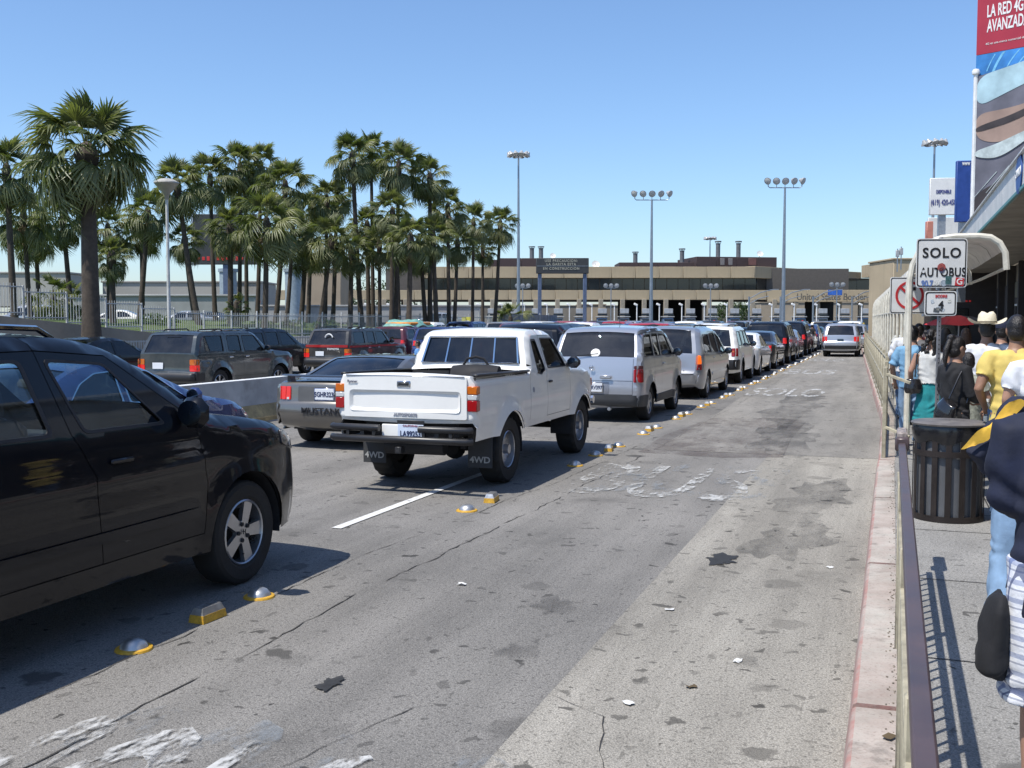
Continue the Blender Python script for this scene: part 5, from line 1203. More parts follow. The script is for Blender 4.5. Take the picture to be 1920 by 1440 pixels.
for i in range(4):
    p = at(430 + 60 * i, 600, 58); shrub((p.x, p.y, 1.6), .8, .5, .35, 260, ['low ground plant at the foot of the dense grove', 'second low ground plant along the grove', 'third low ground plant near the curved trunks', 'last low ground plant before the tall slim palms'][i], 10 + i, col=SHR)
# planter palm at the end of the island
p = at(957, 606, 79); e = empty('concrete_planter', (p.x, p.y, 0)); MB().lathe([(.55, 0), (.62, .1), (.85, 1.45), (.88, 1.5), (.78, 1.5), (.75, 1.3), (.01, 1.3)], 20).build('tub', mat('planter_concrete', (.22, .21, .20), .9), e); tag(e, 'round concrete planter at the end of the island', 'planter')
palm(p.x, p.y, 1.3, .7, (0, 0), .16, 1.0, 'short palm growing in the round concrete planter', 340, 26, 0)
# ------------------------------------------------------------------ border inspection building and what stands round it
def ribbed(name, col, sc=2.2):
    m, nt, p = newmat(name); v = coords(nt); w_ = nd(nt, 'ShaderNodeTexWave', {'Vector': v, 'Scale': sc, 'Distortion': .3, 'Detail': 1.0}, wave_type='BANDS', bands_direction='X').outputs[1]
    c = mix(nt, rng_map(nt, noise(nt, v, .12, 4), .35, .65), tuple(.85 * x for x in col), tuple(1.1 * x for x in col)); c = mix(nt, rng_map(nt, noise(nt, nd(nt, 'ShaderNodeMapping', {'Vector': v, 'Scale': (1, 1, .1)}).outputs[0], .9, 5), .5, .75, 0, .3), c, (.14, .12, .09))
    nt.links.new(c, p.inputs['Base Color']); p.inputs['Roughness'].default_value = .9; nt.links.new(bump(nt, w_, .5, .05), p.inputs['Normal']); return m
FASC = ribbed('ribbed_tan_concrete', (.43, .345, .225)); BROWN = mat('brown_penthouse', (.055, .035, .035), .7, var=.15); DKGL = mat('dark_window_glass', (.012, .014, .015), .12, var=.2, vs=.3, coat=.5); MULL = mat('window_mullion', (.05, .048, .045), .6)
BLIND = mat('tan_blinds', (.36, .29, .17), .8, var=.1); SHADEM = mat('soffit_dark', (.10, .09, .08), .9)  # blinds are plain tan, without glow
DB = 165.0
def X(px, d=DB): return (px - 960) / 1960 * d
def Zp(py, d=DB): return at(960, py, d).z
hall = empty('inspection_hall', (0, DB, 0))
def panelrow(name, m_, px0, px1, py0, py1, d0, d1, n, depth=1.2, gap=.04, parent=hall, base=(0, DB, 0)):
    """row of facade panels between two picture columns; each panel its own piece; heights fixed at d0"""
    z0, z1 = Zp(py1, d0), Zp(py0, d0); A = Vector((X(px0, d0), d0, 0)); B = Vector((X(px1, d1), d1, 0)); L_ = (B - A).length; a = math.atan2(B.y - A.y, B.x - A.x); u = (B - A) / L_
    w_ = L_ / n; me = MB().box((0, depth / 2, 0), (w_ - gap, depth, z1 - z0), None, .03).mesh(name, m_)
    for k in range(n): c = A + u * (w_ * (k + .5)); link(name, me, parent, (c.x - base[0], c.y - base[1], (z0 + z1) / 2 - base[2]), (0, 0, a))
panelrow('upper_fascia_panel', FASC, 790, 1413, 500, 521, DB, DB, 14, 2.0); panelrow('upper_fascia_panel', FASC, 1413, 1612, 499, 521, DB, 186, 5, 2.0); panelrow('upper_fascia_panel', FASC, 1612, 1648, 498, 521, 188, 178, 1, 2.0); panelrow('upper_fascia_panel', FASC, 1649, 1700, 497, 521, 178, 160, 2, 2.0)
panelrow('lower_fascia_panel', FASC, 470, 1436, 544, 562, DB - 1, DB - 1, 22, 2.2); panelrow('lower_fascia_panel', FASC, 1437, 1700, 544, 566, DB - 1, DB - 3, 7, 2.2)
panelrow('window_band', DKGL, 790, 1416, 521.5, 543.5, DB + 1.2, DB + 1.2, 30, .2, .03); panelrow('window_band', DKGL, 1417, 1455, 521.5, 543.5, DB + 1.2, DB + 5, 2, .2, .03); panelrow('blind_window', BLIND, 1456, 1530, 523, 543.5, DB + 5, DB + 13, 9, .2, .25); panelrow('window_band', DKGL, 1531, 1700, 521.5, 543.5, DB + 13, DB + 14, 7, .2, .03)
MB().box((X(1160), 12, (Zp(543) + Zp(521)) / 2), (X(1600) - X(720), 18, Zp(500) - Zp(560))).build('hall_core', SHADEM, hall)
panelrow('penthouse_wall', BROWN, 936, 1103, 484, 501, DB + 4, DB + 4, 4, 8, .02); panelrow('penthouse_wall', BROWN, 1160, 1304, 492, 501, DB + 4, DB + 4, 4, 8, .02); panelrow('penthouse_wall', BROWN, 1304, 1454, 481, 500, DB + 3, DB + 5, 4, 10, .02); panelrow('penthouse_wall', BROWN, 915, 936, 487, 501, DB + 6, DB + 6, 1, 6, .02)
panelrow('louvre', mat('louvre_grey', (.16, .15, .15), .6), 1345, 1375, 484, 497, DB + 2.9, DB + 2.9, 2, .1, .6); panelrow('roof_cabin_window', mat('roof_cabin', (.12, .055, .05), .6), 1401, 1416, 484, 497, DB + 2.9, DB + 2.9, 1, .15, .05)
CHIM = mat('weathered_flue', (.16, .165, .17), .6, .3, var=.2, vs=1.)
for i, (px, py, pb) in enumerate([(997, 462, 484), (1014, 462, 484), (1190, 472, 492), (1277, 466, 492), (1344, 452, 481), (1382, 452, 481)]):
    d = DB + 6; h = Zp(py, d) - Zp(pb, d); e = empty('roof_flue', (X(px, d), d, Zp(pb, d))); r_ = .36
    MB().lathe([(r_, -.5), (r_, h * .78), (r_ * 1.12, h * .8), (r_ * 1.12, h * .86), (r_ * .8, h * .86)], 16).build('stack', CHIM, e); MB().lathe([(r_ * 1.5, h * .93), (r_ * 1.5, h), (.01, h * 1.02)], 16).build('cowl', CHIM, e)
    for k in range(4): a = k * math.pi / 2; MB().tube([(r_ * math.cos(a), r_ * math.sin(a), h * .84), (r_ * 1.3 * math.cos(a), r_ * 1.3 * math.sin(a), h * .94)], .03, 4).build('cowl_strut', CHIM, e)
    tag(e, ['leftmost roof flue above the message board', 'second roof flue from the left', 'short lone roof flue between the two penthouses', 'roof flue left of the tall penthouse', 'left of two tall flues on the high penthouse', 'right of two tall flues on the high penthouse'][i], 'flue', 'roof flues')
DISH = mat('dish_white', (.7, .69, .66), .5)
for i, (px, py, r_, lab) in enumerate([(1116, 496, .62, 'white satellite dish right of the message board'), (1422, 476, .5, 'white satellite dish on the high penthouse'), (1036, 480, .45, 'small pale dish on the roof behind the message board')]):
    e = empty('satellite_dish', (X(px, DB + 2), DB + 2, Zp(py, DB + 2))); MB().lathe([(r_ * q, .25 * r_ * q * q) for q in (.01, .3, .6, .85, 1)], 20, RX(math.radians(65))).build('reflector', DISH, e); MB().tube([(0, .1, 0), (0, .1, -.7)], .05, 6).build('mount', CHIM, e); MB().tube([(0, 0, 0), (0, -.55 * r_, .1)], .03, 5).build('feed_arm', CHIM, e); tag(e, lab, 'dish', 'rooftop dishes')
LETT = mat('dark_letters', (.12, .105, .08), .6)
link('station_name', text_mesh('United States Border Inspection', 1.45, LETT, .12, .02, .86), hall, (X(1586, DB - 3), -4.3, (Zp(551, DB - 3) + Zp(564, DB - 3)) / 2))
MB().box((X(1559, DB - 3), -4.2, Zp(549, DB - 3)), (2.2, .1, .8), None, .02).build('blue_banner', mat('blue_banner', (.03, .12, .45), .6, var=.4), hall)
tag(hall, 'long two-storey tan border inspection hall with a dark window band across the road', 'building')
# columns, booths, gantry poles in the lanes below
BOOTHG = mat('booth_glass', (.03, .04, .05), .15, coat=.4); BOOTHM = mat('booth_grey', (.20, .22, .25), .6, var=.2); BLU = mat('booth_blue', (.10, .16, .26), .6, var=.3); YB = mat('bollard_yellow', (.42, .30, .05), .6, dirt=.3); COLM = mat('column_concrete', (.27, .235, .18), .9, var=.2); PSIGN = mat('booth_sign', (.34, .36, .38), .5)
bz = Zp(561)
nb = 26
for k in range(nb):
    px = 640 + k * 40.5; d = DB - 1; x = X(px, d); e = empty('inspection_booth', (x, d - 1, 0)); i = k % 3
    MB().box((0, 1.0, bz / 2), (.7, .7, bz), None, .05).build('canopy_column', COLM, e); MB().box((0, -.9, 1.15), (1.5, 2.4, 2.3), None, .08).build('cabin', BOOTHM if i else BLU, e); MB().box((0, -2.12, 1.65), (1.25, .04, .8), None, .01).build('cabin_window', BOOTHG, e); MB().box((0, -.9, 2.42), (1.8, 2.7, .14), None, .03).build('cabin_roof', PSIGN, e)
    MB().box((0, -2.0, 3.3), (1.35, .12, .75), None, .03).build('lane_number_board', PSIGN, e); MB().box((0, -1.95, 2.75), (1.5, .1, .3), None, .02).build('dark_board', BOOTHG, e)
    MB().box((-1.25, -4.3, .75), (.3, .3, 1.5), None, .06).build('yellow_bollard', YB, e); MB().box((-.9, -2.4, .15), (1.6, 6.5, .3), None, .05).build('island_kerb', COLM, e)
    if k % 4 == 1: MB().lathe([(.14, 0), (.14, .03), (.001, .03)], 12, RX(math.pi / 2)).build('red_lane_light', REDLIT, e, (.2, -2.2, 1.75))
    tag(e, f'grey inspection booth under the hall, {ordn(k + 1)} from the left', 'booth', 'inspection booths')
    q = empty('lane_camera_post', (x + 1.55, d - 6, 0)); MB().tube([(0, 0, 0), (0, 0, 4.3)], .09, 6).build('post', WHITEP, q); MB().box((-.18, 0, 4.25), (.6, .3, .3), RY(.4).to_3x3(), .05).build('camera_box', WHITEP, q); tag(q, f'thin white camera post beside the {ordn(k + 1)} booth from the left', 'post', 'camera posts between the booths')
# shaded space under the hall drawn as dark panels, things glimpsed through the lanes
dk = MB()
for (a, b) in ((1175, 1345), (1545, 1600), (1000, 1010)): dk.box(((X(a) + X(b)) / 2, DB + 14, 3.0), (X(b) - X(a), .6, 6.0))
tag(dk.build('dark_partition', mat('dark_wall', (.03, .03, .03), .9)) if False else boxobj('dark_partition', mat('dark_wall', (.03, .03, .03), .9), None, ((X(1175) + X(1345)) / 2, DB + 14, 3.0), (X(1345) - X(1175), .6, 6.0)), 'dark panel for the shaded space under the middle of the inspection hall', 'wall')
tag(boxobj('dark_partition', MATS['dark_wall'], None, ((X(1548) + X(1604)) / 2, DB + 12, 3.0), (X(1604) - X(1548), .6, 6.0)), 'dark panel for the shaded space below the station lettering', 'wall')
TANB = mat('tan_back_wall', (.36, .30, .22), .9, var=.2, vs=.3)
def slab(name, px0, px1, py0, py1, d, m_, label, cat='building', depth=8, extra=None):
    e = empty(name, (X((px0 + px1) / 2, d), d, 0)); z0, z1 = Zp(py1, d), Zp(py0, d); w_ = X(px1, d) - X(px0, d)
    MB().box((0, depth / 2, (z0 + z1) / 2), (w_, depth, z1 - z0), None, .05).build('wall', m_, e)
    MB().box((0, depth / 2, z1 + .1), (w_ + .3, depth + .3, .2), None, .04).build('parapet', m_, e)
    if extra: extra(e, w_, z0, z1)
    return tag(e, label, cat)
slab('tan_building', 1425, 1700, 568, 612, 210, TANB, 'low tan building glimpsed under the hall at the right'); slab('tan_building', 1085, 1135, 572, 612, 200, TANB, 'small tan kiosk glimpsed under the hall behind the message board')
TRL = leaf_mat('dark_tree_leaf', (.03, .055, .018), (.06, .09, .03))
for i, (px, d, rr_, lab) in enumerate([(1375, 205, 5, 'dark green tree seen through the lanes below the hall'), (1405, 215, 4, 'second tree glimpsed through the lanes, nearer the tan building'), (625, 150, 5, 'round tree behind the left palms'), (80, 118, 4, 'bare-looking tree above the left building'), (700, 190, 6, 'hillside tree beyond the overhead bridge'), (755, 190, 6, 'second hillside tree beyond the overhead bridge')]):
    shrub((X(px, d), d, .5), rr_, rr_ * .8, rr_ * 1.15 if i < 3 else rr_ * 1.6, 1500, lab, 40 + i, 'tree', TRL, .3)
slab('far_wall', 380, 1440, 574, 612, 235, mat('far_backdrop_brown', (.17, .15, .12), .9, var=.3, vs=.1), 'long dull backdrop added to darken the view through the lanes beyond the booths', 'wall')  # added backdrop, darkens the bright gap seen between the booths
# message board
e = empty('message_board', (X(1054, 120), 120, 0)); zb_, zt_ = Zp(513, 120), Zp(484, 120); w_ = X(1103, 120) - X(1005, 120); BOARD = mat('board_dark', (.035, .037, .04), .6); BPOST = mat('board_post', (.10, .13, .20), .5, .3)
MB().box((0, 0, (zb_ + zt_) / 2), (w_, .6, zt_ - zb_), None, .05).build('cabinet', BOARD, e); MB().box((0, -.32, zb_ + (zt_ - zb_) * .48), (w_ - .2, .03, .04)).build('panel_seam', STEEL, e)
for sg in (-1, 1): MB().box((sg * (w_ / 2 - .42), .1, zb_ / 2), (.42, .42, zb_), None, .04).build('post', BPOST, e)
BULB = mat('bulb_letters', (.33, .32, .26), .5)
for j, tx in enumerate(('USE PRECAUCION:', 'LA GARITA ESTA', 'EN CONSTRUCCION')): link('message_line', text_mesh(tx, .40, BULB, .02, .012, .92, space=1.25), e, (-.15, -.33, (zt_ - .33, zt_ - .72, zb_ + .55)[j]))
tag(e, 'dark electronic message board on two blue posts before the hall', 'sign')
# light masts
MAST = mat('mast_steel', (.30, .33, .36), .4, .7, var=.1); LAMPH = mat('lamp_housing', (.40, .40, .39), .4, .2, var=.15); LENS = mat('lamp_lens', (.48, .48, .47), .2)
def lamp_head(parent, loc, rot, s_=1.0):
    o = link('floodlight', FLOOD, parent, loc, rot); o.scale = (s_,) * 3; link('lens', FLENS, o)
FLOOD = MB().lathe([(.01, -.28), (.12, -.26), (.17, -.12), (.30, .05), (.33, .16), (.30, .16)], 14).mesh('floodlight', LAMPH); FLENS = MB().lathe([(.30, .15), (.2, .19), (.01, .2)], 14).mesh('lens', LENS)
def mast(px, py, d, kind, label, hw=.0):
    base = X(px, d) * (1 - .0); h = Zp(py, d); e = empty('light_mast', (base, d, 0)); MB().tube([(0, 0, 0), (0, 0, h * .5), (0, 0, h)], [.20, .15, .09], 10).build('pole', MAST, e); MB().lathe([(.35, 0), (.35, .12), (.22, .5), (.2, .5)], 12).build('foot', MAST, e)
    if kind == 'ring':
        MB().lathe([(.95 + .05 * math.cos(a), .05 * math.sin(a)) for a in [k * math.pi / 3 for k in range(7)]], 20, T(0, 0, h)).build('lamp_ring', MAST, e)
        for k in range(10): a = k * math.pi / 5; lamp_head(e, (.95 * math.cos(a), .95 * math.sin(a), h + .12), (math.pi + .5 * math.sin(a), .5 * math.cos(a), 0), 1.0)
        for k in range(3): a = k * math.pi / 3; MB().tube([(.95 * math.cos(a), .95 * math.sin(a), h), (-.95 * math.cos(a), -.95 * math.sin(a), h)], .04, 5).build('ring_spoke', MAST, e)
    else:
        w_ = hw; MB().tube([(-w_, 0, h + .5), (-w_, 0, h + .12), (-w_ + .15, 0, h), (w_ - .15, 0, h), (w_, 0, h + .12), (w_, 0, h + .5)], .045, 6).build('cross_arm', MAST, e)
        for k in range(5):
            x = -w_ + 2 * w_ * k / 4
            if 0 < k < 4: MB().tube([(x, 0, h), (x, 0, h + .42)], .035, 5).build('lamp_stem', MAST, e)
            lamp_head(e, (x, -.05, h + .62), (math.pi * .5 + .45, (k - 2) * .2, (k - 2) * .5), 1.0)
    return tag(e, label, 'light mast', 'tall light masts')
mast(972, 292, 108, 'ring', 'tall light mast with a ring of floodlights beside the last palm'); mast(1220, 375, 100, 'bar', 'light mast with five floodlights on a bar, left of the centre of the hall', 1.62); mast(1467, 352, 94, 'bar', 'light mast with five floodlights on a bar, before the right part of the hall', 1.5); mast(1743, 270, 100, 'ring', 'tall light mast with ring of floodlights beside the white phone number sign'); mast(1329, 448, 190, 'ring', 'distant ring light mast behind the hall roof')
for i, (px, py, d) in enumerate([(980, 540, 140), (1145, 540, 140), (1331, 540, 140), (1567, 538, 138)]):
    h = Zp(py, d); e = empty('triple_lamp_post', (X(px, d), d, 0)); MB().tube([(0, 0, 0), (0, 0, h)], .07, 6).build('pole', MAST, e); MB().tube([(-.75, 0, h + .2), (-.6, 0, h), (.6, 0, h), (.75, 0, h + .2)], .05, 5).build('cross_arm', MAST, e)
    for x in (-.75, 0, .75): lamp_head(e, (x, 0, h + .35), (math.pi * .5 + .3, x * .4, 0), 1.0)
    tag(e, ['three-lamp post left of the message board', 'three-lamp post right of the message board', 'three-lamp post below the tall flues', 'three-lamp post under the station lettering'][i], 'lamp post', 'three-lamp posts')
for i, px in enumerate((1403, 1462, 1523, 1596)):
    d = 128; h = Zp(556, d); e = empty('cantilever_pole', (X(px, d), d, 0)); MB().tube([(0, 0, 0), (0, 0, h)], .11, 8).build('pole', MAST, e)
    MB().tube([(0, 0, h - .3), (1.4, 0, h + .5), (2.9, 0, h + .85), (3.6, 0, h + .85)], .06, 6).build('upper_arm', MAST, e); MB().tube([(0, 0, h - .9), (1.2, 0, h - .25), (2.4, 0, h + .05)], .05, 6).build('lower_arm', MAST, e); tag(e, f'slim grey cantilever pole with arms reaching right, {ordn(i + 1)} from the left', 'pole', 'cantilever poles before the booths')
# people-free left background: buildings, board, wall
GREYB = mat('grey_beige_wall', (.36, .345, .31), .9, var=.1, vs=.2); BLOCK = mat('block_wall', (.30, .30, .29), .9, var=.15, vs=.5, bmp=.2, bs=3)
RST = mat('red_stripe', (.28, .05, .04), .7)
def stripe(e, w_, z0, z1): MB().box((0, -.03, z0 + (z1 - z0) * .2), (w_, .06, .18)).build('red_stripe', RST, e)
slab('grey_warehouse', 195, 490, 530, 575, 120, GREYB, 'long low grey building with a thin red stripe behind the palms', extra=stripe); slab('grey_warehouse', -60, 130, 513, 575, 112, GREYB, 'low grey building at the far left behind the palms')
slab('block_wall', 140, 480, 556, 605, 92, BLOCK, 'pale block wall behind the parking lot and the palms', 'wall', 1.0); slab('block_wall', 480, 900, 575, 605, 120, BLOCK, 'lower block wall behind the right palms', 'wall', 1.0)
slab('tan_tower', 568, 640, 506, 600, 140, mat('tan_tower_wall', (.34, .27, .19), .9, var=.12, vs=.3), 'blocky tan building between the two palm groves')
for i, px in enumerate((430, 552)):
    d = 118; e = empty('round_column', (X(px, d), d, 0)); MB().lathe([(.95, 0), (.95, Zp(508, d)), (.01, Zp(508, d))], 18).build('shaft', mat('pale_blue_column', (.26, .32, .36), .6), e); MB().lathe([(1.1, Zp(510, d)), (1.1, Zp(504, d)), (.01, Zp(504, d))], 18).build('cap', MATS['pale_blue_column'], e); tag(e, ['pale blue column carrying the electronic board', 'pale blue column right of the electronic board'][i], 'column')
e = empty('electronic_board', (X(428, 110), 110, 0)); zb_, zt_ = Zp(496, 110), Zp(402, 110); w_ = X(492, 110) - X(374, 110)
MB().box((0, 0, (zb_ + zt_) / 2), (w_, .8, zt_ - zb_), None, .05).build('cabinet', BOARD, e); LED = mat('red_led', (.3, .02, .02), .5, emis=(1, .05, .05), es=.12)
for k in range(11): MB().box((-w_ / 2 + .5 + k * .5, -.42, zb_ + .6), (.3, .02, .25 + .1 * (k % 3)), None, .01).build('led_segment', LED, e)
for sg in (-1, 1): MB().box((sg * (w_ / 2 + .12), 0, (zb_ + zt_) / 2), (.2, .9, zt_ - zb_ + .2)).build('frame_side', STEEL, e)
MB().box((0, 0, zb_ / 2), (.7, .5, zb_)).build('mast', BPOST, e); tag(e, 'dark electronic board with red lights half hidden by palms', 'sign')
# saucer street lamp
e = empty('street_lamp', (at(318, 640, 42).x, 42, 1.1)); h = Zp(372, 42) - 1.1
MB().tube([(0, 0, 0), (0, 0, h)], [.075, .055], 10).build('pole', mat('lamp_pole_white', (.55, .55, .53), .5, dirt=.2), e); MB().lathe([(.07, -.05), (.09, .12), (.40, .50), (.46, .56), (.47, .60)], 24, T(0, 0, h)).build('diffuser', mat('lamp_diffuser', (.34, .31, .25), .5), e); MB().lathe([(.49, .59), (.48, .64), (.25, .76), (.01, .80)], 24, T(0, 0, h)).build('lamp_cap', mat('lamp_cap', (.40, .38, .34), .5), e)
tag(e, 'street lamp with a saucer-shaped head in front of the palms', 'street lamp')
# parked cars behind the fence and a poster on it
for i, (px, d, k, cl) in enumerate([(215, 66, 'sedan', 'white'), (60, 60, 'small SUV', 'silver'), (345, 74, 'sedan', 'silver'), (390, 80, 'sedan', 'grey'), (820, 92, 'sedan', 'silver')]):
    sh = KIND[k][0]; o = car(sh, cl + '_parked_car', (X(px, d), d, 1.1), math.radians(75 if i % 2 else 100), COLS[cl], ['white sedan parked behind the fence near the big palm', 'silver SUV parked behind the fence at the far left', 'silver sedan parked beyond the lawn by the leaning palm', 'grey sedan parked beyond the lawn, in front of the block wall', 'silver sedan parked behind the tall slim palms'][i], 'car', 'parked cars behind the palms', GL_DARK, seats=False)
p = at(845, 610, 70); e = empty('yellow_poster', (p.x, R(70, FT, 0).y + 0, 1.2)); 
YPOS = mat('poster_yellow', (.62, .60, .10), .6, var=.25, vs=4); q = R(67.5, FT + .12, 1.66); e.location = (q.x, q.y, 1.2)
MB().box((0, 0, .45), (.85, .02, .95), None, .004).build('sheet', YPOS, e); MB().lathe([(.26, 0), (.26, .006), (.001, .006)], 18, RX(math.pi / 2)).build('pale_roundel', WHITEP, e, (0, -.012, .45)); e.rotation_euler.z = -.25; tag(e, 'bright yellow poster with a pale roundel hung on the fence', 'poster')
# ------------------------------------------------------------------ sidewalk side: railings, canopy, bin, signs, shops, billboards
RAILB = mat('brown_steel_rail', (.085, .060, .062), .40, .1, var=.3, vs=4, dirt=.25); PICK_Y = mat('yellowed_rail_paint', (.36, .325, .235), .55, var=.3, vs=9, dirt=.5); PEEL = mat('peeling_rail', (.26, .22, .20), .6, var=.8, vs=40)
e = empty('near_railing', R(2, .075, .15), HEAD)
MB().box((0, 1.3, .92), (.048, 8.4, .045), None, .006).build('top_rail', RAILB, e); MB().box((-.012, 1.3, .73), (.035, 8.4, .03), None, .004).build('lower_rail', PICK_Y, e)
pm_ = MB().box((0, 0, .37), (.016, .016, .74), None, .003).mesh('picket', PICK_Y); pp_ = MB().box((0, 0, .45), (.04, .04, .90), None, .006).mesh('post', PICK_Y)
for k in range(60):
    y = -2.8 + k * .14
    if k % 12 == 0: link('post', pp_, e, (-.012, y, 0))
    else: link('picket', pm_, e, (-.012, y, 0))
MB().box((0, 5.56, .93), (.09, .14, .09), None, .01).build('end_socket', RAILB, e); MB().box((0, 5.75, .97), (.07, .35, .07), None, .01).build('peeling_end_piece', PEEL, e)
tag(e, 'near sidewalk railing with a flat dark brown top rail', 'railing')
# pale picket railing further on
fr = empty('picket_railing', R(14.2, -.08, .15), 0); o0 = R(14.2, -.08, .15)
def loc(s, t, z): return R(s, t, z) - o0
n = 0; pk = MB().box((0, 0, .55), (.018, .018, 1.06), None, .004).mesh('picket', PICK_Y); po = MB().box((0, 0, .58), (.05, .05, 1.16), None, .006).mesh('post', PICK_Y); rest = MB()
s = 14.2
while s < 62:
    p_ = loc(s, -.08 + bend(s), .15)
    if n % 14 == 0: link('post', po, fr, p_, (0, 0, HEAD))
    elif n < 230: link('picket', pk, fr, p_, (0, 0, HEAD))
    else: rest.box(p_ + Vector((0, 0, .55)), (.02, .02, 1.06), RZ(HEAD).to_3x3())
    s += .15; n += 1
st_ = rest.build('far_pickets', PICK_Y, fr, recalc=False); st_['kind'] = 'stuff'
for zz in (.12, .62, 1.08): MB().tube([loc(q, -.08 + bend(q), .15 + zz) for q in (14.2, 20, 26, 32, 38, 46, 54, 62)], .024, 5).build('rail', PICK_Y, fr)
for zz in (.4, 1.08): MB().tube([loc(14.2, -.08, .15 + zz), loc(14.0, .22, .15 + zz - .1)], .022, 5).build('return_bar', PICK_Y, fr)
tag(fr, 'long yellowed picket railing running along the kerb into the distance', 'railing')
# walkway canopy: bent pipe frames and sheet
PIPE = mat('white_pipe', (.62, .59, .50), .45, var=.2, vs=5, dirt=.35); SHEETM = mat('dirty_sheet', (.55, .52, .46), .6, var=.25, vs=2, trans=.25, dirt=.3)
can = empty('walkway_canopy', R(15, .2, .15)); c0 = R(15, .2, .15)
AR = [(0, 0), (0, 1.0), (0, 2.3), (.03, 2.5), (.10, 2.66), (.22, 2.79), (.38, 2.85), (.55, 2.865), (.82, 2.865), (.97, 2.845), (1.08, 2.77), (1.15, 2.64), (1.17, 2.42)]
sl = [15 + 2.05 * k for k in range(19)]
for k, s in enumerate(sl): MB().tube([R(s, .2 + bend(s) + a, .15 + b) - c0 for a, b in (AR if k % 3 == 0 else AR[:5])], .042 if k == 0 else .034, 9).build('pipe_frame' if k % 3 == 0 else 'pipe_post', PIPE, can)
for k in range(len(sl) - 1):
    a, b = sl[k] + .03, sl[k + 1] - .03
    MB().grid([[R(q, .2 + bend(q) + x, .15 + z + .045) - c0 for x, z in AR[3:-1]] for q in (a, (a + b) / 2, b)]).build('roof_sheet', SHEETM, can, recalc=False, ang=60)
for (x, z) in ((0.0, 1.95), (.6, 2.82), (1.17, 2.45)): MB().tube([R(q, .2 + bend(q) + x, .15 + z) - c0 for q in sl], .025, 6).build('long_pipe', PIPE, can)
tag(can, 'white bent-pipe walkway canopy beside the railing', 'canopy')
# litter bin
BINM = mat('bin_brown', (.022, .016, .014), .45, .2, var=.3, dirt=.2); LINR = mat('bin_liner', (.12, .125, .135), .5, .2, var=.2); POLY = mat('bin_bag', (.012, .012, .014), .18, var=.1)
bx = at(1786, 968, 1).x; e = empty('litter_bin', R(8.95 * CS + 3.75 * SN, 0, .15)); e.location = (3.90, 9.28, .15)
MB().lathe([(.265, .04), (.265, .76), (.01, .76)], 28).build('inner_drum', LINR, e)
for k in range(16): a = 2 * math.pi * k / 16; MB().box((.295 * math.cos(a), .295 * math.sin(a), .43), (.008, .05, .80), RZ(a).to_3x3(), .002).build('slat', BINM, e)
for z in (.03, .60, .83): MB().lathe([(.287, z - .025), (.303, z - .025), (.303, z + .025), (.287, z + .025)], 32).build('hoop', BINM, e)
MB().lathe([(.32, .845), (.325, .86), (.30, .872), (.01, .878)], 32).build('lid', mat('bin_lid', (.16, .145, .135), .5, .2, var=.35, vs=6), e)
P = [[(r_ * math.cos(a), r_ * math.sin(a), z + .02 * math.sin(7 * a) * (z < .75)) for a in np.linspace(0, 2 * math.pi, 41)] for r_, z in ((.305, .845), (.315, .80), (.308, .74), (.300, .70))]
MB().grid(P).build('bin_bag', POLY, e, recalc=False, ang=60)
tag(e, 'round brown slatted litter bin with a black bag on the sidewalk', 'litter bin')
# road signs
def R_sign(name, px0, px1, py0, py1, d, label, post=None, yaw=0.0):
    c = at((px0 + px1) / 2, (py0 + py1) / 2, d); w_ = (px1 - px0) / 1960 * d; h_ = (py1 - py0) / 1960 * d
    return c, w_, h_
SIGNW = mat('sign_white', (.72, .72, .70), .45, var=.06, dirt=.12); SIGNK = mat('sign_black', (.015, .015, .017), .5); SIGNR = mat('sign_red', (.50, .03, .035), .5); ALU = mat('sign_post', (.24, .24, .25), .5, .5, var=.2, vs=10)
def rrect(w_, h_, r_): return rounded([(-w_ / 2, -h_ / 2, r_), (w_ / 2, -h_ / 2, r_), (w_ / 2, h_ / 2, r_), (-w_ / 2, h_ / 2, r_)], r_, True, 4)
def sign_plate(parent, z, w_, h_, name='plate'):
    M = T(0, -.03, z) @ RX(math.pi / 2)
    o = MB().prism(rrect(w_, h_, .04), .004, M).build(name, SIGNW, parent); out = rrect(w_ - .022, h_ - .022, .035); inn = rrect(w_ - .05, h_ - .05, .03); n = len(out); b = MB()
    b.add([M @ Vector((x, y, .0062)) for x, y in out] + [M @ Vector((x, y, .0062)) for x, y in inn], [(i, (i + 1) % n, n + (i + 1) % n, n + i) for i in range(n)]); b.build('border', SIGNK, o); return o
d = 12.6; c, w_, h_ = R_sign('', 1717, 1810, 448, 539, d, ''); e = empty('bus_sign', (c.x, c.y, .15), -.05)
MB().box((0, 0, 1.38), (.045, .03, 2.76), None, .004).build('perforated_post', ALU, e)
for k in range(46): MB().lathe([(.008, 0), (.001, .0)], 8, T(0, -.0165, .10 + k * .055) @ RX(math.pi / 2)).build('post_hole', SIGNK, e) if k < 40 else None
z = c.z - .15; o = sign_plate(e, z, w_, h_); link('lettering', text_mesh('SOLO', .165, SIGNK, .002, .004, .98, space=1.15), o, (0, -.037, z + .115)); link('lettering', text_mesh('AUTOBUS', .15, SIGNK, .002, .004, .74, 1.0, space=1.1), o, (.02, -.037, z - .115))
STB = mat('sticker_blue', (.12, .2, .45), .5); STG = mat('sticker_green', (.05, .12, .12), .5, var=.5, vs=60)
link('sticker', text_mesh('90.7', .095, STB, .002, .003, .85), o, (-.165, -.038, z - .245)); MB().box((.215, -.0375, z - .225), (.10, .003, .095), RY(.12).to_3x3()).build('sticker', SIGNR, o); link('sticker_letter', text_mesh('G', .10, WHITEP, .002, .002), o, (.215, -.040, z - .225)); MB().box((.085, -.0375, z - .205), (.07, .003, .10), None).build('sticker', STG, o)
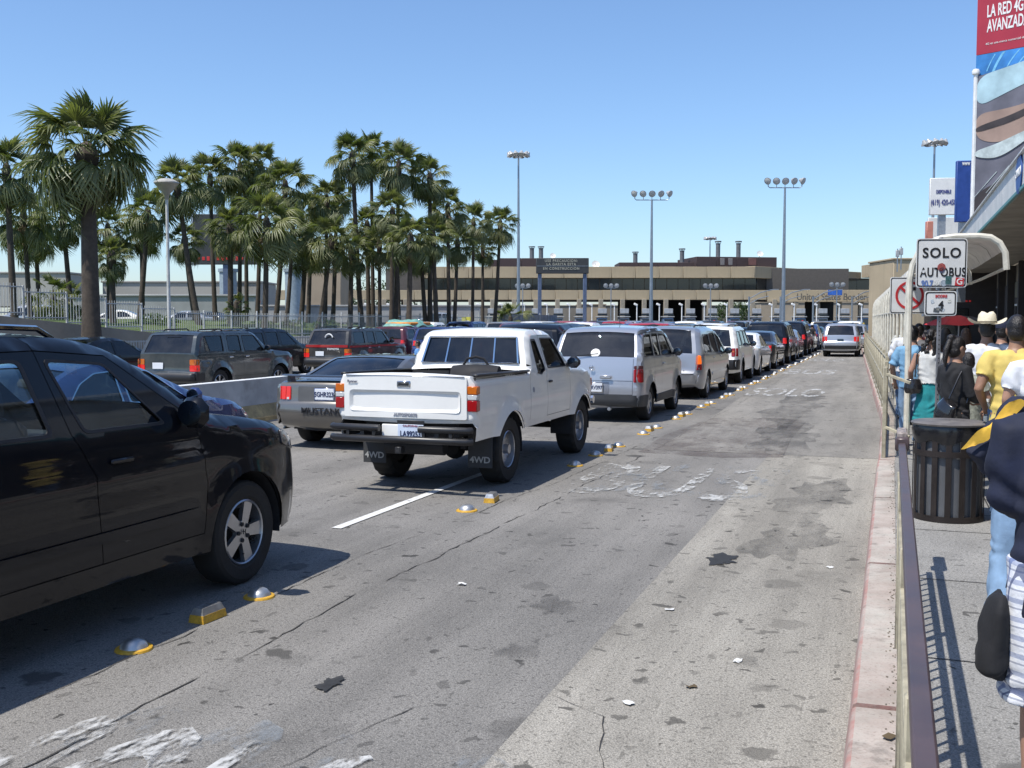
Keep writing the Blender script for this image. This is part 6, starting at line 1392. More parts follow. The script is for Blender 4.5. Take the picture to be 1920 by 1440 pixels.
for j, (x, dz, s1) in enumerate([(.0, -.05, .05), (.005, -.085, .035), (-.21, -.10, .02), (-.05, -.235, .035), (.03, -.24, .04)]): MB().lathe([(s1, 0), (s1, .002), (.001, .002)], 9, T(x, -.0365, z + dz) @ RX(math.pi / 2) @ RZ(j)).build('sticker', mat(f'sticker_scrap_{j}', [(.35, .08, .07), (.06, .07, .12), (.55, .55, .55), (.6, .6, .58), (.3, .35, .4)][j], .6, var=.5, vs=70), o)
c2, w2, h2 = R_sign('', 1730, 1789, 546, 592, d, ''); z2 = c2.z - .15; o2 = sign_plate(e, z2, w2, h2, 'lower_plate'); xo = .025
link('lettering', text_mesh('SCORE', .045, SIGNR, .002, .002), o2, (xo - .02, -.038, z2 + .085)); link('arrow', text_mesh('4', .12, SIGNK, .002, .004), o2, (xo - .02, -.038, z2 - .02))
for j in range(7): MB().box((rng.uniform(-.12, .12), -.0368, z2 + rng.uniform(-.1, .04)), (rng.uniform(.03, .08), .001, rng.uniform(.02, .05)), RY(rng.uniform(-.6, .6)).to_3x3()).build('torn_sticker', mat(f'torn_{j % 3}', [(.5, .55, .6), (.08, .09, .1), (.6, .6, .55)][j % 3], .6, var=.6, vs=80), o2)
tag(e, 'white SOLO AUTOBUS sign with stickers on a perforated post behind the bin', 'sign')
d = 17.5; c, w_, h_ = R_sign('', 1668, 1740, 520, 588, d, ''); e = empty('no_turn_sign', (c.x, c.y, .15), -.03); z = c.z - .15
MB().box((0, 0, (z + .3) / 2), (.05, .05, z + .3), None, .004).build('post', PIPE, e); o = sign_plate(e, z, w_, h_)
r0 = .235; MB().lathe([(r0, 0), (r0, .003), (r0 - .04, .003), (r0 - .04, 0)], 32, T(0, -.038, z) @ RX(math.pi / 2)).build('red_ring', SIGNR, o); MB().box((0, -.043, z), (r0 * 1.85, .003, .042), RY(math.radians(42)).to_3x3()).build('red_bar', SIGNR, o); MB().box((-.03, -.0385, z), (.055, .002, .28)).build('black_stroke', SIGNK, o); MB().box((.03, -.0385, z + .11), (.14, .002, .055)).build('black_stroke', SIGNK, o)
tag(e, 'square no-turn sign with red ring and bar behind the canopy pipe', 'sign')
# shop building with awning
SHOP = mat('shop_wall', (.26, .23, .18), .9, var=.3, vs=.6, dirt=.4); FASW = mat('awning_white', (.62, .62, .60), .6, var=.12, vs=.7, dirt=.2); TEAL = mat('teal_trim', (.06, .22, .22), .5); DARKSHOP = mat('shop_dark', (.035, .028, .026), .7, var=.3)
e = empty('shop_row', R(40, 6, 0), HEAD)
MB().box((5.0, 0, 3.0), (9, 76, 6.0)).build('shop_block', SHOP, e); MB().box((.46, 2, 2.0), (.05, 70, 4.0)).build('dark_shopfront', DARKSHOP, e)
for k in range(12):
    y = -30 + k * 5.6; MB().box((.30, y, 2.5), (.45, .45, 5.0), None, .03).build('pilaster', DARKSHOP, e)
    if k % 2: MB().box((.40, y + 2.6, 1.4), (.06, 2.4, 2.6), None, .02).build('shop_window', DKGL, e); MB().box((.36, y + 2.6, 2.75), (.08, 2.6, .10)).build('window_head', WHITEP, e)
    if k % 3 == 0: MB().box((.38, y + 2.4, 3.6), (.1, 3.2, .9), None, .03).build('shop_sign', mat(f'shop_sign_{k % 2}', [(.16, .02, .02), (.10, .09, .05)][k % 2], .6), e)
MB().box((-1.3, 2, 5.15), (3.5, 72, .12)).build('soffit', SHOP, e)
for k in range(24): MB().box((-3.02, -31.5 + k * 3.0, 5.62), (.10, 2.96, .80), None, .01).build('fascia_panel', FASW, e)
MB().box((-3.03, 3.0, 5.17), (.16, 71, .10), None, .01).build('teal_edge', TEAL, e); MB().box((-3.05, 3.0, 6.05), (.2, 71, .06), None, .01).build('fascia_cap', FASW, e)
for k in range(9): MB().box((.28, -14 + .0 + k * .16, 2.72), (.02, .09, .05)).build('led_segment', LED, e)
ov = MB().lathe([(.62, 0), (.62, .03), (.001, .03)], 24, RY(-math.pi / 2) @ Matrix.Diagonal((.85, 1, 1, 1))).build('oval_logo', mat('logo_blue', (.02, .08, .30), .5), e, (-3.08, -10.6, 5.62)); link('logo_lettering', text_mesh('CANADA', .30, WHITEP, .01, .004), ov, (-.04, 0, 0), (0, 0, -math.pi / 2))
MB().box((-.4, 37.6, 2.6), (7.2, .4, 5.2), None, .03).build('end_wall', DARKSHOP, e); MB().box((-2.4, 37.35, 1.5), (2.4, .06, 2.4), None, .02).build('end_window', DKGL, e)
for k in range(9): MB().box((-2.9 + k * .22, 37.33, 3.2), (.13, .02, .12)).build('led_segment', LED, e)
tag(e, 'row of shops with a long white awning fascia edged in teal', 'building')
# billboards over the shops
BILLR = mat('billboard_red', (.36, .022, .045), .5, var=.12, vs=.4); BILLB = mat('billboard_blue', (.04, .20, .50), .4, var=.5, vs=.8); GLOW = mat('billboard_cyan', (.18, .48, .72), .4, var=.3); PINK = mat('billboard_pink', (.66, .26, .36), .4); CLOTH = mat('vinyl_pale', (.36, .52, .58), .6, var=.2, vs=1.5); SKIN_P = mat('vinyl_brown', (.30, .21, .17), .6, var=.25, vs=.8); VDARK = mat('vinyl_dark', (.035, .028, .03), .6, var=.5, vs=1.2); VBASE = mat('vinyl_mauve', (.12, .12, .15), .6, var=.4, vs=.7)
a0 = at(1826, 300, 45); ang = math.atan2(-.73, .69); e = empty('billboard', (a0.x, a0.y, 6.0), ang)      # local +x runs right and nearer
W_ = 12.0; zt = 17.0 - 6; zs = at(1826, 143, 45).z - 6; zr = at(1826, 104, 45).z - 6
MB().box((W_ / 2, .15, zt / 2), (W_, .3, zt), None, .03).build('panel_back', STEEL, e)
MB().box((W_ / 2, -.02, (zr + zt) / 2), (W_, .04, zt - zr)).build('red_sheet', BILLR, e); MB().box((W_ / 2, -.02, (zs + zr) / 2 - .01), (W_, .04, zr - zs - .02)).build('blue_sheet', BILLB, e)
def arc(cx, cz, r0, r1, m_, nm, lo, hi):
    pts = []
    for k in range(33):
        a = math.pi * (.5 + .5 * k / 32)
        pts.append([(cx + r * math.cos(a), -.046, min(hi, max(lo, cz + r * math.sin(a)))) for r in (r0, r1)])
    pts = [p_ for p_ in pts if lo < p_[0][2] < hi or lo < p_[1][2] < hi]
    if len(pts) > 1: MB().grid(pts).build(nm, m_, e, recalc=False)
for r0, r1, m_ in ((1.55, 1.66, PINK), (1.9, 1.95, GLOW), (2.25, 2.30, GLOW), (2.7, 2.8, GLOW), (1.2, 1.26, PINK), (3.0, 3.04, GLOW)): arc(3.3, zs - .9, r0, r1, m_, 'light_arc', zs + .02, zr - .05)
z1 = at(1860, 30, 44).z - 6
for tx, py, sz in (('LA RED 4G', 26, .70), ('AVANZADA', 54, .70)):
    me = text_mesh(tx, sz, WHITEP, .01, .014, .44); x0 = min(v.co.x for v in me.vertices); link('lettering', me, e, (.42 - x0, -.05, at(1845, py - 4, 44.6).z - 6))
me = text_mesh('4G', 1.6, mat('billboard_yellow', (.65, .58, .2), .5), .01, .02, .9); x0 = min(v.co.x for v in me.vertices); link('lettering', me, e, (.5 - x0, -.05, at(1845, -38, 44.6).z - 6))
me = text_mesh('4G es una marca comercial de TELCEL', .13, WHITEP, .01, 0); x0 = min(v.co.x for v in me.vertices); link('small_print', me, e, (.38 - x0, -.05, at(1845, 82, 44.6).z - 6))
tag(e, 'tall red and blue billboard above the shop awning at the right', 'billboard')
e2 = empty('vinyl_banner', (a0.x + .02, a0.y - .15, 6.0), ang)
def poly(nm, pts, m_, y): return MB().prism(pts if nm in ('vinyl_sheet', 'thin_line') else rounded(pts, .6, True, 6), .012, T(0, y, 0) @ RX(math.pi / 2)).build(nm, m_, e2)
hz = zs - .08
poly('vinyl_sheet', [(0, -.5), (W_, -.5), (W_, hz + 1.3), (2.0, hz + .35), (0, hz)], VBASE, -.10)
poly('pale_sky_band', [(0, hz - 1.3), (1.2, hz - .85), (3, hz - .2), (3, hz + .7), (2.0, hz + .34), (0, hz - .01)], CLOTH, -.114)
poly('brown_form', [(0, hz - 2.6), (1.0, hz - 2.9), (2.4, hz - 2.4), (3.4, hz - 2.6), (3.4, hz - .6), (2.2, hz - 1.35), (1.2, hz - 1.5), (0, hz - 1.55)], SKIN_P, -.118)
poly('dark_form', [(0, hz - 4.9), (1.4, hz - 4.3), (3.4, hz - 3.2), (3.4, hz - 5.2), (0, hz - 6.0)], VDARK, -.118); poly('dark_form', [(0, hz - 2.1), (1.6, hz - 1.75), (3.4, hz - 1.0), (3.4, hz - 1.25), (1.6, hz - 2.05), (0, hz - 2.35)], VDARK, -.132)
poly('pale_drape', [(0, hz - 3.1), (.9, hz - 2.9), (2.4, hz - 2.35), (2.5, hz - 2.6), (1.4, hz - 3.3), (.8, hz - 3.5), (0, hz - 3.35)], mat('vinyl_white', (.45, .52, .52), .6, var=.3), -.146)
for k in range(5): poly('thin_line', [(.0 + k * .5, -.1 + k * .15 + 1.2), (.02 + k * .5, 1.2 - .1 + k * .15), (.95 + k * .5, 2.1 + k * .2), (.91 + k * .5, 2.1 + k * .2)], MATS['vinyl_white'], -.126)
MB().tube([(-.05, -.1, -1), (-.05, -.1, hz + .1)], .09, 8).build('edge_pole', WHITEP, e2); MB().lathe([(.01, -.15), (.15, -.1), (.17, 0), (.12, .1), (.01, .13)], 10, T(-.05, -.1, hz + .22)).build('pole_ball', WHITEP, e2)
tag(e2, 'lower printed vinyl banner with dark and pale shapes below the red billboard', 'banner')
def board(name, px0, px1, py0, py1, d, m_, lab, yaw=0.0, txt=()):
    c = at((px0 + px1) / 2, (py0 + py1) / 2, d); w_ = (px1 - px0) / 1960 * d; h_ = (py1 - py0) / 1960 * d; e = empty(name, (c.x, c.y, c.z - h_ / 2), yaw)
    MB().box((0, .15, h_ / 2), (w_, .3, h_), None, .03).build('panel', m_, e); MB().box((0, .3, -2.2), (.4, .3, 4.4)).build('support', STEEL, e)
    for (tx, sz, zz, mm) in txt: link('lettering', text_mesh(tx, sz, mm, .01, .01, .56), e, (0, -.02, h_ * zz))
    return tag(e, lab, 'sign')
NAVYT = mat('navy_text', (.06, .07, .22), .5)
board('phone_sign', 1745, 1793, 334, 402, 62, SIGNW, 'white roadside sign with a phone number beside the light mast', -.15, (('DISPONIBLE', .28, .62, NAVYT), ('(619) 420-458', .44, .33, NAVYT))); board('blue_sign', 1794, 1826, 302, 415, 58, mat('sign_blue', (.02, .06, .26), .5, var=.15), 'tall narrow blue sign between phone sign and billboard', -.1, (('www', .34, .955, WHITEP),))
board('white_hoarding', 1742, 1800, 408, 470, 66, FASW, 'white hoarding below the phone number sign', -.2); board('orange_panel', 1738, 1750, 415, 448, 60, mat('salmon_panel', (.55, .22, .16), .5), 'small salmon-red panel beside the light mast', 0)
for i, (px, py) in enumerate([(1683, 470), (1690, 466)]):
    c = at(px, py, 110); e = empty('roof_antenna', (c.x, c.y, c.z - 2.2)); MB().tube([(0, 0, 0), (0, 0, 2.4)], .06, 5).build('mast', MAST, e); MB().box((0, 0, 1.9), (.35, .2, .7), None, .03).build('aerial', LAMPH, e); tag(e, ['left roof antenna above the canopy end', 'right roof antenna above the canopy end'][i], 'antenna')
slab('tan_building', 1672, 1760, 487, 640, 118, FASC, 'tan building end behind the walkway canopy')
# red umbrella
c = at(1798, 604, 15.5); e = empty('red_umbrella', (c.x, c.y, .15)); zc = c.z - .15 + .1
for k in range(8):
    a, b = k * math.pi / 4, (k + 1) * math.pi / 4; MB().grid([[(r_ * math.cos(q), r_ * math.sin(q), zc - .28 * (r_ / .75) ** 2 - .03 * math.sin((q - a) / (b - a) * math.pi) * r_) for q in (a, (a + b) / 2, b)] for r_ in (.02, .2, .38, .52)]).build('canopy_gore', SIGNR if k % 3 else SIGNK, e, recalc=False)
MB().tube([(0, 0, zc), (0, 0, 1.0)], .012, 6).build('shaft', STEEL, e); tag(e, 'red and black umbrella among the people in the shade', 'umbrella')
# ------------------------------------------------------------------ people
def remesh(mb, name, m_, vox=.012, it=4):
    me = bpy.data.meshes.new(name); me.from_pydata(mb.v, [], mb.f); o = bpy.data.objects.new(name, me)
    b = bmesh.new(); b.from_mesh(me); bmesh.ops.recalc_face_normals(b, faces=b.faces); b.to_mesh(me); b.free()
    md = o.modifiers.new('r', 'REMESH'); md.mode = 'VOXEL'; md.voxel_size = vox
    ms = o.modifiers.new('s', 'SMOOTH'); ms.factor = .5; ms.iterations = it
    r = evaluated(o); bpy.data.meshes.remove(me)
    if name in ('shirt', 'trousers', 'shorts', 'skirt'):          # cloth folds
        N_ = len(r.vertices); co = np.empty(N_ * 3); no = np.empty(N_ * 3); r.vertices.foreach_get('co', co); r.vertex_normals.foreach_get('vector', no); co = co.reshape(-1, 3); no = no.reshape(-1, 3); amp = .011 if name == 'trousers' else .008
        ang = co[:, 2] * 26 + 5 * np.sin(co[:, 0] * 11 + co[:, 1] * 7 + 3 * np.sin(co[:, 2] * 6)); f_ = np.sin(ang) * (.5 + .5 * np.sin(co[:, 0] * 17 + co[:, 2] * 9 + 1.3)) + .5 * np.sin(co[:, 0] * 38 + co[:, 2] * 14 + 2 * np.sin(co[:, 1] * 20))
        r.vertices.foreach_set('co', (co + no * (amp * f_)[:, None]).ravel()); r.update()
    r.materials.clear(); r.materials.append(m_); r.shade_smooth(); r.name = name; return r
def rings(mb, rs, n=18):
    vs = []; fs = []
    for (c, rx, ry) in rs:
        for k in range(n): a = 2 * math.pi * k / n; vs.append(Vector(c) + Vector((rx * math.cos(a), ry * math.sin(a), 0)))
    for i in range(len(rs) - 1):
        for k in range(n): fs.append((i * n + k, i * n + (k + 1) % n, (i + 1) * n + (k + 1) % n, (i + 1) * n + k))
    fs.append(tuple(range(n - 1, -1, -1))); fs.append(tuple((len(rs) - 1) * n + k for k in range(n))); mb.add(vs, fs)
def ball(mb, c, rx, ry, rz, M=None, n=14):
    S = Matrix.Diagonal((rx, ry, rz, 1)); M2 = T(*c) @ (M if M is not None else Matrix.Identity(4)) @ S
    mb.lathe([(math.cos(a), math.sin(a)) for a in [-math.pi / 2 + .02 + (math.pi - .04) * k / 10 for k in range(11)]], n, M2)
def cloth(name, col, var=.12, rough=.85, sc=9): return mat('cloth_' + name, col, rough, var=var, vs=sc, bmp=.6, bs=11)
SKIN = mat('skin', (.36, .20, .135), .5, var=.08, vs=12); SKIN2 = mat('skin_tan', (.27, .145, .09), .5, var=.08, vs=12)
HAIR = mat('dark_hair', (.012, .009, .008), .35, var=.3, vs=40, bmp=.8, bs=90); HAIR2 = mat('brown_hair', (.06, .03, .018), .4, var=.3, vs=40, bmp=.8, bs=90)
DENIM = cloth('denim', (.06, .11, .20), .35, .85, 5); DENIML = cloth('pale_denim', (.16, .25, .37), .35, .85, 5); SHOE = mat('shoe_dark', (.02, .02, .022), .5); SHOEW = mat('shoe_white', (.6, .6, .6), .5)
def person(loc, rz, h, label, top, bottom, hair='short', skin=None, hairm=None, armL=None, armR=None, sleeve=.5, legs='trousers', build=1.0, stride=0.0, shoe=None, turn=0.0, tilt=0.0, extras=None, longtop=.86, group=None, vox=.012, heel=0.0):
    """local frame: faces +Y, feet at z=0; arms given as (elbow, hand) for left (-x) and right (+x)"""
    skin = skin or SKIN; hairm = hairm or HAIR; k = h / 1.75; B = build
    e = empty('person', loc, rz); e.scale = (k,) * 3; hp, kn = .92, .50
    armL = armL or ((-.27, -.03, 1.16), (-.25, .10, .93)); armR = armR or ((.27, -.03, 1.16), (.25, .10, .93))
    body = MB()
    tor = [((0, 0, .80), .12 * B, .09 * B), ((0, 0, .92), .158 * B, .112 * B), ((0, 0, 1.06), .138 * B, .10 * B), ((0, 0, 1.22), .158 * B, .112 * B), ((0, 0, 1.36), .168 * B, .11 * B), ((0, -.005, 1.435), .135 * B, .085 * B), ((0, 0, 1.475), .07, .062), ((0, .01, 1.53), .056, .058), ((0, .015, 1.60), .054, .056)]
    rings(body, tor)
    hd = T(0, .02, 1.64) @ RZ(turn) @ RX(tilt)
    ball(body, (0, 0, 0), .076, .096, .115, hd); ball(body, (0, .025, -.055), .056, .068, .066, hd); ball(body, (0, .098, -.018), .014, .020, .024, hd)
    for sg in (-1, 1): ball(body, (sg * .078, -.004, -.01), .011, .022, .034, hd, 8)
    ft = []
    for sg, ph in ((-1, stride), (1, -stride)):
        hpv = Vector((sg * .085 * B, 0, hp)); knv = Vector((sg * .10, ph * .5 + .02, kn)); an = Vector((sg * .10, ph - (.06 if ph < 0 else 0), .09 + (heel if ph < 0 else 0)))
        ft.append((sg, hpv, knv, an)); body.tube([hpv + Vector((0, 0, .04)), hpv.lerp(knv, .4), knv, knv.lerp(an, .35), an], [.092 * B, .08 * B, .056, .055, .036], 12)
        body.tube([an + Vector((0, -.05, -.045)), an + Vector((0, .05, -.05)), an + Vector((sg * .01, .16, -.062))], [.034, .038, .026], 8)
    arms = []
    for sg, (el, ha) in ((-1, armL), (1, armR)):
        sh = Vector((sg * .178 * B, -.005, 1.405)); el = Vector(el); ha = Vector(ha); arms.append((sg, sh, el, ha))
        body.tube([sh, sh.lerp(el, .5), el, el.lerp(ha, .35), ha], [.052 * B, .047 * B, .040, .038, .026], 10)
        d = (ha - el).normalized(); pm_ = ha + d * .05; body.tube([ha, ha + d * .04, ha + d * .085], [.026, .036, .032], 8, sq=.55)
    me = remesh(body, 'body', skin, vox)
    fb = MB()
    for sg, sh, el, ha in arms:
        d = (ha - el).normalized(); sd = d.cross(Vector((0, 1, 0))); sd = sd.normalized() if sd.length > .1 else Vector((1, 0, 0)); up = sd.cross(d).normalized()
        for j, L_ in enumerate((.062, .074, .078, .066)):
            b0 = ha + d * .08 + sd * ((j - 1.5) * .017); fb.tube([b0, b0 + d * L_ * .45 + up * .006, b0 + d * L_ * .8 + up * .024, b0 + d * L_ * .85 + up * .042], [.0088, .0085, .008, .006], 6)
        b0 = ha + d * .025 - sd * .03; fb.tube([b0, b0 + d * .03 - sd * .018 + up * .008, b0 + d * .058 - sd * .014 + up * .022], [.011, .010, .008], 6)
    bm = bmesh.new(); bm.from_mesh(me); tmp = fb.mesh('tmp', None); bm.from_mesh(tmp); bm.to_mesh(me); bm.free(); bpy.data.meshes.remove(tmp); me.shade_smooth()
    link('body', me, e)
    # eyes, brows and mouth
    for sg in (-1, 1):
        q = hd @ Vector((sg * .031, .083, .012)); mb = MB(); ball(mb, q, .013, .008, .007, None, 8); mb.build('eye', SHOE, e, recalc=False)
    q = hd @ Vector((0, .092, -.062)); MB().box(q, (.042, .006, .008), None, .002).build('mouth', mat('lips', (.28, .09, .08), .5), e)
    # top
    if top is not None:
        s = MB(); o_ = .018; lo = longtop
        tr_ = [((0, 0, lo), .168 * B + o_, .122 * B + o_), ((0, 0, .97), .160 * B + o_, .118 * B + o_), ((0, 0, 1.08), .152 * B + o_, .112 * B + o_), ((0, 0, 1.22), .165 * B + o_, .118 * B + o_), ((0, 0, 1.36), .172 * B + o_, .115 * B + o_), ((0, -.005, 1.43), .140 * B + o_, .088 * B + o_), ((0, 0, 1.485), .072, .066)]
        rings(s, tr_)
        for sg, sh, el, ha in arms:
            if sleeve <= 0: continue
            if sleeve <= 1: pts = [sh - Vector((sg * .06, 0, .0)), sh, sh.lerp(el, sleeve * .5), sh.lerp(el, sleeve)]; rr_ = [.062 * B, .070 * B, .068 * B, .070 * B]
            else: pts = [sh - Vector((sg * .06, 0, 0)), sh, sh.lerp(el, .5), el, el.lerp(ha, .5), el.lerp(ha, min(1, sleeve - 1))]; rr_ = [.062 * B, .070 * B, .063 * B, .056, .052, .045]
            s.tube(pts, rr_, 12)
        link('shirt', remesh(s, 'shirt', top, vox, 3), e)
    b = MB()
    if legs in ('trousers', 'shorts'):
        rings(b, [((0, 0, .83), .150 * B, .115 * B), ((0, 0, .92), .172 * B, .125 * B), ((0, 0, 1.0), .156 * B, .114 * B)])
        for sg, hpv, knv, an in ft:
            if legs == 'trousers': b.tube([hpv + Vector((0, 0, .05)), hpv.lerp(knv, .45), knv, knv.lerp(an, .5), an + Vector((0, 0, .0))], [.098 * B, .095 * B, .076, .072, .072], 12)
            else: b.tube([hpv + Vector((0, 0, .05)), hpv.lerp(knv, .5), knv + Vector((0, 0, -.02))], [.102 * B, .108 * B, .112 * B], 14)
    else: rings(b, [((0, .0, .42), .24, .20), ((0, 0, .65), .21, .17), ((0, 0, .90), .178 * B, .135 * B), ((0, 0, 1.04), .15 * B, .112 * B)])
    link('trousers' if legs == 'trousers' else legs, remesh(b, legs, bottom, vox, 3), e)
    for sg, hpv, knv, an in ft:
        s = MB(); s.tube([an + Vector((0, -.07, -.05)), an + Vector((0, .0, -.03)), an + Vector((0, .09, -.05)), an + Vector((sg * .01, .18, -.062))], [.040, .052, .046, .026], 10, sq=.8); link('shoe', remesh(s, 'shoe', shoe or SHOE, .012, 2), e)
    # hair
    hm = MB()
    if hair != 'none':
        ball(hm, (0, -.012, .022), .084, .098, .108, hd)
        if hair == 'short': ball(hm, (0, -.035, -.02), .080, .072, .085, hd)
        if hair in ('long', 'pony'): ball(hm, (0, -.04, -.03), .082, .07, .09, hd)
        if hair == 'long': rings(hm, [((0, -.055, 1.30), .05, .03), ((0, -.07, 1.42), .10, .045), ((0, -.05, 1.56), .10, .07), ((0, -.02, 1.68), .085, .08)])
        if hair == 'pony':
            pts = [(0, -.09, .05), (0, -.125, .03), (0, -.14, -.06), (0, -.13, -.16), (.01, -.11, -.25)]; hm.tube([hd @ Vector(p) for p in pts], [.022, .032, .034, .028, .010], 10); ball(hm, (0, -.08, .10), .045, .05, .045, hd)
        if hair == 'curly':
            r = random.Random(4)
            for j in range(110):
                a = r.uniform(0, 6.28); z = r.uniform(-.34, .10); w_ = .10 if z > -.1 else .12 + .05 * (-z - .1); y = math.sin(a) * .09 - .04
                if y > .04: continue
                ball(hm, (math.cos(a) * w_, y, z), .026, .026, .03, hd, 6)
        hme = remesh(hm, 'hair', hairm, .009 if hair != 'curly' else .012, 2)
        bm = bmesh.new(); bm.from_mesh(hme); inv = hd.inverted()          # clear the face
        kill = [f for f in bm.faces if (lambda p: p.y > .052 and p.z < .062 and abs(p.x) < .074)(inv @ f.calc_center_median())]
        bmesh.ops.delete(bm, geom=kill, context='FACES'); bm.to_mesh(hme); bm.free(); link('hair', hme, e)
    for ex in (extras or []): ex(e, hd, arms)
    return tag(e, label, 'person', group)
def cap(m_):
    def f(e, hd, arms):
        mb = MB(); mb.lathe([(.098, .035), (.098, .06), (.09, .10), (.06, .13), (.01, .138)], 18, hd @ T(0, -.008, 0)); o = mb.build('cap', m_, e, ang=70); MB().prism([(-.07, .07), (-.06, .14), (0, .165), (.06, .14), (.07, .07)], .008, hd @ T(0, 0, .045)).build('cap_peak', m_, o)
    return f
STRAW = mat('straw_hat', (.66, .60, .46), .75, var=.12, vs=30, bmp=.4, bs=120)
def cowboy(e, hd, arms):
    P = []
    for r_ in (.085, .12, .16, .195):
        P.append([hd @ Vector((r_ * math.cos(a) * (1.0), r_ * math.sin(a) * 1.12, .058 + .06 * ((r_ - .085) / .11) ** 2 * abs(math.cos(a)) ** 3 - .012 * abs(math.sin(a)))) for a in np.linspace(0, 2 * math.pi, 37)])
    MB().grid(P).build('hat_brim', STRAW, e, recalc=False, ang=80)
    P = [[hd @ Vector((r_ * math.cos(a) * (1 - .18 * (z > .15)), r_ * 1.12 * math.sin(a), z - (.03 * (1 - abs(math.cos(a))) if z > .15 else 0))) for a in np.linspace(0, 2 * math.pi, 33)] for r_, z in ((.098, .055), (.094, .10), (.086, .15), (.070, .185), (.035, .180), (.004, .160))]
    MB().grid(P).build('hat_crown', STRAW, e, recalc=False, ang=80); MB().lathe([(.100, .062), (.100, .078)], 24, hd @ Matrix.Diagonal((1, 1.12, 1, 1))).build('hat_band', cloth('hat_band', (.12, .10, .07)), e)
LEATH = mat('black_patent', (.012, .011, .012), .22, coat=.6, var=.2)
def handbag(m_, c, s_, rot=0.0, strap=None):
    def f(e, hd, arms):
        mb = MB(); x, y, z = s_; rings(mb, [((0, 0, -z), x * .8, y), ((0, 0, -z * .5), x, y * 1.1), ((0, 0, 0), x * .95, y), ((0, 0, z * .6), x * .7, y * .6)], 16)
        o = link('bag', remesh(mb, 'bag', m_, .01, 4), e, c, (0, rot, 0))
        if strap: MB().tube(strap, .010, 6).build('bag_strap', m_, e)
    return f
def spot(px, d, z=.15): return Vector(((px - 960) / 1960 * d, d, z))
W_SHIRT = cloth('white', (.62, .63, .66), .08); YELL_S = cloth('yellow', (.62, .47, .13), .12); NAVY_S = cloth('navy', (.010, .014, .035), .3); BLUE_S = cloth('light_blue', (.16, .32, .48)); BLACK_S = cloth('black', (.012, .012, .014), .3); TEAL_S = cloth('teal', (.01, .20, .22), .25); GREY_S = cloth('grey_stripe', (.32, .33, .27), .4, .85, 30)
def plaid_mat():
    m, nt, p = newmat('plaid_cloth'); v = coords(nt); sx = nd(nt, 'ShaderNodeSeparateXYZ', {0: v})
    c = (.66, .67, .70); cc = None
    for i, (s_, w_, col) in enumerate(((.062, .28, (.12, .17, .34)), (.062, .10, (.05, .07, .16)))):
        for ax in (0, 2):
            t_ = mth(nt, 'FRACT', mth(nt, 'DIVIDE', mth(nt, 'ADD', sx.outputs[ax] if ax else mth(nt, 'ADD', sx.outputs[0], sx.outputs[1]), 5.0 + .02 * i), s_)); mk = mth(nt, 'MULTIPLY', mth(nt, 'LESS_THAN', t_, w_), .55 if ax else .8)
            cc = mix(nt, mk, cc if cc is not None else c, col)
    nt.links.new(cc, p.inputs['Base Color']); p.inputs['Roughness'].default_value = .9; nt.links.new(bump(nt, noise(nt, v, 9, 4), .7, .02), p.inputs['Normal']); return m
PLAID = plaid_mat()
F = HEAD
def sidebag(e, hd, arms):
    m_ = cloth('black_bag', (.010, .010, .012), .3); bb = MB(); rings(bb, [((-.24, .02, .55), .04, .09), ((-.24, .02, .59), .055, .12), ((-.24, .02, .72), .05, .125), ((-.235, .02, .80), .035, .12), ((-.225, .02, .84), .015, .09)], 18); o = link('shoulder_bag', remesh(bb, 'trousers', m_, .012, 3), e)
    MB().tube([(-.20, .0, .86), (-.17, .02, 1.0), (-.10, .05, 1.2), (.05, .05, 1.47)], .014, 6, sq=.4).build('bag_strap', m_, e)
WATER = mat('clear_plastic', (.75, .8, .82), .08, trans=.85, var=.03)
def bottle(e, hd, arms):
    sg, sh, el, ha = arms[0]; d = (ha - el).normalized(); c = ha + d * .09
    MB().lathe([(.001, -.12), (.032, -.12), (.033, .05), (.014, .09), (.014, .11), (.001, .11)], 14, T(*c)).build('water_bottle', WATER, e); MB().lathe([(.016, .105), (.016, .13), (.001, .13)], 10, T(*c)).build('bottle_cap', WHITEP, e)
person(spot(1906, 9.0), F + .1, 1.80, 'man in a yellow T-shirt and blue jeans seen from behind holding a bottle', YELL_S, DENIM, 'short', SKIN2, armL=((-.30, -.08, 1.14), (-.20, .16, .96)), sleeve=.62, build=1.12, extras=[bottle])
person(spot(1962, 8.0), F, 1.74, 'person in a white T-shirt cut off by the right picture edge', W_SHIRT, DENIM, 'short', sleeve=.7, build=1.12)
person(spot(1850, 11.6), F + .15, 1.79, 'man in a white shirt and a pale straw cowboy hat', W_SHIRT, DENIM, 'short', SKIN2, sleeve=1.9, extras=[cowboy], build=1.1)
person(spot(1792, 10.35), math.radians(-75), 1.60, 'woman in a black jacket with ponytail standing sideways behind the bin', BLACK_S, cloth('dark_trousers', (.025, .025, .03)), 'pony', SKIN, armL=((-.24, .02, 1.14), (-.08, .24, 1.06)), armR=((.24, .02, 1.14), (.08, .24, 1.06)), sleeve=1.95, turn=.1, tilt=-.25, longtop=.80,
       extras=[handbag(LEATH, (.17, -.22, .98), (.16, .08, .16), .5, [(.17, -.20, 1.1), (.2, -.1, 1.35), (.16, .0, 1.46), (.19, .08, 1.30), (.2, .0, 1.05)])])
person(spot(1746, 13.9), F + .1, 1.64, 'woman with long curly hair, white strapless top and teal skirt', cloth('strapless_white', (.6, .6, .58)), TEAL_S, 'curly', SKIN, sleeve=0, legs='skirt', longtop=1.0, extras=[handbag(LEATH, (-.24, -.10, .98), (.13, .07, .13), 0, [(-.22, -.1, 1.08), (-.20, -.08, 1.40), (-.15, .0, 1.45), (-.18, .08, 1.3)])])
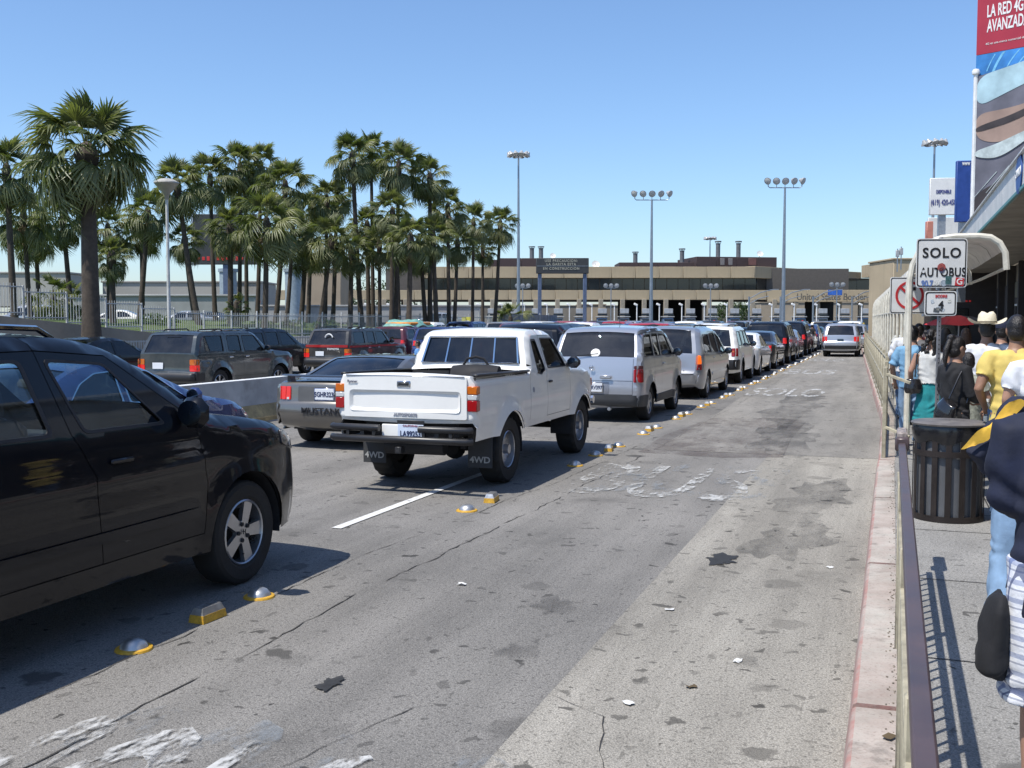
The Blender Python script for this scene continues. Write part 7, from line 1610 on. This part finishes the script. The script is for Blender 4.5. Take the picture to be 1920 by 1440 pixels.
person(spot(1711, 14.6), F - .15, 1.68, 'person in a light blue shirt and faded jeans beside the canopy pipe', BLUE_S, DENIML, 'short', SKIN, sleeve=.9, shoe=SHOEW)
person(spot(1701, 18.5), F, 1.74, 'dark-haired person in white under the canopy, nearest the railing', W_SHIRT, DENIM, 'short', sleeve=1.5)
person(spot(1722, 17.6), F, 1.70, 'dark-haired person in a grey top in front of the curly-haired woman', cloth('dull_grey', (.12, .12, .13)), DENIM, 'short')
person(spot(1772, 16.5), F + .2, 1.64, 'person with long dark hair and dark top in the shade past the sign post', cloth('plum', (.05, .02, .03)), DENIM, 'long')
person(spot(1810, 18.0), F, 1.62, 'brown-haired person in the shade left of the cowboy hat', cloth('rust', (.16, .05, .03)), DENIM, 'long', hairm=HAIR2)
person(spot(1878, 13.6), F, 1.74, 'person in a navy baseball cap between the cowboy hat and the yellow shirt', NAVY_S, DENIM, 'short', extras=[cap(NAVY_S)])
person(spot(1816, 11.0), F + .4, 1.42, 'child in a striped grey shirt between the woman in black and the cowboy hat', GREY_S, DENIM, 'short', sleeve=.6)
person(spot(1735, 21), F, 1.70, 'person in a red top farther down the covered walkway', cloth('red', (.28, .03, .03)), DENIM, 'short'); person(spot(1696, 23), F, 1.72, 'person in a pale top farthest down the covered walkway', cloth('pale', (.45, .45, .42)), DENIM, 'short')
def yellow_jacket(e, hd, arms):
    sg, sh, el, ha = arms[0]
    P = [[Vector((-.27, -.06, 1.43)).lerp(Vector((-.50, -.16, 1.10)), v_) + Vector((.07 * u, -.05 + .02 * math.sin(8 * v_), .02 * math.sin(11 * v_ + 3 * u))) for u in np.linspace(0, 1, 5)] for v_ in np.linspace(0, 1, 12)]
    MB().grid(P).build('yellow_cloth', cloth('marigold', (.60, .36, .04), .15), e, recalc=False, ang=80)
LEAN = person(spot(1880, 5.8), F + .1, 1.60, 'person in a dark navy hooded top and blue jeans, elbow out, at the right edge', NAVY_S, DENIML, 'short', armL=((-.40, -.12, 1.07), (-.19, .12, .94)), sleeve=1.9, build=1.15, stride=-.26, heel=.12, longtop=.80, extras=[yellow_jacket]); LEAN.rotation_euler = (0, .22, F + .1)
person(spot(2030, 3.45), F, 1.74, 'person in white and blue plaid shorts and navy top at the lower right corner', NAVY_S, PLAID, 'short', sleeve=1.6, legs='shorts', build=1.12, longtop=.78, armL=((-.22, .0, 1.16), (-.10, .24, 1.10)), extras=[sidebag])
def shortp(*a): return person(*a[:4], *a[4:])
q = spot(1522, 62, 0); person(q, F - .6, 1.70, 'person in black with a white cap walking between the queued cars', BLACK_S, cloth('grey_shorts', (.25, .24, .23)), 'short', SKIN2, legs='shorts', stride=.2, shoe=SHOEW, extras=[cap(WHITEP)], vox=.02)
q = spot(784, 28.5, 0); person(q, math.radians(90), 1.36, 'boy in a blue and yellow shirt standing between the lanes', cloth('boy_blue', (.10, .25, .50), .3), DENIM, 'short', SKIN2, vox=.016, extras=[lambda e, hd, arms: MB().box((0, .145, 1.22), (.13, .02, .12), RY(.5).to_3x3(), .01).build('yellow_print', YELL_S, e)])
bpy.data.scenes.remove(TMP)
